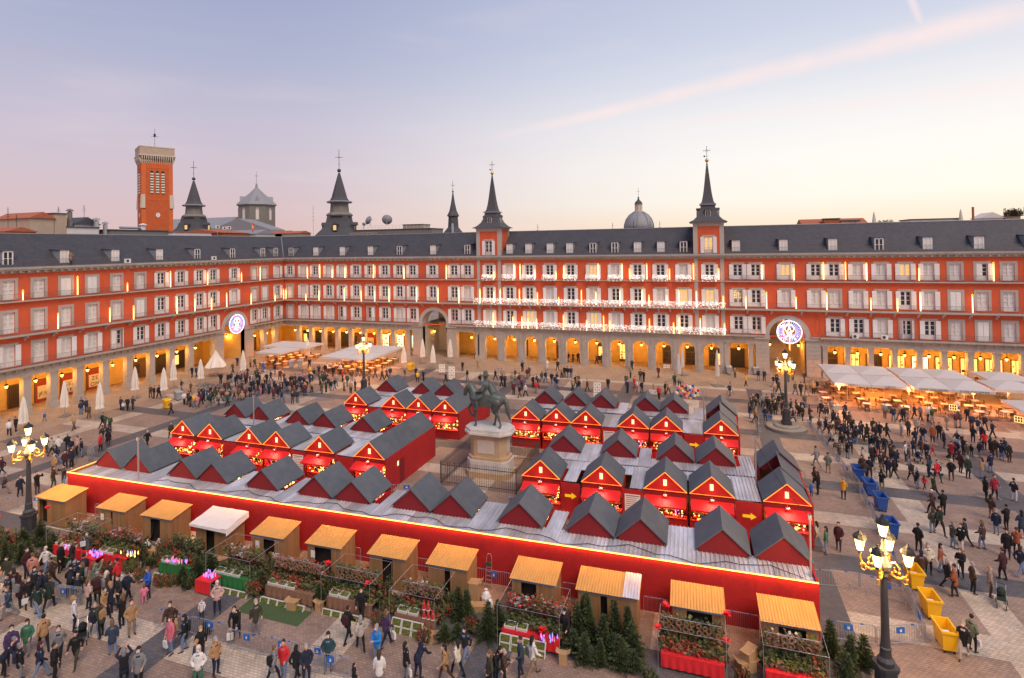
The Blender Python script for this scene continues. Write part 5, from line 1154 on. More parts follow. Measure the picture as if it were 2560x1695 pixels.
# left terraces
wl = 'under the white terrace tents on the left'
LC = [(8.0, 13.2, -16.4, -11.4), (4.6, 9.4, -11.0, -5.6), (9.5, 14.0, -11.0, -5.6), (21.9, 26.5, -17.0, -11.4), (26.6, 31.3, -17.0, -11.4), (21.5, 26.3, -11.2, -5.4), (26.4, 31.0, -11.2, -5.4)]
LN_ = ['white terrace tent nearest the square in the small left group', 'white terrace tent by the inner corner arcade', 'white terrace tent at the back right of the small left group', 'front left white terrace tent of the four lit by the lamp', 'front right white terrace tent of the four lit by the lamp', 'rear left white terrace tent of the group of four', 'rear right white terrace tent of the group of four']
for (x0, x1, y0, y1), nm in zip(LC, LN_):
    canopy(x0, x1, y0, y1, 2.7, nm)
    for x in (x0 + 1.1, x1 - 1.1):
        for y in (y0 + .9, y0 + 2.8, y0 + 4.5): table_set(x + random.uniform(-.3, .3), y, random.uniform(-.3, .3), wl)
for x, y in ((10.6, -13.8), (7.0, -8.3), (11.6, -8.3), (24.2, -14), (29, -14.5), (24, -8.4), (28.8, -8.4)): glow_lamp(x, y, 2.2, 700, 'glowing lamp on a steel post under the left terrace tents')

# ================================================================== WOODEN HUTS
def corrugated(w, d, mt):
    m = MB(); n = int(w / .075); vs = []; 
    for i in range(n + 1):
        x = -w / 2 + w * i / n; z = .011 * cos(i * pi)
        vs += [(x, 0, z), (x, d, z + .30)]
    m.add(vs, [(2 * i, 2 * i + 2, 2 * i + 3, 2 * i + 1) for i in range(n)]); return m.mesh('roof', mt, fixn=False)
HU = [(35.5, 3.1), (41.7, 2.8), (46.0, 2.8), (50.8, 2.8), (55.45, 2.6), (59.75, 2.6), (64.25, 2.6), (68.2, 2.6), (73.4, 2.6), (77.5, 3.3), (82.1, 2.6), (86.4, 2.6)]
HL = ['leftmost wooden hut, beside the street lamp', 'wooden hut right of the leftmost one, closed front', 'wooden hut with a dark door and cardboard box beside it', 'wooden hut with a white tarpaulin over its roof', 'wooden hut right of the tarpaulin covered one, white board at door', 'wooden hut with wide dark opening behind hanging garlands', 'wooden hut behind the wreath racks with a narrow dark door', 'wooden hut left of the step ladder with double doors', 'wooden hut right of the step ladder with dark doorway', 'wider wooden hut with patched metal roof behind the fir trees', 'wooden hut behind the stall with red poinsettias', 'last wooden hut at the lane end of the long wall']
for i, ((x, w), lb) in enumerate(zip(HU, HL)):
    yw = row_y(x, *BW); dpt = 1.55; yf = yw - .75 - dpt
    t = thing('wooden_hut', (x, yf, 0), ba, label=lb, cat='hut'); h0, h1 = 1.98, 2.24; bw = w - .16
    door_w = [.8, .0, .65, .6, .6, 1.0, .5, .12, .75, .10, 1.0, .95][i]; dx = [-.9, 0, -.2, -.1, .1, -.1, .0, -.05, -.25, -.15, .1, .1][i]
    nb = int(bw / .17); 
    for j in range(nb):
        a = -bw / 2 + bw * j / nb; b = a + bw / nb - .008
        if b > dx - door_w / 2 and a < dx + door_w / 2: continue
        wq = round(b - a, 3); ob('plank', shared(('plk', wq, h0), lambda: MB().box(0, wq, -.02, .02, .03, h0 - .02).mesh('plank', 'hut_wood')), t, (a, random.uniform(-.006, .006), 0))
    for s in (-1, 1):
        ns = 8
        for j in range(ns):
            a = dpt * j / ns; hh = round(h0 + (h1 - h0) * (j + .5) / ns, 2); wq = round(dpt / ns - .008, 3)
            ob('plank', shared(('plks', wq, hh), lambda: MB().box(-.02, .02, 0, wq, .03, hh - .03).mesh('plank', 'hut_wood')), t, (s * bw / 2, a, 0))
    MB().box(-bw / 2, bw / 2, dpt - .03, dpt, 0, h1 - .05).build('back_wall', 'hut_wood', t)
    MB().box(-bw / 2 + .03, bw / 2 - .03, .35, .38, 0, h0).build('hut_dark', 'shop_dark', t)  # dark sheet behind the doorway, the hut's inner shade put into colour
    fr = MB(); fr.box(-bw / 2 - .01, bw / 2 + .01, -.05, -.022, h0 - .16, h0 - .02); fr.build('fascia', 'c_grey', t)
    ob('roof', shared(('hroof', w), lambda: corrugated(w + .10, dpt + .28, 'hut_roof')), t, (0, -.15, h0 + .01))
    if i == 3:
        m = MB(); n = 10; vs = []
        for a in range(n + 1):
            for b in range(7): vs.append((-w / 2 - .16 + (w + .32) * a / n, -.34 + (dpt + .5) * b / 6, h0 + .09 + .31 * b / 6 + random.uniform(0, .035)))
        m.add(vs, [(a * 7 + b, (a + 1) * 7 + b, (a + 1) * 7 + b + 1, a * 7 + b + 1) for a in range(n) for b in range(6)])
        m.quad((-w / 2 - .16, -.34, h0 + .1), (w / 2 + .16, -.34, h0 + .1), (w / 2 + .2, -.37, h0 - .12), (-w / 2 - .16, -.36, h0 - .02)); m.quad((w / 2 + .16, -.34, h0 + .1), (w / 2 + .16, dpt + .15, h0 + .4), (w / 2 + .22, dpt + .1, h0 + .05), (w / 2 + .2, -.37, h0 - .32)); m.build('tarpaulin', 'tarp', t, fixn=False, smooth=True)
    if i == 9: ob('metal_patch', corrugated(.85, dpt + .30, 'galvanised'), t, (w / 2 - .40, -.17, h0 + .05))
    if i in (1, 4, 5): MB().box(-bw / 2 + .25, -bw / 2 + .55, -.035, -.024, 1.1, 1.55).build('notice', 'paper', t)
    if i == 4: MB().box(.45, .95, -.12, -.06, .1, 1.0).build('board', 'crate', t)

# ================================================================== GREENERY
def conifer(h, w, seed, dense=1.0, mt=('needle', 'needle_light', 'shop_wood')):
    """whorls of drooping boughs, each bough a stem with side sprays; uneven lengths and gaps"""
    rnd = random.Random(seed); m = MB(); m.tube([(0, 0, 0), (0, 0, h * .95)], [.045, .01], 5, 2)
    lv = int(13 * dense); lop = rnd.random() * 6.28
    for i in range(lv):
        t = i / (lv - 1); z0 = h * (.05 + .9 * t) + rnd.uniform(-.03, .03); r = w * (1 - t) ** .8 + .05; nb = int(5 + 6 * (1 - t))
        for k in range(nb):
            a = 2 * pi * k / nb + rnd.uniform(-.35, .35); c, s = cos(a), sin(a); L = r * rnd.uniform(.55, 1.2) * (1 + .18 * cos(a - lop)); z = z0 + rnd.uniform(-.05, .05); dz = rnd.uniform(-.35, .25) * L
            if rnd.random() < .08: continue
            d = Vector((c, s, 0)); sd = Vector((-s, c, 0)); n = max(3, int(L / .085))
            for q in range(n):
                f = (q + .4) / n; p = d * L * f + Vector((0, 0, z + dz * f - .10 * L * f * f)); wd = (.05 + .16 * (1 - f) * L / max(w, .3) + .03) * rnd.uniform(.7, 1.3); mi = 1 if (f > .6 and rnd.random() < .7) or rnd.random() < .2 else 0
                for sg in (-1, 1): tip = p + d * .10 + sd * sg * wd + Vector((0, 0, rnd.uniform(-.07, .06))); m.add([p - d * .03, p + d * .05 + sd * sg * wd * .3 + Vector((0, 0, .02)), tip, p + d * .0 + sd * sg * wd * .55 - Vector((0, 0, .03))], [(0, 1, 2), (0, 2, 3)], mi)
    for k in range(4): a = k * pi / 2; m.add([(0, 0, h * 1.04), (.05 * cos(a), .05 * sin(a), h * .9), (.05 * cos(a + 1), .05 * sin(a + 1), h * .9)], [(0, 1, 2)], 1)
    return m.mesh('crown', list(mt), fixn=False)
CON = [conifer(1.7, .55, 1, 1.3), conifer(1.25, .56, 2, 1.2), conifer(2.1, .8, 3, 1.5), conifer(1.9, .33, 4, 1.9), conifer(1.0, .5, 5, 1.1)]
CON2 = [conifer(1.7, .5, 11, 1.3), conifer(1.3, .62, 12, 1.1), conifer(2.0, .85, 13, 1.4), conifer(1.75, .38, 14, 1.8), conifer(.95, .55, 15, 1.0)]
def tree(x, y, k, s, label, grp, rot=None):
    t = thing('fir_tree', (x, y, 0), random.random() * 6, label=label, cat='fir tree', group=grp)
    if rot: t.rotation_euler = rot
    ob('pot', shared('pot', lambda: MB().lathe([(.13, 0), (.17, .26), (.18, .28)], 10).mesh('pot', 'rubber')), t, scale=s); ob('crown', random.choice((CON, CON2))[k], t, (0, 0, .12 * s), scale=(s * random.uniform(.9, 1.15), s * random.uniform(.9, 1.15), s * random.uniform(.88, 1.1)), rot=(random.uniform(-.09, .09), random.uniform(-.09, .09), 0))
def bush_mesh(sx, sy, sz, n, seed, mats, leaf=.125):
    rnd = random.Random(seed); m = MB()
    for i in range(n):
        u, v, w_ = rnd.uniform(-1, 1), rnd.uniform(-1, 1), rnd.random(); cl = .65 + .5 * sin(u * 7 + seed) * sin(v * 6 + 1.3 * seed)
        p = Vector((u * sx / 2, v * sy / 2, sz * w_ ** .6 * max(.3, cl))); a = rnd.random() * 6.28; L = leaf * rnd.uniform(.6, 1.6); d = Vector((cos(a), sin(a), rnd.uniform(-.2, .9))).normalized() * L; sd = d.cross(Vector((rnd.uniform(-1, 1), rnd.uniform(-1, 1), rnd.uniform(-1, 1)))).normalized() * L * .45
        m.add([p, p + d * .5 + sd, p + d, p + d * .5 - sd], [(0, 1, 2, 3)], rnd.randrange(len(mats)) if rnd.random() < .3 else int((sin(u * 4.1 + seed) + sin(v * 2.3 + u * 2 + 2 * seed) + 2) * len(mats) / 4.01) % len(mats))
    return m.mesh('foliage', list(mats), fixn=False)
GREENS = [bush_mesh(2.4, 1.0, .55, 900, 1, ('needle', 'needle_light', 'eucalyptus')), bush_mesh(2.4, 1.0, .6, 900, 2, ('eucalyptus', 'needle_light', 'dry_red', 'wicker')), bush_mesh(2.4, 1.0, .5, 900, 3, ('eucalyptus', 'moss', 'wicker', 'needle_light')), bush_mesh(2.4, 1.0, .55, 900, 4, ('needle', 'eucalyptus', 'needle_light', 'dry_red'))]
HANG = [bush_mesh(2.4, .22, .75, 500, 5, ('eucalyptus', 'needle_light')), bush_mesh(2.4, .22, .7, 420, 6, ('silver_leaf', 'wicker', 'eucalyptus', 'moss')), bush_mesh(2.4, .25, .7, 420, 7, ('silver_leaf', 'c_red', 'wicker', 'wicker', 'eucalyptus'))]
def crate_meshes():
    m = MB()
    for a in ((-.29, -.26, -.19, .19), (.26, .29, -.19, .19), (-.26, .26, -.19, -.16), (-.26, .26, .16, .19)): m.box(a[0], a[1], a[2], a[3], 0, .16)
    m.box(-.26, .26, -.16, .16, 0, .02); g_ = MB(); n = 6
    vs = [(-.25 + .5 * a / n, -.15 + .3 * b / n, .11 + random.uniform(0, .06)) for a in range(n + 1) for b in range(n + 1)]
    g_.add(vs, [(a * 7 + b, (a + 1) * 7 + b, (a + 1) * 7 + b + 1, a * 7 + b + 1) for a in range(n) for b in range(n)]); return m.mesh('moss_crate', 'crate'), g_.mesh('moss', 'moss')
CRATE = crate_meshes()
def crate(x, y, z, tilt, where, rz=0.0):
    o = ob('moss_crate', CRATE[0], None, (x, y, z), rot=(tilt, 0, rz), label='white rimmed crate of green moss ' + where, cat='crate', group='moss crates ' + where); ob('moss', CRATE[1], o)
def pipe_frame(x0, x1, y0, y1, h, label):
    m = thing('pipe_gazebo', (0, 0, 0), label=label, cat='gazebo')
    for x in (x0, x1):
        for y in (y0, y1): MB().tube([(x, y, 0), (x, y, h)], .011, 5).build('post', 'steel', m)
        MB().tube([(x, y0, h), (x, y1, h)], .010, 5).build('beam', 'steel', m)
    for y in (y0, y1): MB().tube([(x0, y, h), (x1, y, h)], .010, 5).build('beam', 'steel', m)
WR = MB().torus((0, 0, 0), .11, .035, 10, 5).mesh('wreath', 'wicker')
def wreath_rail(x0, x1, y, z, label, rows_=2, mt='wicker'):
    t = thing('wreath_rail', (x0, y, 0), label=label, cat='wreath display'); MB().tube([(0, 0, z + .18), (x1 - x0, 0, z + .18)], .018, 5).build('rail', 'steel', t)
    for r in range(rows_):
        n = int((x1 - x0) / .3)
        for i in range(n): ob('wreath', WR, t, ((i + .5) * (x1 - x0) / n + random.uniform(-.04, .04), random.uniform(-.05, .05), z - r * .3 + random.uniform(-.03, .03)), rz=random.uniform(-.4, .4), scale=random.uniform(.85, 1.2))
def table(x0, x1, y0, y1, h, mt, label):
    t = thing('stall_table', ((x0 + x1) / 2, (y0 + y1) / 2, 0), label=label, cat='table'); a, b = (x1 - x0) / 2, (y1 - y0) / 2
    m = MB(); m.box(-a, a, -b, b, h - .03, h); m.build('table_top', mt, t); n = 16; m = MB(); vs = []
    for i in range(n + 1): x = -a + 2 * a * i / n; vs += [(x, -b - .012 - .02 * (i % 2), h), (x, -b - .03 - .05 * (i % 2), .12)]
    m.add(vs, [(2 * i, 2 * i + 1, 2 * i + 3, 2 * i + 2) for i in range(n)]); m.build('cloth', mt, t, fixn=False)
    for sx in (-1, 1):
        for sy in (-1, 1): MB().box(sx * (a - .05) - .02, sx * (a - .05) + .02, sy * (b - .05) - .02, sy * (b - .05) + .02, 0, h - .03).build('leg', 'steel', t)
def foliage_bed(x0, x1, y, z, k, label, sy=1.0, sz=1.0):
    o = thing('greenery', ((x0 + x1) / 2, y, z), label=label, cat='greenery'); ob('foliage', GREENS[k % 4], o, scale=((x1 - x0) / 2.4, sy, sz), kind='stuff')
def hanging(x0, x1, y, z, k, label):
    o = thing('garland', ((x0 + x1) / 2, y, z), label=label, cat='garland'); ob('foliage', HANG[k % 3], o, scale=((x1 - x0) / 2.4, 1, 1), kind='stuff')
def poinsettia(x, y, z, s, label):
    rnd = random.Random(int(x * 10)); m = MB()
    for i in range(26):
        a = rnd.random() * 6.28; e = rnd.uniform(-.2, .9); L = s * rnd.uniform(.7, 1.1); d = Vector((cos(a), sin(a), e)).normalized() * L; sd = d.cross(Vector((0, 0, 1))).normalized() * L * .32; m.add([(0, 0, 0), d * .5 + sd, d, d * .5 - sd], [(0, 1, 2, 3)])
    m.build('poinsettia', 'poinsettia', loc=(x, y, z), fixn=False, label=label, cat='flower', group='red poinsettia bows on the stalls')
def lights_pile(x0, x1, y, z, label, mt1='goods_pinkglow', mt2='goods_blueglow', n=26):
    m = MB(); w = x1 - x0
    for i in range(n):
        x = random.uniform(0, w); yy = random.uniform(-.25, .25); m.lathe([(.025, 0), (.034, .06), (.014, .16 + .06 * random.random()), (.003, .22)], 6, (x, yy, 0), random.choice((0, 1, 2, 3)))
    m.build('light_figures', [mt1, mt2, 'c_white', 'c_red'], loc=(x0, y, z), label=label, cat='light ornament')
SN = ['beside the leftmost hut', 'of the second greenery stall', 'of the third greenery stall', 'before the tarpaulin covered hut', 'of the stall with the green skirted table', 'on the stall with the green ground mat', 'on the stall left of the shoppers in blue', 'on the stall with red santa figures', 'on the red clothed stall left of the fir trees', 'on the poinsettia stall', 'on the last stall']
# stall 1..11: (x0, x1, y_back, y_front)
G = [(33.2, 36.8, -69.2, -70.6), (40.2, 43.6, -67.2, -69.2), (44.1, 47.0, -67.2, -69.0), (49.2, 52.0, -66.6, -68.6), (53.5, 56.9, -66.1, -68.5), (57.6, 61.2, -66.2, -68.5), (61.8, 65.0, -66.0, -68.3), (66.3, 69.0, -65.8, -68.4), (72.3, 75.6, -65.4, -67.8), (80.3, 83.4, -65.2, -67.1), (85.0, 87.7, -64.9, -66.8)]
for i, (x0, x1, yb, yf) in enumerate(G):
    s = SN[i]
    if i in (1, 4, 6, 7, 8, 9, 10): pipe_frame(x0, x1, yb, yf, 2.15, 'thin steel pipe frame ' + s)
    table(x0 + .1, x1 - .1, yf + .35, yf + 1.25, .72, ['red_cloth', 'red_cloth', 'red_cloth', 'green_cloth', 'green_cloth', 'wicker', 'wicker', 'wicker', 'red_cloth', 'red_cloth', 'red_cloth'][i], 'cloth covered trestle table ' + s)
    foliage_bed(x0 + .1, x1 - .1, yf + .95, .68, i, 'bed of cut greenery lying ' + s, .8, .8)
    foliage_bed(x0, x1, yb - .35, .25, i + 1, 'tall rear bank of greenery ' + s, .9, 2.0)
    foliage_bed(x0, x1, yf + 1.5, .15, i + 2, 'thick bank of moss and branches ' + s, .9, 1.7)
    if i: hanging(x0 + .1, x1 - .1, yf + 1.3, 1.42, i, 'garland hanging from the frame ' + s)
    if i in (5, 6, 7, 9, 10): wreath_rail(x0 + .15, x1 - .15, yf + 1.15, 1.85, 'rail of small hanging wreaths ' + s)
    if i < 9:
        nx = int((x1 - x0 - .2) / .62)
        for a in range(nx):
            for b in range(2 if i in (7, 8) else 1):
                if i == 7 and a == nx - 1 and b: continue
                crate(x0 + .4 + a * .62, yf + .06 + .12 * b, .04 + .38 * b, radians(66), s)
        for a in range(max(1, nx - 2)): crate(x0 + .5 + a * .66, yf + .62, .76, radians(12), s)
for x, y, z in ((36.6, -66.9, 1.9), (34.0, -68.6, 1.6), (61.0, -66.6, 1.75), (64.4, -67.6, 1.7), (80.3, -67.0, 2.1), (80.6, -65.3, 2.2), (83.4, -66.8, 2.0), (83.5, -65.2, 2.25), (74.6, -67.4, 1.1)): poinsettia(x, y, z, .24, 'red poinsettia bow tied on a stall of greens')
lights_pile(43.9, 45.0, -68.9, .76, 'pink glowing figures on the red cloth of the third stall'); lights_pile(46.2, 47.6, -68.4, .9, 'green and white glowing stars of the third stall', 'goods_blueglow', 'goods_glow', 16)
lights_pile(53.5, 54.4, -68.6, .86, 'pink and blue glowing towers on the red cloth of the green stall', n=34); lights_pile(50.0, 51.6, -68.2, .95, 'pink glowing figures before the tarpaulin covered hut'); lights_pile(74.2, 75.5, -67.6, .8, 'blue and pink light figures on the red clothed stall', 'goods_blueglow', 'goods_pinkglow', 20); lights_pile(41.6, 42.3, -68.9, .8, 'small pink lights of the second stall', n=10)
table(53.3, 54.5, -69.1, -68.3, .8, 'red_cloth', 'small red clothed table with glowing towers'); table(43.8, 45.0, -69.3, -68.6, .7, 'red_cloth', 'small red clothed table with pink lights')
MB().box(57.0, 61.3, -69.7, -68.45, .002, .012).build('ground_mat', 'green_mat', label='dark green mat on the paving before a stall', cat='mat')
# santa figures: small red hanging dolls
for i in range(5):
    t = thing('santa_doll', (68.15 + (i % 3) * .26, -67.95, .75 + .45 * (i // 3)), label='red hanging santa doll with white trim at the wreath stall', cat='doll', group='red santa dolls'); MB().lathe([(.09, 0), (.11, .12), (.07, .28)], 8).build('body', 'c_red', t); MB().ball((0, 0, .33), .06, 8).build('head', 'skin', t); MB().lathe([(.065, .36), (.04, .45), (.005, .52)], 8).build('cap', 'c_red', t); MB().lathe([(.115, .0), (.118, .04)], 8).build('trim', 'c_white', t)
# fir trees for sale
for n_, (x, y, k, s) in enumerate(sorted(((76.8, -67.6, 1, 1.0), (77.6, -67.6, 3, .8), (78.5, -67.4, 1, 1.25), (79.0, -66.6, 1, 1.3), (76.2, -66.1, 3, 1.1), (76.8, -65.9, 3, 1.15), (77.5, -66.2, 3, 1.0), (78.1, -65.7, 3, 1.2), (78.8, -65.5, 3, 1.15), (76.1, -66.9, 4, 1.0), (78.0, -66.7, 4, 1.1), (79.2, -67.3, 4, 1.0), (76.5, -65.6, 3, 1.1)))): tree(x, y, k, s, ORD[n_] + (' bushy' if k != 3 else ' slim') + ' fir before the wider hut, counted from the red clothed stall', 'fir trees before the wider hut')
for n_, (x, y, k, s) in enumerate(sorted(((71.6, -67.4, 2, .9), (71.9, -66.6, 2, .85), (69.6, -66.5, 3, .95), (70.0, -66.4, 3, 1.0), (70.1, -67.9, 4, .9), (69.5, -68.2, 4, .8)))): tree(x, y, k, s, ORD[n_] + ' fir from the santa dolls, between the santa stall and the red clothed stall', 'fir trees by the step ladder')
for n_, (x, y, k, s) in enumerate(sorted(((89.8, -63.7, 1, 1.05), (88.9, -64.5, 0, 1.0), (88.4, -63.4, 0, 1.1), (88.7, -65.3, 0, .85)))): tree(x, y, k, s, ORD[n_] + ' fir tree from the last hut towards the street lamp', 'fir trees at the lane end')
for n_, (x, y, k, s) in enumerate(sorted(((37.4, -67.8, 2, .75), (39.3, -69.7, 2, .6), (38.4, -70.5, 2, .7), (39.2, -70.1, 1, .9), (36.9, -68.6, 1, .9), (52.2, -67.9, 2, .75), (52.7, -67.4, 1, 1.1), (51.7, -68.6, 1, .8), (57.2, -67.9, 1, 1.0), (61.4, -67.8, 1, .9), (56.9, -71.7, 4, .7), (40.1, -69.0, 1, .8)))): tree(x, y, k, s, ORD[n_] + ' bushy fir among the greens, counted from the leftmost hut lamp', 'fir trees left' if x < 50 else 'fir trees middle')
for i, (x, y, k, s) in enumerate(((37.8, -69.4, 0, .9), (40.8, -69.9, 3, .8), (42.6, -69.6, 0, .7), (47.4, -68.7, 2, .9), (48.2, -68.0, 0, 1.0), (48.9, -67.3, 3, 1.1), (49.0, -69.2, 1, .8), (52.6, -68.9, 0, .9), (57.0, -68.2, 1, 1.0), (57.3, -67.3, 3, 1.1), (61.5, -67.0, 0, 1.0), (65.6, -67.0, 2, 1.0), (65.5, -68.3, 1, .7), (36.6, -70.2, 3, .8), (70.6, -67.2, 1, .8), (47.8, -66.6, 1, 1.1), (39.0, -68.4, 0, 1.1), (44.0, -67.9, 3, 1.0), (80.0, -67.9, 0, .6), (84.1, -66.8, 1, .8))):
    o = thing('potted_shrub', (x, y, 0), i, label='leafy potted shrub on the paving ' + ('among the left greenery stalls' if x < 53 else 'among the right greenery stalls'), cat='shrub', group='potted shrubs left' if x < 53 else 'potted shrubs right'); ob('foliage', GREENS[k], o, (0, 0, .18), scale=(.36 * s, .85 * s, 1.3 * s), kind='stuff'); ob('pot', _cache['pot'], o)
for i, (x, y) in enumerate(((50.6, -69.2), (51.1, -69.0), (45.8, -69.2), (46.6, -69.1), (68.5, -68.6))): ob('red_shrub', GREENS[1], None, (x, y, 0), scale=(.3, .5, 1.1), label='reddish berry shrub on the ground before a greenery stall', cat='shrub', group='reddish berry shrubs')
# cardboard boxes, bags, ladder
def box_thing(x, y, z, sx, sy, sz, rz, label):
    t = thing('cardboard_box', (x, y, z), rz, label=label, cat='box'); MB().box(-sx / 2, sx / 2, -sy / 2, sy / 2, 0, sz).build('carton', 'cardboard', t)
    for s in (-1, 1): MB().obox((s * (sx / 2 + .08), 0, sz + .05), (.2, sy, .012), Matrix.Rotation(s * radians(-30), 3, 'Y')).build('flap', 'cardboard', t)
for a in ((69.75, -64.7, 0, .6, .6, 1.15, .1, 'tall cardboard box leaning by the double door hut'), (70.3, -65.4, 0, .7, .5, .35, .3, 'low open cardboard box near the step ladder'), (84.3, -65.6, 0, .8, .6, .5, .5, 'open cardboard box between the last two huts'), (84.4, -65.5, .5, .6, .5, .4, 1.0, 'upper cardboard box of the stack by the last huts'), (47.3, -66.9, 0, .7, .5, .55, .1, 'closed cardboard box beside a dark hut door'), (52.6, -66.6, 0, .8, .6, .6, .2, 'large cardboard box right of the tarpaulin hut'), (60.0, -68.5, 0, .55, .45, .45, .1, 'cardboard box of wrapped plants on the green mat'), (61.6, -68.2, 0, .35, .35, .5, 0, 'small upright box at the wreath stall corner'), (75.8, -67.9, 0, .38, .34, .55, .1, 'brown paper box at the red clothed stall end'), (68.7, -68.35, 0, .5, .4, .35, 0, 'cardboard box under the santa dolls'), (39.5, -71.4, 0, .4, .35, .4, .4, 'cardboard box on the paving among shoppers')): box_thing(*a)
ld = thing('step_ladder', (70.05, -63.35, 0), ba, label='aluminium step ladder with green tray leaning by the red wall', cat='ladder')
for s in (-1, 1): MB().tube([(s * .2, 0, 0), (s * .16, .22, 1.75)], .02, 5).build('rail', 'steel', ld)
for k_ in range(6): MB().box(-.19, .19, .02 + .03 * k_, .09 + .03 * k_, .2 + .24 * k_, .23 + .24 * k_).build('step', 'steel', ld)
MB().box(-.17, .17, .1, .14, 1.3, 1.5).build('tray', 'c_green', ld); MB().tube([(-.16, .22, 1.75), (-.1, .24, 1.95), (.1, .24, 1.95), (.16, .22, 1.75)], .02, 5).build('handle', 'steel', ld)
def bag(x, y, z, s, label, mt='plastic_bag'):
    m = MB(); m.lathe([(.16 * s, 0), (.24 * s, .12 * s), (.26 * s, .3 * s), (.16 * s, .5 * s), (.05 * s, .6 * s), (.09 * s, .68 * s)], 9, sx=random.uniform(.8, 1.2)); m.build('plastic_bag', mt, loc=(x, y, z), label=label, cat='bag', group=label)
for x, y, z, s in ((70.4, -64.6, .0, 1.1), (70.8, -65.0, 0, .9), (46.3, -66.7, .3, .9), (47.0, -66.4, .4, .8), (44.8, -66.3, .3, .8)): bag(x, y, z, s, 'crumpled translucent bag lying among the huts')
# ================================================================== BARRIERS AND BINS
def barrier_meshes(L=2.3):
    m = MB(); h = 1.05; m.tube([(.0, 0, .18), (0, 0, h - .1), (.04, 0, h - .03), (.12, 0, h), (L - .12, 0, h), (L - .04, 0, h - .03), (L, 0, h - .1), (L, 0, .18)], .02, 5); m.tube([(0, 0, .18), (L, 0, .18)], .018, 5)
    b = MB(); n = 19
    for i in range(1, n): x = L * i / n; b.box(x - .006, x + .006, -.006, .006, .18, h)
    f = MB()
    for x in (.35, L - .35): f.tube([(x, -.3, .0), (x, -.24, .1), (x, 0, .19), (x, .24, .1), (x, .3, 0)], .015, 5)
    p = MB(); p.box(L * .5 - .19, L * .5 + .19, -.03, .03, .66, .95); q = MB()
    q.box(L * .5 - .05, L * .5 + .05, -.034, -.031, .73, .83); q.tube([(L * .5 - .06, -.034, .83), (L * .5 - .04, -.034, .88), (L * .5, -.034, .86), (L * .5 + .04, -.034, .88), (L * .5 + .06, -.034, .83)], .008, 4)
    tp = MB(); tp.box(L * .2, L * .26, -.024, .024, h - .024, h + .024); tp.box(L * .72, L * .78, -.024, .024, h - .024, h + .024)
    return [m.mesh('frame', 'barrier_steel'), b.mesh('bars', 'barrier_steel'), f.mesh('foot', 'barrier_steel'), p.mesh('plate', 'barrier_blue'), q.mesh('emblem', 'crate'), tp.mesh('tape', 'barrier_blue')]
BR = barrier_meshes()
def barrier_run(p, q, label, plate=1, L=2.3):
    p, q = Vector((*p, 0)), Vector((*q, 0)); d = q - p; n = max(1, round(d.length / (L + .08))); a = math.atan2(d.y, d.x); st = d.length / n
    for i in range(n):
        t = thing('crowd_barrier', p + d * (i / n), a + random.uniform(-.03, .03), label=label, cat='barrier', group=label); t.scale = ((st - .06) / L, 1, 1)
        for nm, me in zip(('frame', 'bar', 'foot'), BR[:3]): ob(nm, me, t)
        ob('tape', BR[5], t)
        if plate == 2 or (plate == 1 and random.random() < .4): o = ob('plate', BR[3], t); ob('emblem', BR[4], o)
barrier_run((53.7, -72.1), (58.9, -72.0), 'steel crowd barrier in the line crossing the near paving', 2); barrier_run((59.2, -72.2), (65.4, -71.8), 'steel crowd barrier in the near line, right of the hatted couple', 2)
barrier_run((64.3, -72.3), (66.4, -72.0), 'steel crowd barrier doubled behind the near line', 2)
for k_ in range(3): barrier_run((45.7, -72.5 + .09 * k_), (48.0, -72.15 + .09 * k_), 'steel crowd barrier stacked among the shoppers at left', 2 if k_ == 0 else 0)
barrier_run((88.3, -57.4), (91.1, -57.0), 'steel crowd barrier closing the lane end of the long row'); barrier_run((91.1, -57.0), (93.6, -57.9), 'steel crowd barrier joining the bin line')
barrier_run((88.2, -62.2), (90.7, -62.0), 'steel crowd barrier by the last hut with a blue plate', 2); barrier_run((90.7, -62.0), (93.1, -61.1), 'steel crowd barrier by the last yellow bin', 2)
barrier_run((93.1, -61.0), (93.6, -54.5), 'steel crowd barrier in front of the yellow bins'); barrier_run((93.7, -54.4), (94.4, -42.5), 'steel crowd barrier in front of the blue bins'); barrier_run((94.4, -42.4), (93.7, -31.5), 'steel crowd barrier along the crowded lane'); barrier_run((93.7, -31.5), (93.2, -25.5), 'steel crowd barrier beside the round lamp plinth')
barrier_run((93.2, -25.4), (88.2, -25.0), 'steel crowd barrier behind the round lamp plinth'); barrier_run((88.2, -25.2), (87.8, -31.0), 'steel crowd barrier between lamp plinth and market')
barrier_run((90.9, -66.6), (92.6, -67.4), 'steel crowd barrier at the foot of the near right lamp')
for a, b in (((57.5, -63.55), (61.2, -63.45)), ((64.8, -63.35), (66.8, -63.3)), ((69.2, -63.25), (71.6, -63.15)), ((74.6, -63.1), (76.0, -63.05)), ((79.2, -63.0), (80.6, -62.95)), ((83.4, -62.9), (85.2, -62.85)), ((37.4, -64.05), (40.2, -64.0)), ((52.4, -63.7), (53.8, -63.65))): barrier_run(a, b, 'steel crowd barrier standing against the long red wall')
barrier_run((30.0, -46.5), (33.5, -42.6), 'steel crowd barrier behind the left market block'); barrier_run((22.5, -36.5), (40.8, -31.2), 'steel crowd barrier line behind the left market blocks'); barrier_run((28, -34.0), (33.5, -30.6), 'steel crowd barrier of the second line behind the left blocks')
barrier_run((59.0, -30.5), (63.4, -31.5), 'steel crowd barrier in the gap behind the bronze horse'); barrier_run((28.0, -66.5), (32.5, -63.8), 'steel crowd barrier left of the long red wall'); barrier_run((57.6, -54.4), (60.6, -53.2), 'steel crowd barrier left of the pedestal railing', 2); barrier_run((67.4, -53.4), (69.0, -53.7), 'steel crowd barrier right of the pedestal railing', 2)
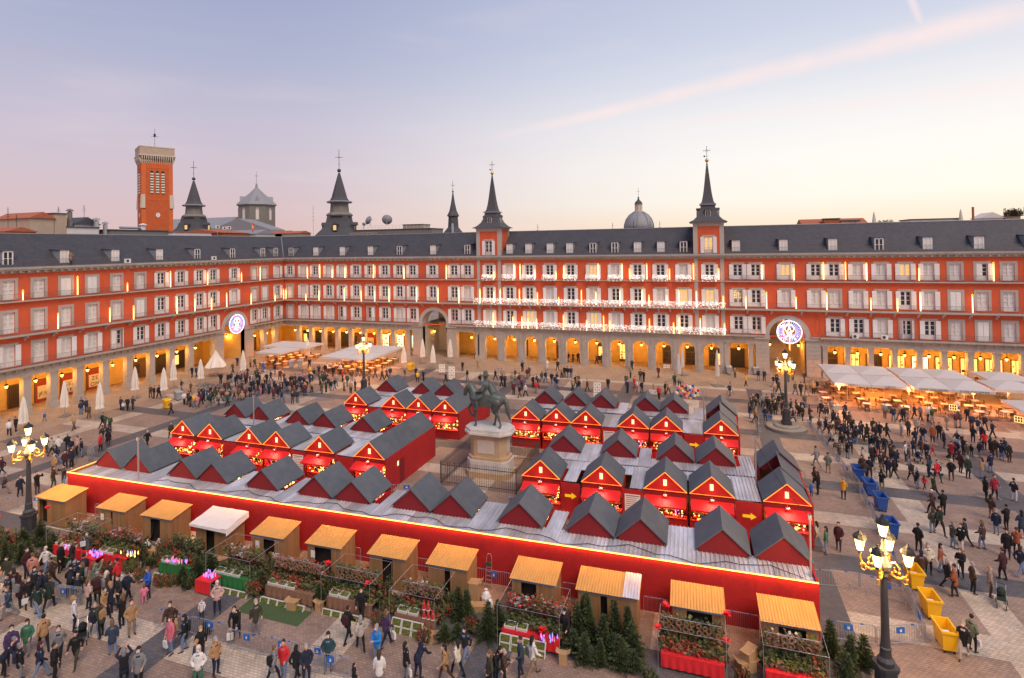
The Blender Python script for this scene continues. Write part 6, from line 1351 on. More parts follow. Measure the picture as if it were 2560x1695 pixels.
barrier_run((86.4, -40.4), (90.6, -41.4), 'steel crowd barrier across the lane end of the market aisle')

def bin_(x, y, rz, mt, label, lid=False, junk=True):
    t = thing('wheeled_bin', (x, y, 0), rz, label=label, cat='bin', group=label); m = MB()
    a, b, h = .36, .62, 1.15; a0, b0 = .28, .5
    o_ = [(-a0, -b0, .16), (a0, -b0, .16), (a0, b0, .16), (-a0, b0, .16), (-a, -b, h), (a, -b, h), (a, b, h), (-a, b, h)]; k = .04
    i_ = [(-a + k, -b + k, h), (a - k, -b + k, h), (a - k, b - k, h), (-a + k, b - k, h), (-a0 + k, -b0 + k, .35), (a0 - k, -b0 + k, .35), (a0 - k, b0 - k, .35), (-a0 + k, b0 - k, .35)]
    m.add(o_ + i_, [(3, 2, 1, 0), (0, 1, 5, 4), (1, 2, 6, 5), (2, 3, 7, 6), (3, 0, 4, 7), (4, 5, 9, 8), (5, 6, 10, 9), (6, 7, 11, 10), (7, 4, 8, 11), (9, 13, 12, 8), (10, 14, 13, 9), (11, 15, 14, 10), (8, 12, 15, 11), (12, 13, 14, 15)])
    ob('body', shared(('bin', mt), lambda: m.mesh('body', mt, fixn=False)), t)
    ob('rim', shared(('rim', mt), lambda: MB().box(-a - .05, a + .05, -b - .05, -b, h - .1, h).box(-a - .05, a + .05, b, b + .05, h - .1, h).box(-a - .05, -a, -b, b, h - .1, h + .001).box(a, a + .05, -b, b, h - .1, h + .001).mesh('rim', mt)), t)
    for sx in (-1, 1):
        for sy in (-1, 1): ob('wheel', shared('bwh', lambda: MB().prism([(.08 * cos(q * pi / 5), .08 + .08 * sin(q * pi / 5)) for q in range(10)], -.025, .025, axis='x').mesh('wheel', 'rubber')), t, (sx * .22, sy * .42, 0))
    if lid: ob('lid', shared(('lid', mt), lambda: MB().prism([(-.68, 0), (.68, 0), (.55, .12), (-.55, .12)], -.42, .42, axis='x').mesh('lid', mt)), t, (0, 0, h))
    elif junk: ob('rubbish', shared('junk', lambda: MB().ball((0, .1, .6), .22, 7).box(-.2, .1, -.4, -.1, .5, .95).mesh('rubbish', 'plastic_bag')), t)
for i, (x, y) in enumerate(((93.95, -60.95), (94.15, -58.3), (94.2, -55.6))): bin_(x, y, .06, 'bin_yellow', ['open yellow wheeled bin nearest the blue plated barriers', 'middle open yellow wheeled bin of three', 'open yellow wheeled bin behind the lamp post lanterns'][i])
for i, (x, y) in enumerate(((94.95, -39.4), (95.1, -42.3), (95.2, -45.0), (94.7, -49.3))): bin_(x, y, .04, 'bin_blue', ['open blue wheeled bin with cardboard, first of the blue row', 'second open blue wheeled bin in the row', 'third open blue wheeled bin with rubbish', 'blue wheeled bin behind the lamp lanterns'][i])
bin_(15.7, -40.0, 1.2, 'bin_yellow', 'closed yellow container before the left arcade', True); bin_(36.0, -11.6, .1, 'bin_yellow', 'closed yellow container by the dark gateway parasols', True)
bin_(13.4, -36.4, 1.2, 'bin_grey', 'grey wheeled bin with dark lid by the furled parasols', True); bin_(14.2, -14.7, .5, 'bin_grey', 'left grey container before the white tents', True); bin_(15.4, -13.9, .5, 'bin_grey', 'right grey container before the white tents', True); bin_(86.0, -.5, .1, 'bin_grey', 'grey container at the arcade by the town house end', True); bin_(89.9, .2, .1, 'bin_grey', 'grey container before the lit gateway jamb', True)
# portrait easels, balloons
def easel(x, y, n, rz, label):
    t = thing('portrait_easel', (x, y, 0), rz, label=label, cat='easel')
    for i in range(n):
        r, c_ = divmod(i, 2); pn = MB(); pn.box(-.23, .23, -.02, .0, -.3, .3); o = pn.build('sheet', 'paper', t, loc=((c_ - .5) * .52 if n > 1 else 0, -.06, .75 + r * .68)); f = MB(); f.lathe([(.07, -.1), (.085, 0), (.07, .1)], 8, (0, -.022, .0), sy=.06); f.box(-.085, .085, -.03, -.024, .06, .13); ob('drawing', f.mesh('drawing', 'bin_grey'), o)
    for a in ((-.4, 0), (.4, 0), (0, .5)): MB().tube([(a[0], a[1], 0), (0, .02, 1.9)], .018, 4).build('leg', 'shop_wood', t)
easel(69.0, -21.0, 6, .1, 'tall board of six portrait drawings behind the rear stalls'); easel(61.7, -13.9, 1, 0, 'single portrait drawing on an easel, left of the arches'); easel(75.9, -17.5, 2, -.1, 'pair of portrait drawings by the red chair'); easel(85.7, -13.2, 1, -.2, 'white sheet on an easel near the tallest parasol'); easel(46.0, -17.0, 6, .2, 'board of portrait drawings left of the bronze rider'); easel(42.4, -13.0, 4, .3, 'board of portrait drawings near the blue jacket'); easel(76.6, -.8, 2, 0, 'sheets displayed before the second last arch')
bt = thing('balloon_bunch', (80.4, -20.9, 0), label='bunch of bright foil balloons on strings behind the rear stalls', cat='balloons')
for i in range(26):
    a, r = i * 2.4, .28 * math.sqrt(i); x, z = r * cos(a), 2.0 + .62 * r * sin(a); m = MB(); m.ball((x, random.uniform(-.3, .3), z), random.uniform(.16, .24), 10); o = m.build('balloon', ['c_red', 'c_pink', 'c_gold', 'c_blue', 'c_white', 'balloon', 'c_green'][i % 7], bt, smooth=True)
MB().tube([(0, 0, 0), (0, 0, 1.8)], .015, 4).build('string', 'steel', bt)

# ================================================================== PEOPLE
COL = dict(black=(.012, .012, .015), navy=(.018, .026, .065), maroon=(.085, .018, .028), olive=(.075, .07, .04), brown=(.10, .05, .032), charcoal=(.035, .035, .04), khaki=(.26, .18, .11), salmon=(.55, .22, .16), striped=(.10, .10, .11), white=(.68, .65, .63), jeans=(.15, .21, .33), sage=(.15, .18, .13), blush=(.55, .36, .32), camel=(.38, .22, .10), red=(.62, .02, .03), pink=(.80, .22, .33), blue=(.03, .10, .45), slate=(.05, .075, .13), grey=(.20, .20, .21), purple=(.10, .05, .16), green=(.04, .16, .09), rose=(.62, .15, .19), stone=(.42, .37, .32), sky=(.02, .20, .58), teal=(.03, .09, .11), cream=(.62, .55, .44), mustard=(.70, .33, .02), forest=(.02, .045, .03), rust=(.33, .09, .035), patterned=(.30, .22, .19), wine=(.33, .015, .03), neon=(.45, .85, .05), magenta=(.55, .02, .25), orange=(.75, .20, .02))
for k_ in ('black', 'navy', 'maroon', 'olive', 'brown', 'charcoal', 'forest', 'slate', 'teal', 'purple'): COL[k_] = tuple(.62 * q for q in COL[k_])
# poses: joint positions for a figure 1.78 m tall looking to -y
POSES = {
 'stand': dict(lean=0, lf=(.11, 0), rf=(-.11, .03), la=((.25, -.02, 1.12), (.24, -.10, .86)), ra=((-.25, -.02, 1.12), (-.24, -.10, .86)), tilt=0),
 'walk': dict(lean=-.04, lf=(.09, -.34), rf=(-.09, .36), la=((.26, .14, 1.14), (.25, .06, .90)), ra=((-.26, -.10, 1.14), (-.24, -.30, .97)), tilt=0),
 'stride': dict(lean=-.05, lf=(.09, .40), rf=(-.09, -.30), la=((.26, -.12, 1.14), (.24, -.32, .97)), ra=((-.26, .16, 1.14), (-.25, .10, .90)), tilt=-.02),
 'phone': dict(lean=0, lf=(.12, .02), rf=(-.10, -.04), la=((.24, -.10, 1.13), (.08, -.34, 1.22)), ra=((-.24, -.08, 1.13), (-.08, -.32, 1.18)), tilt=-.05),
 'raise': dict(lean=0, lf=(.12, .0), rf=(-.12, -.05), la=((.30, -.22, 1.36), (.14, -.36, 1.62)), ra=((-.29, -.22, 1.36), (-.12, -.36, 1.62)), tilt=0),
 'pockets': dict(lean=.01, lf=(.13, .02), rf=(-.13, -.02), la=((.30, .03, 1.13), (.19, -.10, .96)), ra=((-.30, .03, 1.13), (-.19, -.10, .96)), tilt=-.03),
 'turn': dict(lean=-.02, lf=(.10, -.12), rf=(-.12, .10), la=((.27, -.06, 1.12), (.20, -.28, .98)), ra=((-.25, .04, 1.12), (-.25, .04, .87)), tilt=-.02),
 'bend': dict(lean=-.24, lf=(.13, .06), rf=(-.11, -.08), la=((.24, -.42, 1.08), (.16, -.62, .90)), ra=((-.24, -.42, 1.08), (-.14, -.64, .92)), tilt=-.14)}
def figure(name, P, coat_len=.82, vox=.026):
    ln = P['lean']; sh = Vector((0, ln, 1.44)); hip = Vector((0, 0, .94)); hd = Vector((0, ln * 1.25 + P['tilt'], 1.665))
    b = MB()
    for s, f in ((1, P['lf']), (-1, P['rf'])):
        ank = Vector((f[0], f[1], .09)); h_ = Vector((s * .095, 0, .92)); fwd = (ank.y - h_.y); lift = .07 if fwd > .25 else 0; ank.z += lift
        kn = h_.lerp(ank, .5) + Vector((s * .01, -.05 - .05 * abs(fwd), 0))
        limb(b, h_, kn, .098, .072); limb(b, kn, ank, .068, .045); limb(b, ank + Vector((0, .035, -.035)), ank + Vector((s * .01, -.15, -.05)), .045, .042, sy=.8)
    limb(b, hip, sh - Vector((0, 0, .12)), .15, .17, sx=1.05, sy=.8); limb(b, sh, hd - Vector((0, 0, .1)), .06, .058); limb(b, hd + Vector((0, -.01, -.035)), hd + Vector((0, .012, .045)), .083, .093, n=12); limb(b, hd + Vector((0, -.05, -.07)), hd + Vector((0, -.06, -.075)), .05, .045)
    limb(b, hd + Vector((0, -.095, -.005)), hd + Vector((0, -.108, -.03)), .014, .018, n=6)
    for s in (-1, 1): limb(b, hd + Vector((s * .092, .01, -.01)), hd + Vector((s * .095, .015, .02)), .018, .018, n=6)
    for s, (el, wr_) in ((1, P['la']), (-1, P['ra'])):
        el, wr_ = Vector(el), Vector(wr_); d = (wr_ - el).normalized(); limb(b, Vector((s * .19, ln, 1.40)), el, .055, .045); limb(b, el, wr_, .045, .032); side = d.cross(Vector((0, 0, 1)) if abs(d.z) < .9 else Vector((0, 1, 0))).normalized()
        limb(b, wr_, wr_ + d * .07, .034, .036)
    skin_z = 1.47
    def asg(c):
        if c.z > skin_z + (ln * .2): return 0
        if c.z < .10: return 2
        for el, wr_ in (P['la'], P['ra']):
            if (c - Vector(wr_)).length < .15 and c.z > .7 and (abs(c.x) > .2 or c.y < -.2): return 0
        return 1
    body = fuse(b, name, vox, ['skin', 'cloth', 'shoe'], asg, 2)
    # fingers as a second small set welded visually into the palm
    c = MB(); top = sh + Vector((0, 0, -.01))
    limb(c, Vector((0, ln * .3, .98)), top - Vector((0, 0, .14)), .155, .172, n=14, sx=1.12, sy=.84); limb(c, Vector((-.125, ln, 1.385)), Vector((.125, ln, 1.385)), .09, .09); limb(c, Vector((0, 0, coat_len)), Vector((0, 0, 1.0)), .172, .16, n=14, sx=1.1, sy=.9)
    limb(c, top, sh + Vector((0, -.005, .05)), .10, .085)
    for s, (el, wr_) in ((1, P['la']), (-1, P['ra'])):
        el, wr_ = Vector(el), Vector(wr_); limb(c, Vector((s * .18, ln, 1.375)), el, .074, .062); limb(c, el, el.lerp(wr_, .93), .060, .048)
    coat = fuse(c, 'coat', vox, ['cloth'], None, 2)
    h = MB(); limb(h, hd + Vector((0, .02, .035)), hd + Vector((0, .03, .06)), .100, .098, n=12); hair = fuse(h, 'hair', .022, ['cloth'], None, 1)
    h2 = MB(); limb(h2, hd + Vector((0, .02, .035)), hd + Vector((0, .03, .06)), .102, .1, n=12); limb(h2, hd + Vector((0, .07, .0)), hd + Vector((0, .10, -.2)), .085, .06, sx=1.3); lhair = fuse(h2, 'hair', .022, ['cloth'], None, 1)
    mk = MB(); mk.prism([(-.055, -.075), (.055, -.075), (.06, -.02), (0, .002), (-.06, -.02)], -.118, -.112); mask = mk.mesh('face_mask', 'mask')
    for v in mask.vertices: v.co = Vector((v.co.x, v.co.y + abs(v.co.x) * .7 + hd.y - (.01 if v.co.z < -.03 else 0), v.co.z + hd.z))
    fg = MB()
    for s, (el, wr_) in ((1, P['la']), (-1, P['ra'])):
        el, wr_ = Vector(el), Vector(wr_); d = (wr_ - el).normalized(); side = d.cross(Vector((0, 1, 0)) if abs(d.z) > .6 else Vector((0, 0, 1))).normalized(); dn = d.cross(side)
        for q, L in enumerate((.066, .078, .072, .056)):
            r0 = wr_ + d * .08 + side * (.026 - .0175 * q); k1 = r0 + d * L * .55 + dn * .012; limb(fg, r0, k1, .0095, .009, 5, caps=1); limb(fg, k1, k1 + d * L * .4 + dn * .022, .009, .0075, 5, caps=1)
        r0 = wr_ + d * .03 + side * .035; limb(fg, r0, r0 + d * .04 + side * .018, .0105, .009, 5, caps=1)
    fingers = fg.mesh('fingers', 'skin', smooth=True)
    return dict(body=body, coat=coat, hair=hair, lhair=lhair, mask=mask, fingers=fingers, hd=hd)
FIG = {k: figure('person', P, .86 if i % 2 else .74) for i, (k, P) in enumerate(POSES.items())}
BAGM = MB().box(-.14, .14, -.05, .05, .0, .3).tube([(-.1, 0, .3), (-.08, 0, .5), (.08, 0, .5), (.1, 0, .3)], .01, 4).mesh('shopping_bag', 'c_white')
PACK = MB().prism([(-.15, 1.0), (.15, 1.0), (.16, 1.32), (.1, 1.42), (-.1, 1.42), (-.16, 1.32)], .14, .27).mesh('backpack', 'cloth')
HAT = MB().lathe([(.108, 1.69), (.112, 1.74), (.085, 1.80), (.02, 1.825)], 12, (0, .02, 0)).mesh('beanie', 'cloth')
HAIRC = [(.02, .013, .01), (.035, .02, .012), (.06, .032, .016), (.015, .013, .013), (.16, .09, .04), (.3, .29, .28)]
PEOPLE = [
(43.2,-72.8,'maroon','khaki'),(41.3,-72.1,'olive','brown'),(42.7,-71.5,'salmon','navy'),(44.2,-72.3,'charcoal','jeans'),(45.3,-72.6,'navy','black'),(44.2,-71.3,'brown','black'),
(43.0,-70.1,'black','black'),(43.5,-69.7,'black','black'),(43.1,-68.5,'striped','black'),(42.3,-70.5,'white','jeans'),(47.4,-71.0,'sage','black'),(49.8,-73.7,'white','navy'),
(48.7,-72.2,'blush','black'),(48.7,-71.7,'brown','black'),(50.4,-72.5,'camel','black'),(51.4,-73.7,'navy','jeans'),(50.3,-72.1,'navy','navy'),(50.2,-71.0,'navy','black'),
(48.3,-70.2,'red','black'),(48.0,-70.5,'maroon','black'),(51.3,-70.8,'pink','pink','child'),(51.0,-70.3,'blue','navy'),(53.2,-73.0,'camel','khaki'),(52.1,-72.7,'black','black'),
(53.7,-74.4,'slate','jeans'),(52.7,-75.5,'black','olive'),(52.7,-76.5,'black','black'),(51.6,-75.6,'grey','black'),(52.0,-76.7,'navy','jeans'),(51.1,-77.0,'black','grey'),
(49.4,-76.4,'purple','navy'),(50.0,-77.1,'navy','black'),(49.4,-75.7,'green','grey'),(50.0,-75.3,'camel','black'),(56.3,-75.7,'navy','black'),(57.0,-75.5,'grey','black'),
(56.5,-73.4,'rose','jeans'),(55.4,-72.5,'brown','black'),(57.0,-73.0,'black','jeans'),(58.4,-73.3,'black','black'),(59.1,-74.2,'slate','navy'),(59.9,-73.8,'camel','navy'),
(55.7,-70.8,'white','navy','child'),(56.2,-70.2,'blush','navy'),(58.8,-71.4,'black','black'),(59.6,-70.9,'olive','grey'),(59.7,-74.6,'white','green'),(50.2,-71.5,'charcoal','black'),
(51.8,-73.6,'olive','black'),(45.2,-65.5,'black','black'),(41.6,-71.2,'maroon','navy'),(64.7,-69.9,'black','black'),(65.7,-70.2,'stone','black'),(67.0,-70.7,'sky','jeans'),
(66.8,-69.6,'purple','navy'),(64.4,-68.2,'black','black'),(63.2,-72.9,'red','jeans'),(64.0,-73.0,'black','black'),(64.5,-72.9,'navy','navy'),(65.0,-71.9,'teal','jeans'),
(68.9,-71.2,'black','grey'),(69.4,-71.0,'navy','navy'),(70.8,-70.8,'camel','brown'),(71.2,-70.3,'cream','black'),(71.2,-69.4,'charcoal','jeans'),(73.0,-70.0,'black','black'),
(73.0,-70.7,'olive','black'),(66.8,-72.4,'black','navy','child'),(68.0,-72.1,'white','grey'),(63.0,-73.4,'grey','black'),(74.1,-69.4,'slate','navy'),(74.6,-69.2,'white','khaki'),
(75.6,-66.6,'black','black'),(73.5,-70.2,'brown','black'),(89.6,-52.5,'stone','jeans'),(90.0,-53.2,'green','jeans'),(90.9,-52.4,'maroon','charcoal'),(92.9,-44.0,'mustard','navy'),
(90.6,-44.1,'blue','navy','child'),(91.2,-43.5,'black','black'),(91.1,-42.4,'brown','black'),(92.8,-38.6,'sage','khaki'),(92.1,-37.3,'grey','grey'),(97.6,-48.0,'olive','jeans'),
(98.0,-48.0,'forest','black'),(98.6,-44.9,'brown','black'),(99.3,-44.8,'black','black'),(98.1,-49.9,'olive','jeans'),(98.5,-50.1,'black','white'),(99.0,-49.4,'charcoal','black'),
(99.9,-49.5,'brown','jeans'),(102.4,-44.4,'brown','khaki'),(101.7,-46.9,'navy','jeans'),(102.7,-45.9,'black','black'),(100.9,-50.3,'black','navy'),(101.7,-49.6,'rust','black'),
(100.7,-52.4,'navy','jeans'),(99.5,-53.2,'maroon','black'),(98.0,-55.4,'patterned','brown'),(95.8,-51.1,'black','black'),(94.8,-54.9,'brown','grey'),(95.5,-53.8,'cream','black'),
(96.3,-53.3,'rust','jeans'),(96.0,-55.2,'black','black'),(96.1,-56.0,'rust','charcoal'),(97.2,-53.7,'black','black'),(97.2,-55.3,'brown','black'),(95.1,-60.9,'sage','black'),
(94.5,-61.6,'black','stone'),(103.4,-40.9,'black','black'),(104.2,-40.3,'wine','black'),(105.4,-40.5,'charcoal','white'),(99.8,-41.5,'olive','black'),(99.1,-40.0,'black','jeans'),
(99.6,-40.0,'red','black','child'),(101.2,-37.8,'red','navy'),(100.9,-37.0,'teal','navy'),(99.1,-38.6,'charcoal','black'),(98.0,-38.1,'black','black'),
(97.5,-38.2,'navy','black'),(97.2,-37.2,'black','khaki'),(95.7,-41.6,'stone','jeans'),(96.2,-41.4,'black','khaki'),(95.4,-39.6,'brown','black'),(103.9,-36.4,'forest','black'),
(105.0,-36.1,'camel','jeans'),(103.8,-35.2,'maroon','black'),(93.0,-55.5,'rust','rust'),(103.1,-47.0,'slate','navy'),(88.8,-17.6),(89.3,-18.6),(89.7,-18.5),
(91.7,-7.3),(92.1,-7.5),(92.0,-10.5),(91.4,-11.3),(90.0,-4.1),(90.8,-3.9),(94.1,-3.4),(94.8,-2.5),(94.0,-10.9),(94.6,-11.4),(95.3,-11.2),(96.3,-10.0),(97.0,-8.8),
(96.2,-3.5),(94.2,-17.2),(95.4,-20.8),(95.7,-22.1),(96.8,-19.0),(96.9,-20.9),(98.0,-20.3),(97.4,-24.7),(96.2,-25.4),(95.7,-27.2),(96.2,-28.0),(96.7,-28.6,'red','navy','child'),
(97.0,-28.9),(97.9,-27.7),(99.2,-27.9),(99.6,-27.6),(100.2,-27.6,'olive','black'),(102.0,-25.7),(102.7,-25.5),(102.7,-20.6),(103.5,-19.9),(103.8,-20.2),
(105.3,-18.7),(105.8,-19.0),(106.4,-19.3,'white','black'),(106.6,-19.9),(102.2,-19.3),(107.2,-22.2),(108.4,-21.1),(108.9,-20.9,'sage','grey'),(110.6,-15.5,'white','black'),
(110.5,-18.3),(109.7,-21.5),(109.8,-22.7),(111.0,-21.1),(110.7,-23.6),(102.3,-28.9),(103.4,-27.5,'black','jeans'),(104.3,-27.2,'rust','black'),(105.3,-25.9),
(101.3,-31.8),(102.3,-30.9,'red','black','child'),(103.0,-31.3,'red','red','child'),(100.2,-33.4,'white','black'),(99.4,-33.9,'purple','navy','child'),
(99.1,-33.4,'navy','jeans'),(97.7,-31.9),(98.2,-32.4),(98.8,-32.2),(97.7,-33.8,'red','black','child'),(96.0,-36.4),(96.9,-35.6),(97.5,-36.5),(104.2,-32.2,'wine','black'),
(106.1,-28.1),(105.8,-30.2),(106.4,-30.3,'black','black','child'),(108.1,-26.1),(108.9,-25.9),(108.3,-28.1,'red','black'),(106.9,-30.8),(107.3,-31.6,'salmon','black','child'),
(108.4,-30.0,'brown','brown'),(108.5,-30.9,'navy','jeans'),(109.0,-31.1),(94.0,-27.7),(94.7,-27.1),(94.7,-29.2),(95.9,-24.7),(95.3,-31.6),(95.2,-34.3),
(95.8,-32.8),(94.3,-35.4),(94.5,-31.2),(94.7,-32.2),(97.3,-23.0),(95.7,-29.4),(95.1,-24.9),(91.2,-18.0),(91.8,-16.2),(90.6,-16.6),(90.6,-19.8),(89.8,-22.4),
(91.1,-21.6),(92.7,-21.1),(92.2,-20.3),(87.4,-23.6),(87.9,-25.3),(87.7,-21.6),(88.4,-20.4),(89.0,-24.5),(93.1,-22.9),(93.5,-25.4),(96.0,-38.6),(95.4,-38.7),
(10.2,-42.1),(10.9,-42.3,'white','black','child'),(11.3,-42.0,'black','black'),(11.7,-41.6),(8.5,-36.6),(9.3,-36.7),(10.0,-36.5),(9.4,-32.4),(12.2,-33.3,'brown','brown'),
(16.2,-37.8,'white','black'),(18.7,-38.5,'neon','jeans'),(19.4,-38.6,'blush','grey'),(15.9,-35.2),(17.6,-36.0),(20.4,-37.8),(17.0,-34.4),(17.9,-34.6),(19.4,-35.4,'forest','jeans'),
(19.9,-35.3),(20.3,-35.1,'maroon','jeans'),(21.3,-35.2),(22.0,-34.2,'rust','brown'),(11.6,-27.4,'black','black'),(12.4,-26.5,'pink','black','child'),(7.5,-21.0),
(14.9,-27.8),(14.1,-25.9),(15.4,-26.3,'maroon','black'),(18.9,-30.6,'green','black'),(22.1,-32.3,'black','brown'),(22.2,-31.5),(14.3,-22.8),(21.4,-29.2),
(18.9,-25.7),(17.9,-27.3),(22.6,-30.9,'pink','pink','child'),(21.4,-27.8,'blue','navy','child'),(23.0,-28.7),(24.5,-29.0),(19.1,-23.1,'maroon','black'),
(20.9,-24.2),(23.4,-25.8),(24.1,-25.6),(24.7,-25.4),(23.9,-23.4,'magenta','black'),(24.4,-22.4,'orange','black'),(23.9,-21.0),(22.5,-18.0),(27.2,-23.2),
(23.2,-16.9,'cream','black'),(24.8,-17.4),(30.2,-23.9),(29.3,-21.1,'red','black'),(25.0,-15.5),(31.8,-23.4),(30.7,-20.7),(26.2,-32.4,'wine','black'),(26.8,-31.6),
(30.4,-33.6),(30.7,-33.0),(27.5,-28.2),(27.6,-27.4),(28.9,-27.8),(29.8,-26.9),(30.9,-27.2),(33.0,-25.9),(34.6,-25.5),(24.8,-28.1),(18.1,-24.0),(15.2,-19.8),
(9.9,-45.9,'brown','brown'),(6.9,-44.2),(7.3,-45.1),(15.4,-48.1),(16.0,-48.2),(17.2,-48.5,'forest','khaki'),(26.8,-51.4,'black','black'),(18.5,-41.7,'brown','black'),
(27.1,-48.9),(20.8,-51.9),(21.0,-51.4),(24.9,-55.9),(23.0,-55.5),(11.9,-18.9,'blue','grey'),(10.6,-14.4),(3.7,-16.2),(6.8,-16.4),(7.6,-16.2),(17.8,-14.5,'black','black'),
(3.3,-25.2),(4.0,-25.0),(13.7,-31.9),(52.9,-13.6),(54.7,-17.4),(54.2,-7.4),(56.2,-10.3,'brown','brown'),(57.7,-4.9,'white','white'),(60.9,-14.0),(61.6,-13.8),
(59.6,-5.4),(61.4,-9.9),(61.7,-9.3),(62.3,-9.6),(62.8,-9.5),(64.7,-17.0),(65.0,-15.4),(58.7,-16.3),(59.1,-15.8),(54.8,-13.0),(56.5,-16.1),(57.1,-15.1),
(57.4,-21.3,'wine','black'),(58.6,-22.4),(59.2,-21.6,'white','black'),(60.2,-19.8,'red','grey'),(59.7,1.9),(60.5,2.1),(61.4,2.3),(64.8,1.4),(65.5,2.2),
(69.4,-14.9),(66.8,-16.8),(71.1,-1.3),(71.6,-7.1),(73.3,-8.9),(73.8,-9.2),(75.7,-6.0),(71.6,-12.3),(72.3,-16.1),(72.9,-13.2,'red','red'),(74.2,-15.6),(73.5,-15.2,'white','red'),
(77.3,-15.4),(77.7,-15.3,'stone','black'),(78.3,-10.1,'forest','black'),(79.0,-10.7),(76.7,-18.3,'red','black'),(85.6,-14.2),(86.8,-2.9),(88.0,-7.8,'neon','black'),
(92.7,10.5),(92.3,-5.4),(25.7,-63.6,'brown','grey'),(27.4,-63.4,'navy','black'),(28.2,-62.6,'black','brown'),(20.7,-61.0),(28.3,-61.4,'brown','olive'),
(28.9,-60.9,'brown','jeans'),(25.1,-59.3,'camel','khaki'),(18.3,-55.9,'forest','black'),(19.5,-56.1,'stone','black'),(19.8,-55.6,'white','grey'),(19.9,-54.8),
(21.5,-55.5),(21.9,-55.2,'blush','black'),(22.4,-57.4),(24.7,-58.1),(24.9,-57.7),(24.4,-57.2,'brown','black'),(23.2,-53.8,'red','black'),(20.1,-51.4),(22.4,-52.4),
(6.8,-52.0),(7.8,-53.2,'white','black'),(5.7,-44.0),(13.0,-49.7),(5.8,-48.4,'blue','grey','child'),(15.2,-23.9),(12.3,-19.0,'blue','white','child'),(12.1,-16.4),
(45.4,-17.9),(40.9,-18.4,'mustard','black'),(41.4,-17.5),(45.1,-15.8),(45.8,-16.3),(39.2,-15.8),(32.9,-17.6,'brown','brown'),(34.8,-18.6,'rust','black'),
(35.3,-18.1,'olive','black'),(29.7,-17.6),(34.9,-23.6,'rose','black'),(26.0,-17.0,'white','black'),(22.1,-19.7,'orange','black'),(46.0,-6.5,'stone','stone'),
(44.4,-9.5,'black','black'),(51.9,-13.9,'black','black'),(23.5,-17.7),(23.5,-19.3),(25.8,-18.7),(34.8,-22.2),(37.9,-17.0),(35.2,-16.9),(47.7,-15.1,'charcoal','grey'),

]
PAL = ['black', 'black', 'black', 'navy', 'navy', 'charcoal', 'charcoal', 'brown', 'olive', 'maroon', 'grey', 'forest', 'camel', 'stone', 'slate', 'black', 'navy']
TRO = ['black', 'black', 'jeans', 'jeans', 'navy', 'charcoal', 'grey', 'brown']
PW = {'stand': 'standing', 'walk': 'walking', 'stride': 'striding', 'phone': 'looking at a phone', 'raise': 'holding both hands up', 'pockets': 'standing hands at pockets', 'turn': 'turning to one side', 'bend': 'bending forward'}
def zone(x, y):
    if y < -70.3: return 'on the near barrier paving' if x > 53 else 'in the near left crowd'
    if y < -63.5 and x < 89: return 'at the greenery stalls'
    if x > 88.5 and y < -50: return 'beside the yellow bins'
    if x > 88.5 and y < -32: return 'beyond the blue bins'
    if x > 88: return 'before the right terrace'
    if x < 34 and y < -43: return 'left of the red wall'
    if x < 34: return 'behind the left market'
    if y < -42: return 'in the statue aisle'
    return 'before the town house'
rx = random.Random(5)
for cx, cy, sx, sy, n_ in ((42.5, -73.5, 3.2, 2.0, 13), (46.5, -71.5, 2.2, 1.2, 9), (22, -31, 5, 4, 26), (28, -26, 4, 3, 18), (20, -36, 4, 2.5, 12), (97.5, -29, 2.2, 4, 12), (98.5, -36, 2.5, 3, 6), (105, -30, 5, 4, 10), (92, -21, 3, 4, 12), (32, -56, 2.5, 4, 12), (60, -16, 10, 3, 14), (14, -26, 3, 3, 10)):
    k_ = 0
    while k_ < n_:
        x_, y_ = round(rx.gauss(cx, sx * .6), 1), round(rx.gauss(cy, sy * .6), 1)
        if any((x_ - e[0]) ** 2 + (y_ - e[1]) ** 2 < .22 for e in PEOPLE) or (33.5 < x_ < 89.5 and -64.5 < y_ < -30) or (33 < x_ < 57 and -70.6 < y_ < -60): sx *= 1.02; continue
        PEOPLE.append((x_, y_)); k_ += 1
CAMP = Vector((82.8, -95.1))
PEOPLE.sort(key=lambda e: (Vector(e[:2]) - CAMP).length)
rp = random.Random(11)
def person(x, y, coat, tro, child, far):
    pose = rp.choice(['stand', 'walk', 'phone', 'pockets', 'turn', 'stride', 'stand', 'pockets', 'turn', 'walk'] + (['raise', 'bend'] if not far else ['raise']))
    f = FIG[pose]; s = (.62 if child else rp.uniform(.95, 1.06)) * 1.03; rz = rp.uniform(0, 2 * pi)
    dress = rp.random() < .18
    nm = ('child in ' if child else 'person in ') + f'{coat} coat and ' + (tro if tro == 'jeans' else tro + ' trousers') + f' {PW[pose]} {zone(x, y)}'
    o = ob('person', f['body'], None, (x, y, 0), rz, label=nm, cat='person', group='people ' + zone(x, y), color=COL[tro], scale=s)
    ob('coat', f['coat'], o, color=COL[coat])
    hat = rp.random() < .2; hc = COL[rp.choice(['black', 'grey', 'camel', 'maroon', 'cream', 'navy'])] if hat else rp.choice(HAIRC)
    ob('hair', f['lhair'] if rp.random() < .45 else f['hair'], o, color=hc)
    if not far:
        ob('fingers', f['fingers'], o)
        if rp.random() < .8: ob('face_mask', f['mask'], o)
        if rp.random() < .22 and not child: ob('backpack', PACK, o, color=COL[rp.choice(['black', 'navy', 'maroon', 'grey', 'camel'])], loc=(0, POSES[pose]['lean'] * .6, 0))
        if rp.random() < .09: ob('shopping_bag', BAGM, o, (POSES[pose]['ra'][1][0], POSES[pose]['ra'][1][1], POSES[pose]['ra'][1][2] - .56))
    return o
NIND = 296
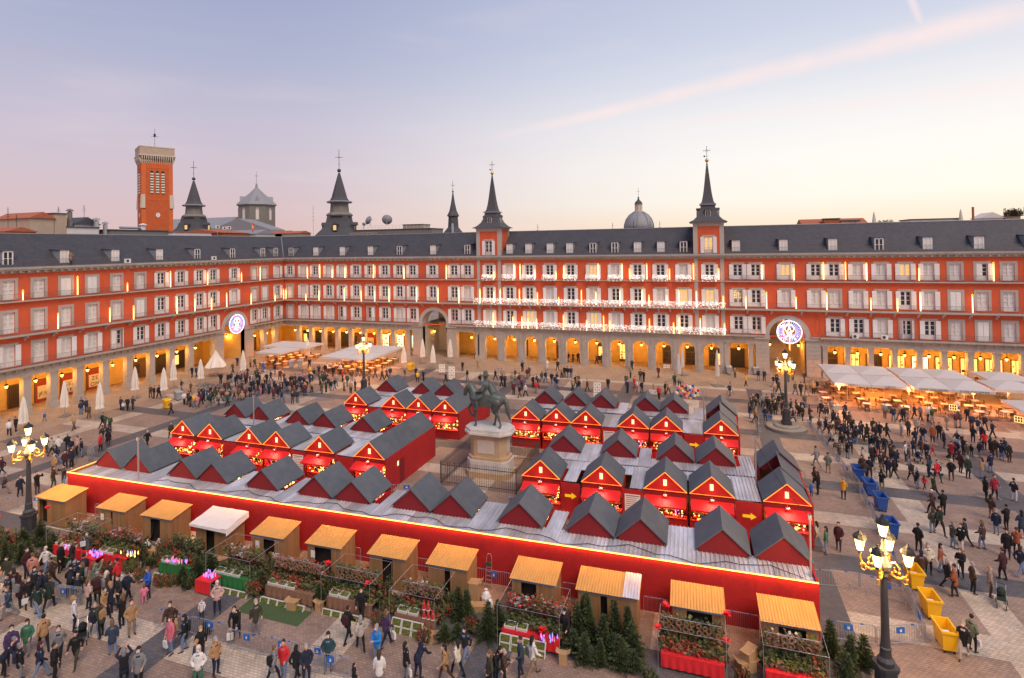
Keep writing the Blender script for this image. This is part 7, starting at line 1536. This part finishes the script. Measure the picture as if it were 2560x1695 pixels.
for i, e in enumerate(PEOPLE):
    x, y = e[0], e[1]; coat = e[2] if len(e) > 2 else rp.choice(PAL); tro = e[3] if len(e) > 3 else rp.choice(TRO)
    if i < NIND: person(x, y, coat, tro, len(e) > 4, (Vector((x, y)) - CAMP).length > 48)
    elif i == NIND: crowd = MB(); cmats = ['c_black', 'c_navy', 'c_brown', 'c_olive', 'c_maroon', 'c_grey', 'c_white', 'c_red', 'c_denim', 'c_tan', 'c_blue', 'c_pink', 'c_green', 'skin', 'c_gold']
    if i >= NIND:
        mp_ = dict(black=0, navy=1, brown=2, olive=3, maroon=4, grey=5, white=6, red=7, jeans=8, camel=9, blue=10, pink=11, green=12, stone=9, charcoal=0, forest=12, slate=1, rust=2, mustard=14, orange=14, neon=14, rose=11, wine=4, cream=6, blush=11, magenta=11, sage=3, purple=4, salmon=11)
        cm_, tm = mp_.get(coat, 0), mp_.get(tro, 0); s = .63 if len(e) > 4 else rp.uniform(.95, 1.06); a = rp.uniform(0, 6.28); ca, sa = cos(a), sin(a); st_ = rp.choice((0, .1, .3)); n0 = len(crowd.v)
        def L_(p, q, r0, r1, mi, n=6, **kw):
            k0 = len(crowd.f); limb(crowd, p, q, r0, r1, n, caps=1, **kw); crowd.m[k0:] = [mi] * (len(crowd.f) - k0)
        L_((.1, 0, .88), (.11, -st_, .06), .1, .06, tm); L_((-.1, 0, .88), (-.11, st_, .06), .1, .06, tm); L_((.11, -st_ + .02, .05), (.11, -st_ - .14, .05), .05, .04, 0); L_((-.11, st_ + .02, .05), (-.11, st_ - .14, .05), .05, .04, 0)
        L_((0, 0, .88), (0, 0, 1.34), .2, .2, cm_, 8, sx=1.1, sy=.85); L_((-.13, 0, 1.4), (.13, 0, 1.4), .1, .1, cm_); L_((.22, 0, 1.38), (.27, -.05, .95), .075, .055, cm_); L_((-.22, 0, 1.38), (-.2, -.26, 1.12), .075, .055, cm_)
        L_((0, 0, 1.5), (0, 0, 1.56), .06, .06, 13); L_((0, -.01, 1.64), (0, .0, 1.7), .09, .095, 13, 8); L_((0, .03, 1.69), (0, .04, 1.73), .1, .09, rp.choice((0, 2, 2, 0, 5)), 8)
        for q in range(n0, len(crowd.v)): v = crowd.v[q]; crowd.v[q] = (x + s * (v[0] * ca - v[1] * sa), y + s * (v[0] * sa + v[1] * ca), v[2] * s)
crowd.build('crowd', cmats, kind='stuff', fixn=False, smooth=True, label='far crowd of shoppers strolling before the arcades', cat='crowd')
# vendors' and strollers: pushchairs
def pushchair(x, y, rz, label, c):
    t = thing('pushchair', (x, y, 0), rz, label=label, cat='pushchair'); MB().prism([(-.35, .45), (.3, .4), (.4, .75), (.3, .78), (.2, .52), (-.3, .55)], -.2, .2).build('seat', 'cloth', t, color=COL[c]); m = MB(); m.lathe([(.26, 0), (.24, .14), (.12, .25)], 10, (.12, 0, .72), sy=.8); m.build('hood', 'cloth', t, color=COL[c])
    for s in (-1, 1): MB().tube([(.55, s * .2, 1.02), (.1, s * .2, .42), (-.35, s * .2, .12)], .015, 5).build('frame', 'steel', t)
    MB().tube([(.55, -.2, 1.02), (.55, .2, 1.02)], .018, 5).build('handle', 'rubber', t)
    for xx, ss in ((-.35, .2), (-.35, -.2), (.35, .24), (.35, -.24)): MB().prism([(.12 * cos(q * pi / 6), .12 + .12 * sin(q * pi / 6)) for q in range(12)], -.02, .02).build('wheel', 'rubber', t, loc=(xx, ss, 0))
for a in ((51.2, -74.2, 2.5, 'black pushchair pushed by the shopper in blue on the near paving', 'black'), (98.2, -56.2, 1.2, 'dark pushchair amid the huddle beyond the yellow bins', 'forest'), (101.6, -36.4, .5, 'dark pushchair with a yellow balloon in the right crowd', 'black'), (96.5, -25.0, 2, 'pushchair with a red cover near the lamp plinth', 'red'), (104.5, -31.5, 2.6, 'black pushchair in the middle of the right crowd', 'black'), (101.2, -33.5, 1.6, 'navy pushchair beside the red coated child', 'navy')): pushchair(*a)
# ================================================================== SKYLINE
def finial(m, x, y, z, h, mi=0): m.tube([(x, y, z), (x, y, z + h)], .05, 5, mi); m.tube([(x - h * .2, y, z + h * .62), (x + h * .2, y, z + h * .62)], .04, 5, mi); m.tube([(x, y - h * .2, z + h * .62), (x, y + h * .2, z + h * .62)], .04, 5, mi); m.ball((x, y, z + h * .25), .12, 6, mi)
# square brick church tower
tw = thing('church_tower', (-52.9, 13.5, 0), radians(60), label='square orange brick church tower with pale corbelled parapet and clock', cat='tower'); tw.scale = (.76, .76, .965); hw = 4.55
t = MB(); t.box(-hw, hw, -hw, hw, 0, 45.2); t.build('shaft', 'brick_tower', tw)
for ang in range(4):
    f = ob('tower_face', MB().box(-hw + 1.2, hw - 1.2, -hw - .02, -hw + .0, 26, 44.6).mesh('tower_face', 'brick_tower_dark'), tw, rz=ang * pi / 2)
    for i in (-1, 0, 1):
        lv = MB(); lv.prism([(i * 1.6 - .52, 36.6)] + [(i * 1.6 + .52 * cos(a), 42.1 + .55 * sin(a)) for a in [0] ] + [(i * 1.6 + .52 * cos(a), 42.1 + .55 * sin(a)) for a in [pi * q / 8 for q in range(1, 9)]] + [(i * 1.6 - .52, 36.6)][:0] + [], -hw - .05, -hw - .022) if False else lv.box(i * 1.6 - .5, i * 1.6 + .5, -hw - .05, -hw - .022, 36.6, 42.2)
        pts = [(i * 1.6 + .5 * cos(pi * q / 8), 42.2 + .6 * sin(pi * q / 8)) for q in range(9)]; lv.prism(pts, -hw - .05, -hw - .022); ob('belfry_opening', lv.mesh('belfry_opening', 'shop_dark'), f)
        for q in range(8): ob('louvre', shared('lvr', lambda: MB().obox((0, 0, 0), (.96, .3, .42), Matrix.Rotation(radians(-35), 3, 'X')).mesh('louvre', 'tower_louvre')), f, (i * 1.6, -hw - .12, 36.95 + q * .7))
    ob('frieze', shared('frz', lambda: (lambda m: [m.box(-3 + q * .5, -2.75 + q * .5, -hw - .1, -hw - .02, 34.9, 35.6) for q in range(13)] and m)(MB()).mesh('frieze', 'brick_tower')), f)
    ob('frieze', shared('frz2', lambda: (lambda m: [m.box(-3 + q * .5, -2.75 + q * .5, -hw - .1, -hw - .02, 43.4, 44.3) for q in range(13)] and m)(MB()).mesh('frieze', 'brick_tower')), f)
    cb = MB()
    for q in range(15): x = -hw + .2 + q * (2 * hw - .4) / 14; cb.prism([(-hw - .02, 44.6), (-hw - .02, 46.6), (-hw - .75, 46.6), (-hw - .7, 45.9)], x - .14, x + .14, axis='x')
    ob('corbel', cb.mesh('corbel', 'pale_stone'), tw, rz=ang * pi / 2)
    qn = MB(); qn.prism([(-hw - .35, 32.8), (-hw, 32.8), (-hw, 36.4), (-hw - .1, 36.4)], -hw + .0, -hw + 1.0, axis='x'); qn.prism([(-hw - .35, 32.8), (-hw, 32.8), (-hw, 36.4), (-hw - .1, 36.4)], hw - 1.0, hw, axis='x'); ob('buttress_cap', qn.mesh('buttress_cap', 'pale_stone'), tw, rz=ang * pi / 2)
    ck = MB(); ck.lathe([(.62, 0), (.62, .06)], 20); o = ob('clock_face', ck.mesh('clock_face', 'white_paint'), f, (0.1, -hw - .02, 31.0), rot=(pi / 2, 0, 0)); ob('clock_hand', MB().box(-.03, .03, 0, .45, .06, .08).box(-.03, .03, -.02, .3, .06, .075).mesh('clock_hand', 'dark_iron'), o)
    f.rotation_euler = (0, 0, ang * pi / 2)
MB().box(-hw - .8, hw + .8, -hw - .8, hw + .8, 46.6, 46.9).build('parapet_ledge', 'pale_stone', tw)
pb = MB(); pb.box(-hw - .5, hw + .5, -hw - .5, hw + .5, 46.9, 48.9); pb.build('parapet', 'rooftop_beige', tw); MB().box(-hw - .6, hw + .6, -hw - .6, hw + .6, 48.9, 49.15).build('parapet_coping', 'pale_stone', tw)
m = MB(); finial(m, 0, 0, 49.1, 5.5); m.box(-.3, .3, -.3, .3, 52.4, 53.2); m.build('mast', 'dark_iron', tw)

def spire_tower(x, y, zb, k, label, s=1.0, dorm=True):
    """slate spire in stages: bell base, drum with bands, gallery, cone, ball and cross"""
    t = thing('slate_spire', (x, y, zb), radians(20), label=label, cat='spire'); t.scale = (s, s, s)
    m = MB(); square_loft(m, 0, 0, [(4.1, -9), (4.1, -.5), (3.7, 0), (2.75, 1.2), (2.2, 2.6), (2.0, 3.8)]); m.build('bell_roof', 'slate_grey', t)
    m = MB(); m.lathe([(2.55, 3.7), (2.75, 4.0), (2.5, 4.3), (1.95, 4.6), (1.8, 6.4), (2.05, 6.6)], 8, ph=pi / 8); m.build('drum', 'grey_stone', t)
    m = MB(); m.lathe([(2.5, 6.55), (2.65, 6.75), (2.4, 6.95)], 16); m.build('gallery', 'lead', t)
    m = MB(); m.lathe([(2.05, 6.9), (1.6, 7.7), (1.15, 9.4), (.2, 12.9)], 8, ph=pi / 8); m.build('cone', 'slate_grey', t)
    m = MB(); m.ball((0, 0, 13.4), .42, 10); m.build('ball', 'slate_grey', t, smooth=True); m = MB(); finial(m, 0, 0, 13.6, 4.2); m.build('cross', 'dark_iron', t)
    if dorm:
        for a in (0, pi / 2, pi, -pi / 2): m = MB(); m.box(-.45, .45, -3.6, -2, .6, 1.9, 0); m.prism([(-.6, 1.9), (.6, 1.9), (0, 2.5)], -3.75, -1.5, 0); m.box(-.3, .3, -3.63, -3.6, .75, 1.75, 1); m.build('dormer', ['slate_grey', 'glass_lit'], t, rz=a)
spire_tower(-32.3, 7.0, 24.9, 1, 'slate spire with stone drum standing right of the brick church tower', .96)
spire_tower(-3.6, 24.0, 24.2, 1, 'tallest slate spire with banded drum behind the inner corner roof', 1.19)
t = thing('slate_spire', (10.9, 60, 23), label='small dark slate spire just left of the left town house spire', cat='spire')
m = MB(); m.lathe([(3.0, -12), (3.0, 2.0), (1.7, 3.5), (1.5, 6.6), (1.9, 6.9)], 8); m.build('drum', 'slate_grey', t); m = MB(); m.lathe([(2.0, 6.9), (1.2, 8.4), (.6, 11), (.15, 14)], 8); m.build('cone', 'slate_grey', t); m = MB(); finial(m, 0, 0, 14, 3.6); m.ball((0, 0, 14.3), .3, 8); m.build('cross', 'dark_iron', t)
MB().tube([(1.2, -3.2, -6), (1.2, -3.2, 4.5)], .35, 8).build('flue', 'steel', t)
# octagonal crossing of a church and its long roof
t = thing('octagonal_lantern', (-52.7, 48.5, 0), label='grey octagonal church lantern with pale hipped roof and cross', cat='church'); t.scale = (.76, .76, .99)
m = MB(); m.lathe([(7.6, 18), (7.6, 35.2)], 8, ph=pi / 8); m.build('wall', 'grey_stone', t); m = MB(); m.lathe([(8.3, 35.1), (8.2, 35.4), (5.6, 37.2), (3.0, 39.0), (.6, 40.8), (.3, 42.2)], 8, ph=pi / 8); m.build('roof', 'slate_pale', t); m = MB(); finial(m, 0, 0, 42.2, 4); m.build('cross', 'dark_iron', t)
for k_ in range(8):
    a = 2 * pi * k_ / 8; c = MB(); c.box(-.7, .7, -.06, .02, 30.2, 33.2); c.prism([(-.7, 33.2), (.7, 33.2), (.5, 33.9), (0, 34.2), (-.5, 33.9)], -.06, .02); w = ob('window', c.mesh('window', 'surround'), t, (7.04 * cos(a), 7.04 * sin(a), 0), a + pi / 2); ob('glass_pane', shared('octp', lambda: MB().box(-.5, .5, -.09, -.07, 30.4, 33.4).mesh('glass_pane', 'curtain')), w)
    if k_ % 2: d = MB(); d.prism([(-.9, 36.2), (.9, 36.2), (0, 38.0)], -6.4, -3.5); d.build('roof_dormer', 'slate_pale', t, rz=a)
t = thing('church_roof', (-72, 48.5, 0), label='long grey church roof joining the octagonal lantern', cat='building'); MB().prism([(-6, 20), (6, 20), (6, 27.4), (0, 31.2), (-6, 27.4)], -24, 12, axis='x').build('nave', 'grey_stone', t); MB().prism([(-6.3, 27.3), (0, 31.4), (6.3, 27.3), (0, 31.2)], -24, 12.02, axis='x').build('roof', 'slate_pale', t)
t = thing('church_roof', (-49, 44, 0), label='low grey lead roofs at the foot of the octagonal lantern', cat='building'); MB().prism([(-12, 20), (12, 20), (12, 26.5), (0, 30.0), (-12, 26.5)], -7, -1).build('roof', 'slate_pale', t)
# far dome
t = thing('church_dome', (58.45, 130, 0), label='grey ribbed dome with lit lantern and cross between the two spires', cat='dome')
m = MB(); m.lathe([(5.4, 15), (5.4, 26.2), (5.9, 26.4)], 24); m.build('drum', 'pale_stone', t); m = MB(); m.lathe([(5.75, 26.3), (5.6, 28.2), (4.9, 30.2), (3.6, 31.9), (2.0, 33.0), (1.7, 33.2)], 24); m.build('shell', 'slate_pale', t, smooth=True)
rb = MB()
for k_ in range(8): a = 2 * pi * k_ / 8; rb.tube([(r * cos(a), r * sin(a), z) for r, z in ((5.85, 26.3), (5.7, 28.2), (5.0, 30.3), (3.7, 32.0), (2.0, 33.15))], .12, 4)
rb.build('rib', 'lead', t); m = MB(); m.lathe([(2.0, 33.1), (2.0, 33.4), (1.3, 33.5), (1.3, 36.0), (1.7, 36.2)], 10); m.build('lantern', 'pale_stone', t); m = MB(); m.lathe([(1.6, 36.2), (1.3, 37.0), (.5, 37.8), (.2, 38.6)], 10); m.ball((0, 0, 38.8), .35, 8); finial(m, 0, 0, 39, 3.6); m.build('cap', 'slate_grey', t)
MB().lathe([(1.1, 33.6), (1.1, 35.8)], 8).build('lit_core', 'glass_lit', t)
for k_ in range(8): a = 2 * pi * k_ / 8; MB().box(-.15, .15, -1.45, -1.25, 33.5, 36).build('column', 'pale_stone', t, rz=a)
# rooftop clutter behind the ridges; along the left range (x = -14 and beyond) and behind the south range
def house(x0, x1, y0, y1, z0, z1, wall, roof, label, pitch=0.0, ax='x', extra=None):
    t = thing('rooftop_house', (0, 0, 0), label=label, cat='building'); MB().box(x0, x1, y0, y1, z0, z1).build('wall', wall, t)
    if pitch:
        e = .25
        if ax == 'x': MB().prism([(y0 - e, z1 + .003), (y1 + e, z1 + .003), ((y0 + y1) / 2, z1 + pitch)], x0 - e, x1 + e, axis='x').build('roof', roof, t)
        else: MB().prism([(x0 - e, z1 + .003), (x1 + e, z1 + .003), ((x0 + x1) / 2, z1 + pitch)], y0 - e, y1 + e).build('roof', roof, t)
    else: MB().box(x0 - .15, x1 + .15, y0 - .15, y1 + .15, z1 + .003, z1 + .16).build('roof', roof, t)
    return t
house(-22, -14, -38.2, -34.9, 16, 26.0, 'rooftop_beige', 'terracotta', 'beige plastered attic house with lean tiled roof', 1.0, 'x')
house(-21, -14, -34.8, -33.0, 16, 26.8, 'rooftop_beige', 'slate_grey', 'rust stained beige stair tower beside the attic house'); house(-24, -14, -33, -28, 16, 24.7, 'rooftop_white', 'slate_grey', 'white roof terrace parapet block'); house(-22, -16, -30.6, -26.5, 16, 25.3, 'rooftop_white', 'slate_grey', 'white gabled roof house left of the brick tower', 1.3, 'x')
house(-26, -14, -26, -15, 16, 24.4, 'grey_stone', 'slate_grey', 'long low grey roofs before the brick church tower'); house(-20, -12, -42.5, -38.6, 16, 23.8, 'brick_tower', 'terracotta', 'low orange house with dark tiled roof at far left', .7, 'x'); house(-34, -26, -34, -31, 16, 25, 'brick_tower', 'slate_grey', 'small orange turret house far left', 1.6, 'y')
house(-30, -13, -15, -6, 16, 24.2, 'rooftop_white', 'terracotta', 'white parapet roofs at the foot of the first slate spire'); house(-26, -13, -3, 4, 16, 24.3, 'terracotta', 'terracotta', 'terracotta roof right of the first slate spire', .9, 'y'); house(-24, -12, 5, 11, 16, 24.2, 'rooftop_white', 'slate_pale', 'white roof house by the flag', 1.0, 'x'); house(-20, -11, 12, 18, 16, 24.3, 'rooftop_beige', 'terracotta', 'beige roof house left of the tallest slate spire', .8, 'x')
house(-16, -6, 12.0, 16, 16, 24.3, 'rooftop_beige', 'terracotta', 'beige attic with red tiled eaves behind the corner', .6, 'x'); house(2, 23, 22, 28, 16, 24.9, 'grey_stone', 'slate_grey', 'wide roof terrace building carrying satellite dishes'); house(15.5, 20.5, 22, 26, 24.9, 25.9, 'rooftop_beige', 'slate_grey', 'small beige penthouse on the roof terrace'); house(5, 9.5, 16, 20, 18, 24.0, 'rooftop_beige', 'rooftop_beige', 'low cream chimney block on the south roofs')
MB().box(2.2, 22.8, 21.95, 22.0, 25.1, 25.95).build('terrace_windows', 'shop_cool', label='row of pale glazed terrace windows below the dishes', cat='window band') if False else None
tr = thing('roof_railing', (2.2, 21.9, 25.06), label='white railing of the roof terrace with the dishes', cat='railing')
for i in range(22): MB().box(i * .95, i * .95 + .04, -.02, .02, 0, .9).build('post', 'rooftop_white', tr)
for z in (.45, .88): MB().box(0, 20.2, -.02, .02, z, z + .04).build('rail', 'rooftop_white', tr)
def dish(x, y, z, r, rz, label):
    t = thing('satellite_dish', (x, y, z), rz, label=label, cat='satellite dish'); m = MB(); m.lathe([(.05, 0), (r * .5, r * .12), (r * .85, r * .36), (r, r * .52)], 18); o = m.build('bowl', 'slate_pale', t, loc=(0, 0, 1.2)); o.rotation_euler = (radians(-70), 0, 0); MB().tube([(0, 0, 0), (0, 0, 1.2)], .08, 6).build('mast', 'steel', t); MB().tube([(0, 0, 1.2), (0, -r * .9, 1.6)], .03, 4).build('feed_arm', 'steel', t)
dish(10.5, 23, 26.0, 1.25, .4, 'large grey satellite dish facing the square'); dish(5.9, 23, 26.0, 1.1, 1.5, 'satellite dish seen edge on, left of the large one'); dish(4.0, 23, 25.2, .45, .2, 'small satellite dish on the roof terrace')
def chimney(x, y, z0, z1, r, mt, label, cap=True):
    t = thing('chimney', (x, y, 0), label=label, cat='chimney'); MB().lathe([(r, z0), (r, z1)], 10).build('stack', mt, t)
    if cap: MB().lathe([(r * 1.5, z1 + .12), (r * 1.4, z1 + .3), (.05, z1 + .5)], 10).build('cap', mt, t); MB().lathe([(r * .5, z1), (r * .5, z1 + .13)], 6).build('neck', mt, t)
chimney(-15, -31.9, 20, 27.3, .35, 'grey_stone', 'tall grey chimney behind the white parapet'); chimney(-15, -27.7, 20, 26.0, .4, 'steel', 'stout steel flue by the white gable'); chimney(-15, -26.2, 20, 25.4, .35, 'steel', 'shorter steel flue right of the white gable'); chimney(-14.5, -19.7, 20, 25.3, .45, 'rooftop_white', 'white domed roof vent before the brick tower')
MB().tube([(-14.5, -24, 24.9), (-14.5, -20.5, 24.9), (-14.5, -20, 24.7)], .22, 8).build('duct', 'steel', label='shiny silver roof duct before the brick tower', cat='duct')
def antenna(x, y, z0, h, label):
    m = MB(); m.tube([(x, y, z0), (x, y, z0 + h)], .035, 4)
    for q in range(4): z = z0 + h * (.6 + .1 * q); m.tube([(x - .5 + .1 * q, y, z), (x + .5 - .1 * q, y, z)], .02, 4)
    m.build('antenna', 'dark_iron', label=label, cat='antenna', group=label)
for x, y, z, h in ((-15, -40.5, 24, 3.5), (-15, -39.4, 24, 2.5), (-16, -29.0, 26, 2.6), (-15, -33.6, 26, 2.0), (38.5, 14, 20, 5.2), (51.5, 12, 19, 5.8), (66, 14, 19, 5.8), (70, 14, 19, 6.2), (73, 15, 19, 5.9), (75, 12, 19, 5.8), (-10, 22, 22, 9.5)): antenna(x, y, z, h, 'thin television antenna rising above the roof ridge')
fl = thing('flag', (-14, 5.5, 0), label='red and yellow flag on a leaning pole above the roofs', cat='flag'); MB().tube([(0, 0, 20), (0, .6, 27.2)], .05, 5).build('flagpole', 'steel', fl)
m = MB()
for i in range(3): z = 27.0 - i * .62; m.add([(0, .55 - i * .05, z), (.2, 1.0 - i * .1, z - .5), (.15, .9 - i * .1, z - 1.1), (0, .45 - i * .05, z - .62)], [(0, 1, 2, 3)], 1 if i == 1 else 0)
m.build('cloth', ['flag_cloth', 'c_gold'], fl, fixn=False)
# right skyline
house(100.5, 111, 24, 30, 16, 23.9, 'terracotta', 'terracotta', 'red tiled roof above the right range', 1.0, 'x'); house(104, 106.5, 23, 25, 20, 24.7, 'terracotta', 'slate_grey', 'small red chimney block on the tiled roof'); house(118, 125.6, 24, 30, 16, 24.2, 'rooftop_white', 'slate_grey', 'white roof pavilion with flat grey top on the right skyline'); house(128.5, 131.6, 24, 28, 16, 24.2, 'rooftop_white', 'rooftop_white', 'white gabled dormer house at the right skyline', 1.0, 'y'); house(106.9, 110, 24, 27, 16, 24.3, 'rooftop_beige', 'slate_grey', 'beige roof block left of the furled roof parasol'); house(131.8, 134, 24, 28, 16, 24.4, 'rooftop_beige', 'slate_grey', 'beige box roof at far right')
for x, y, lb in ((112.3, 24, 'furled parasol on the roof above the right range'), (125.3, 23.4, 'furled parasol on the white roof pavilion')):
    t = thing('roof_parasol', (x, y, 21.5), label=lb, cat='parasol'); ob('canopy', _cache[('furl', 0)], t, scale=(.9, .9, 1.0)); MB().tube([(0, 0, 0), (0, 0, 4.2)], .04, 6).build('pole', 'steel', t)
chimney(127.3, 24, 20, 26.2, .18, 'terracotta', 'thin rusty flue on the right skyline', False)
for i, x in enumerate((113.5, 114.6, 108.8, 132.5, 133.5)): ob('roof_shrub', GREENS[i % 4], None, (x, 24, 22.9 if i < 3 else 24.4), scale=(.6, 1.2, 2.2), label='small shrub growing on a roof terrace of the right skyline', cat='shrub', group='roof terrace shrubs')
# air conditioning boxes
for i, (x, y, z) in enumerate(((.2, -33.6, 18.95), (.2, -17.8, 18.95), (-13.5, -4.0, 25.2), (-13.5, -2.2, 25.0), (-13.5, -1.0, 25.1), (103.5, -.45, 6.25), (107.2, -.45, 6.25))):
    t = thing('air_conditioner', (x, y, z), pi / 2 if x < 5 else 0, label=['air conditioner on the left eaves ledge by a dormer', 'air conditioner on the left eaves ledge nearer the corner', 'rooftop air conditioner right of the first slate spire', 'second rooftop air conditioner right of the first slate spire', 'third rooftop air conditioner right of the first slate spire', 'air conditioner on the first floor balcony, left of two', 'air conditioner on the first floor balcony, right of two'][i], cat='air conditioner'); MB().box(-.42, .42, -.16, .16, 0, .62).build('casing', 'white_paint', t); MB().lathe([(.22, 0), (.22, .02)], 14).build('fan_grille', 'iron', t, loc=(-.08, -.165, .31)).rotation_euler = (pi / 2, 0, 0)
    if i in (2, 3, 4): MB().box(-.05, .05, -.05, .05, -1.5, 0).build('stand', 'steel', t)
# onlooker on the eaves balcony, behind the railing of the left range
o = ob('person', FIG['raise']['body'], None, (-.25, -41.4, 18.92), pi / 2, label='person in tan jacket photographing from a dormer of the left range', cat='person', color=COL['black']); ob('coat', FIG['raise']['coat'], o, color=COL['camel']); ob('hair', FIG['raise']['lhair'], o, color=(.03, .02, .015))
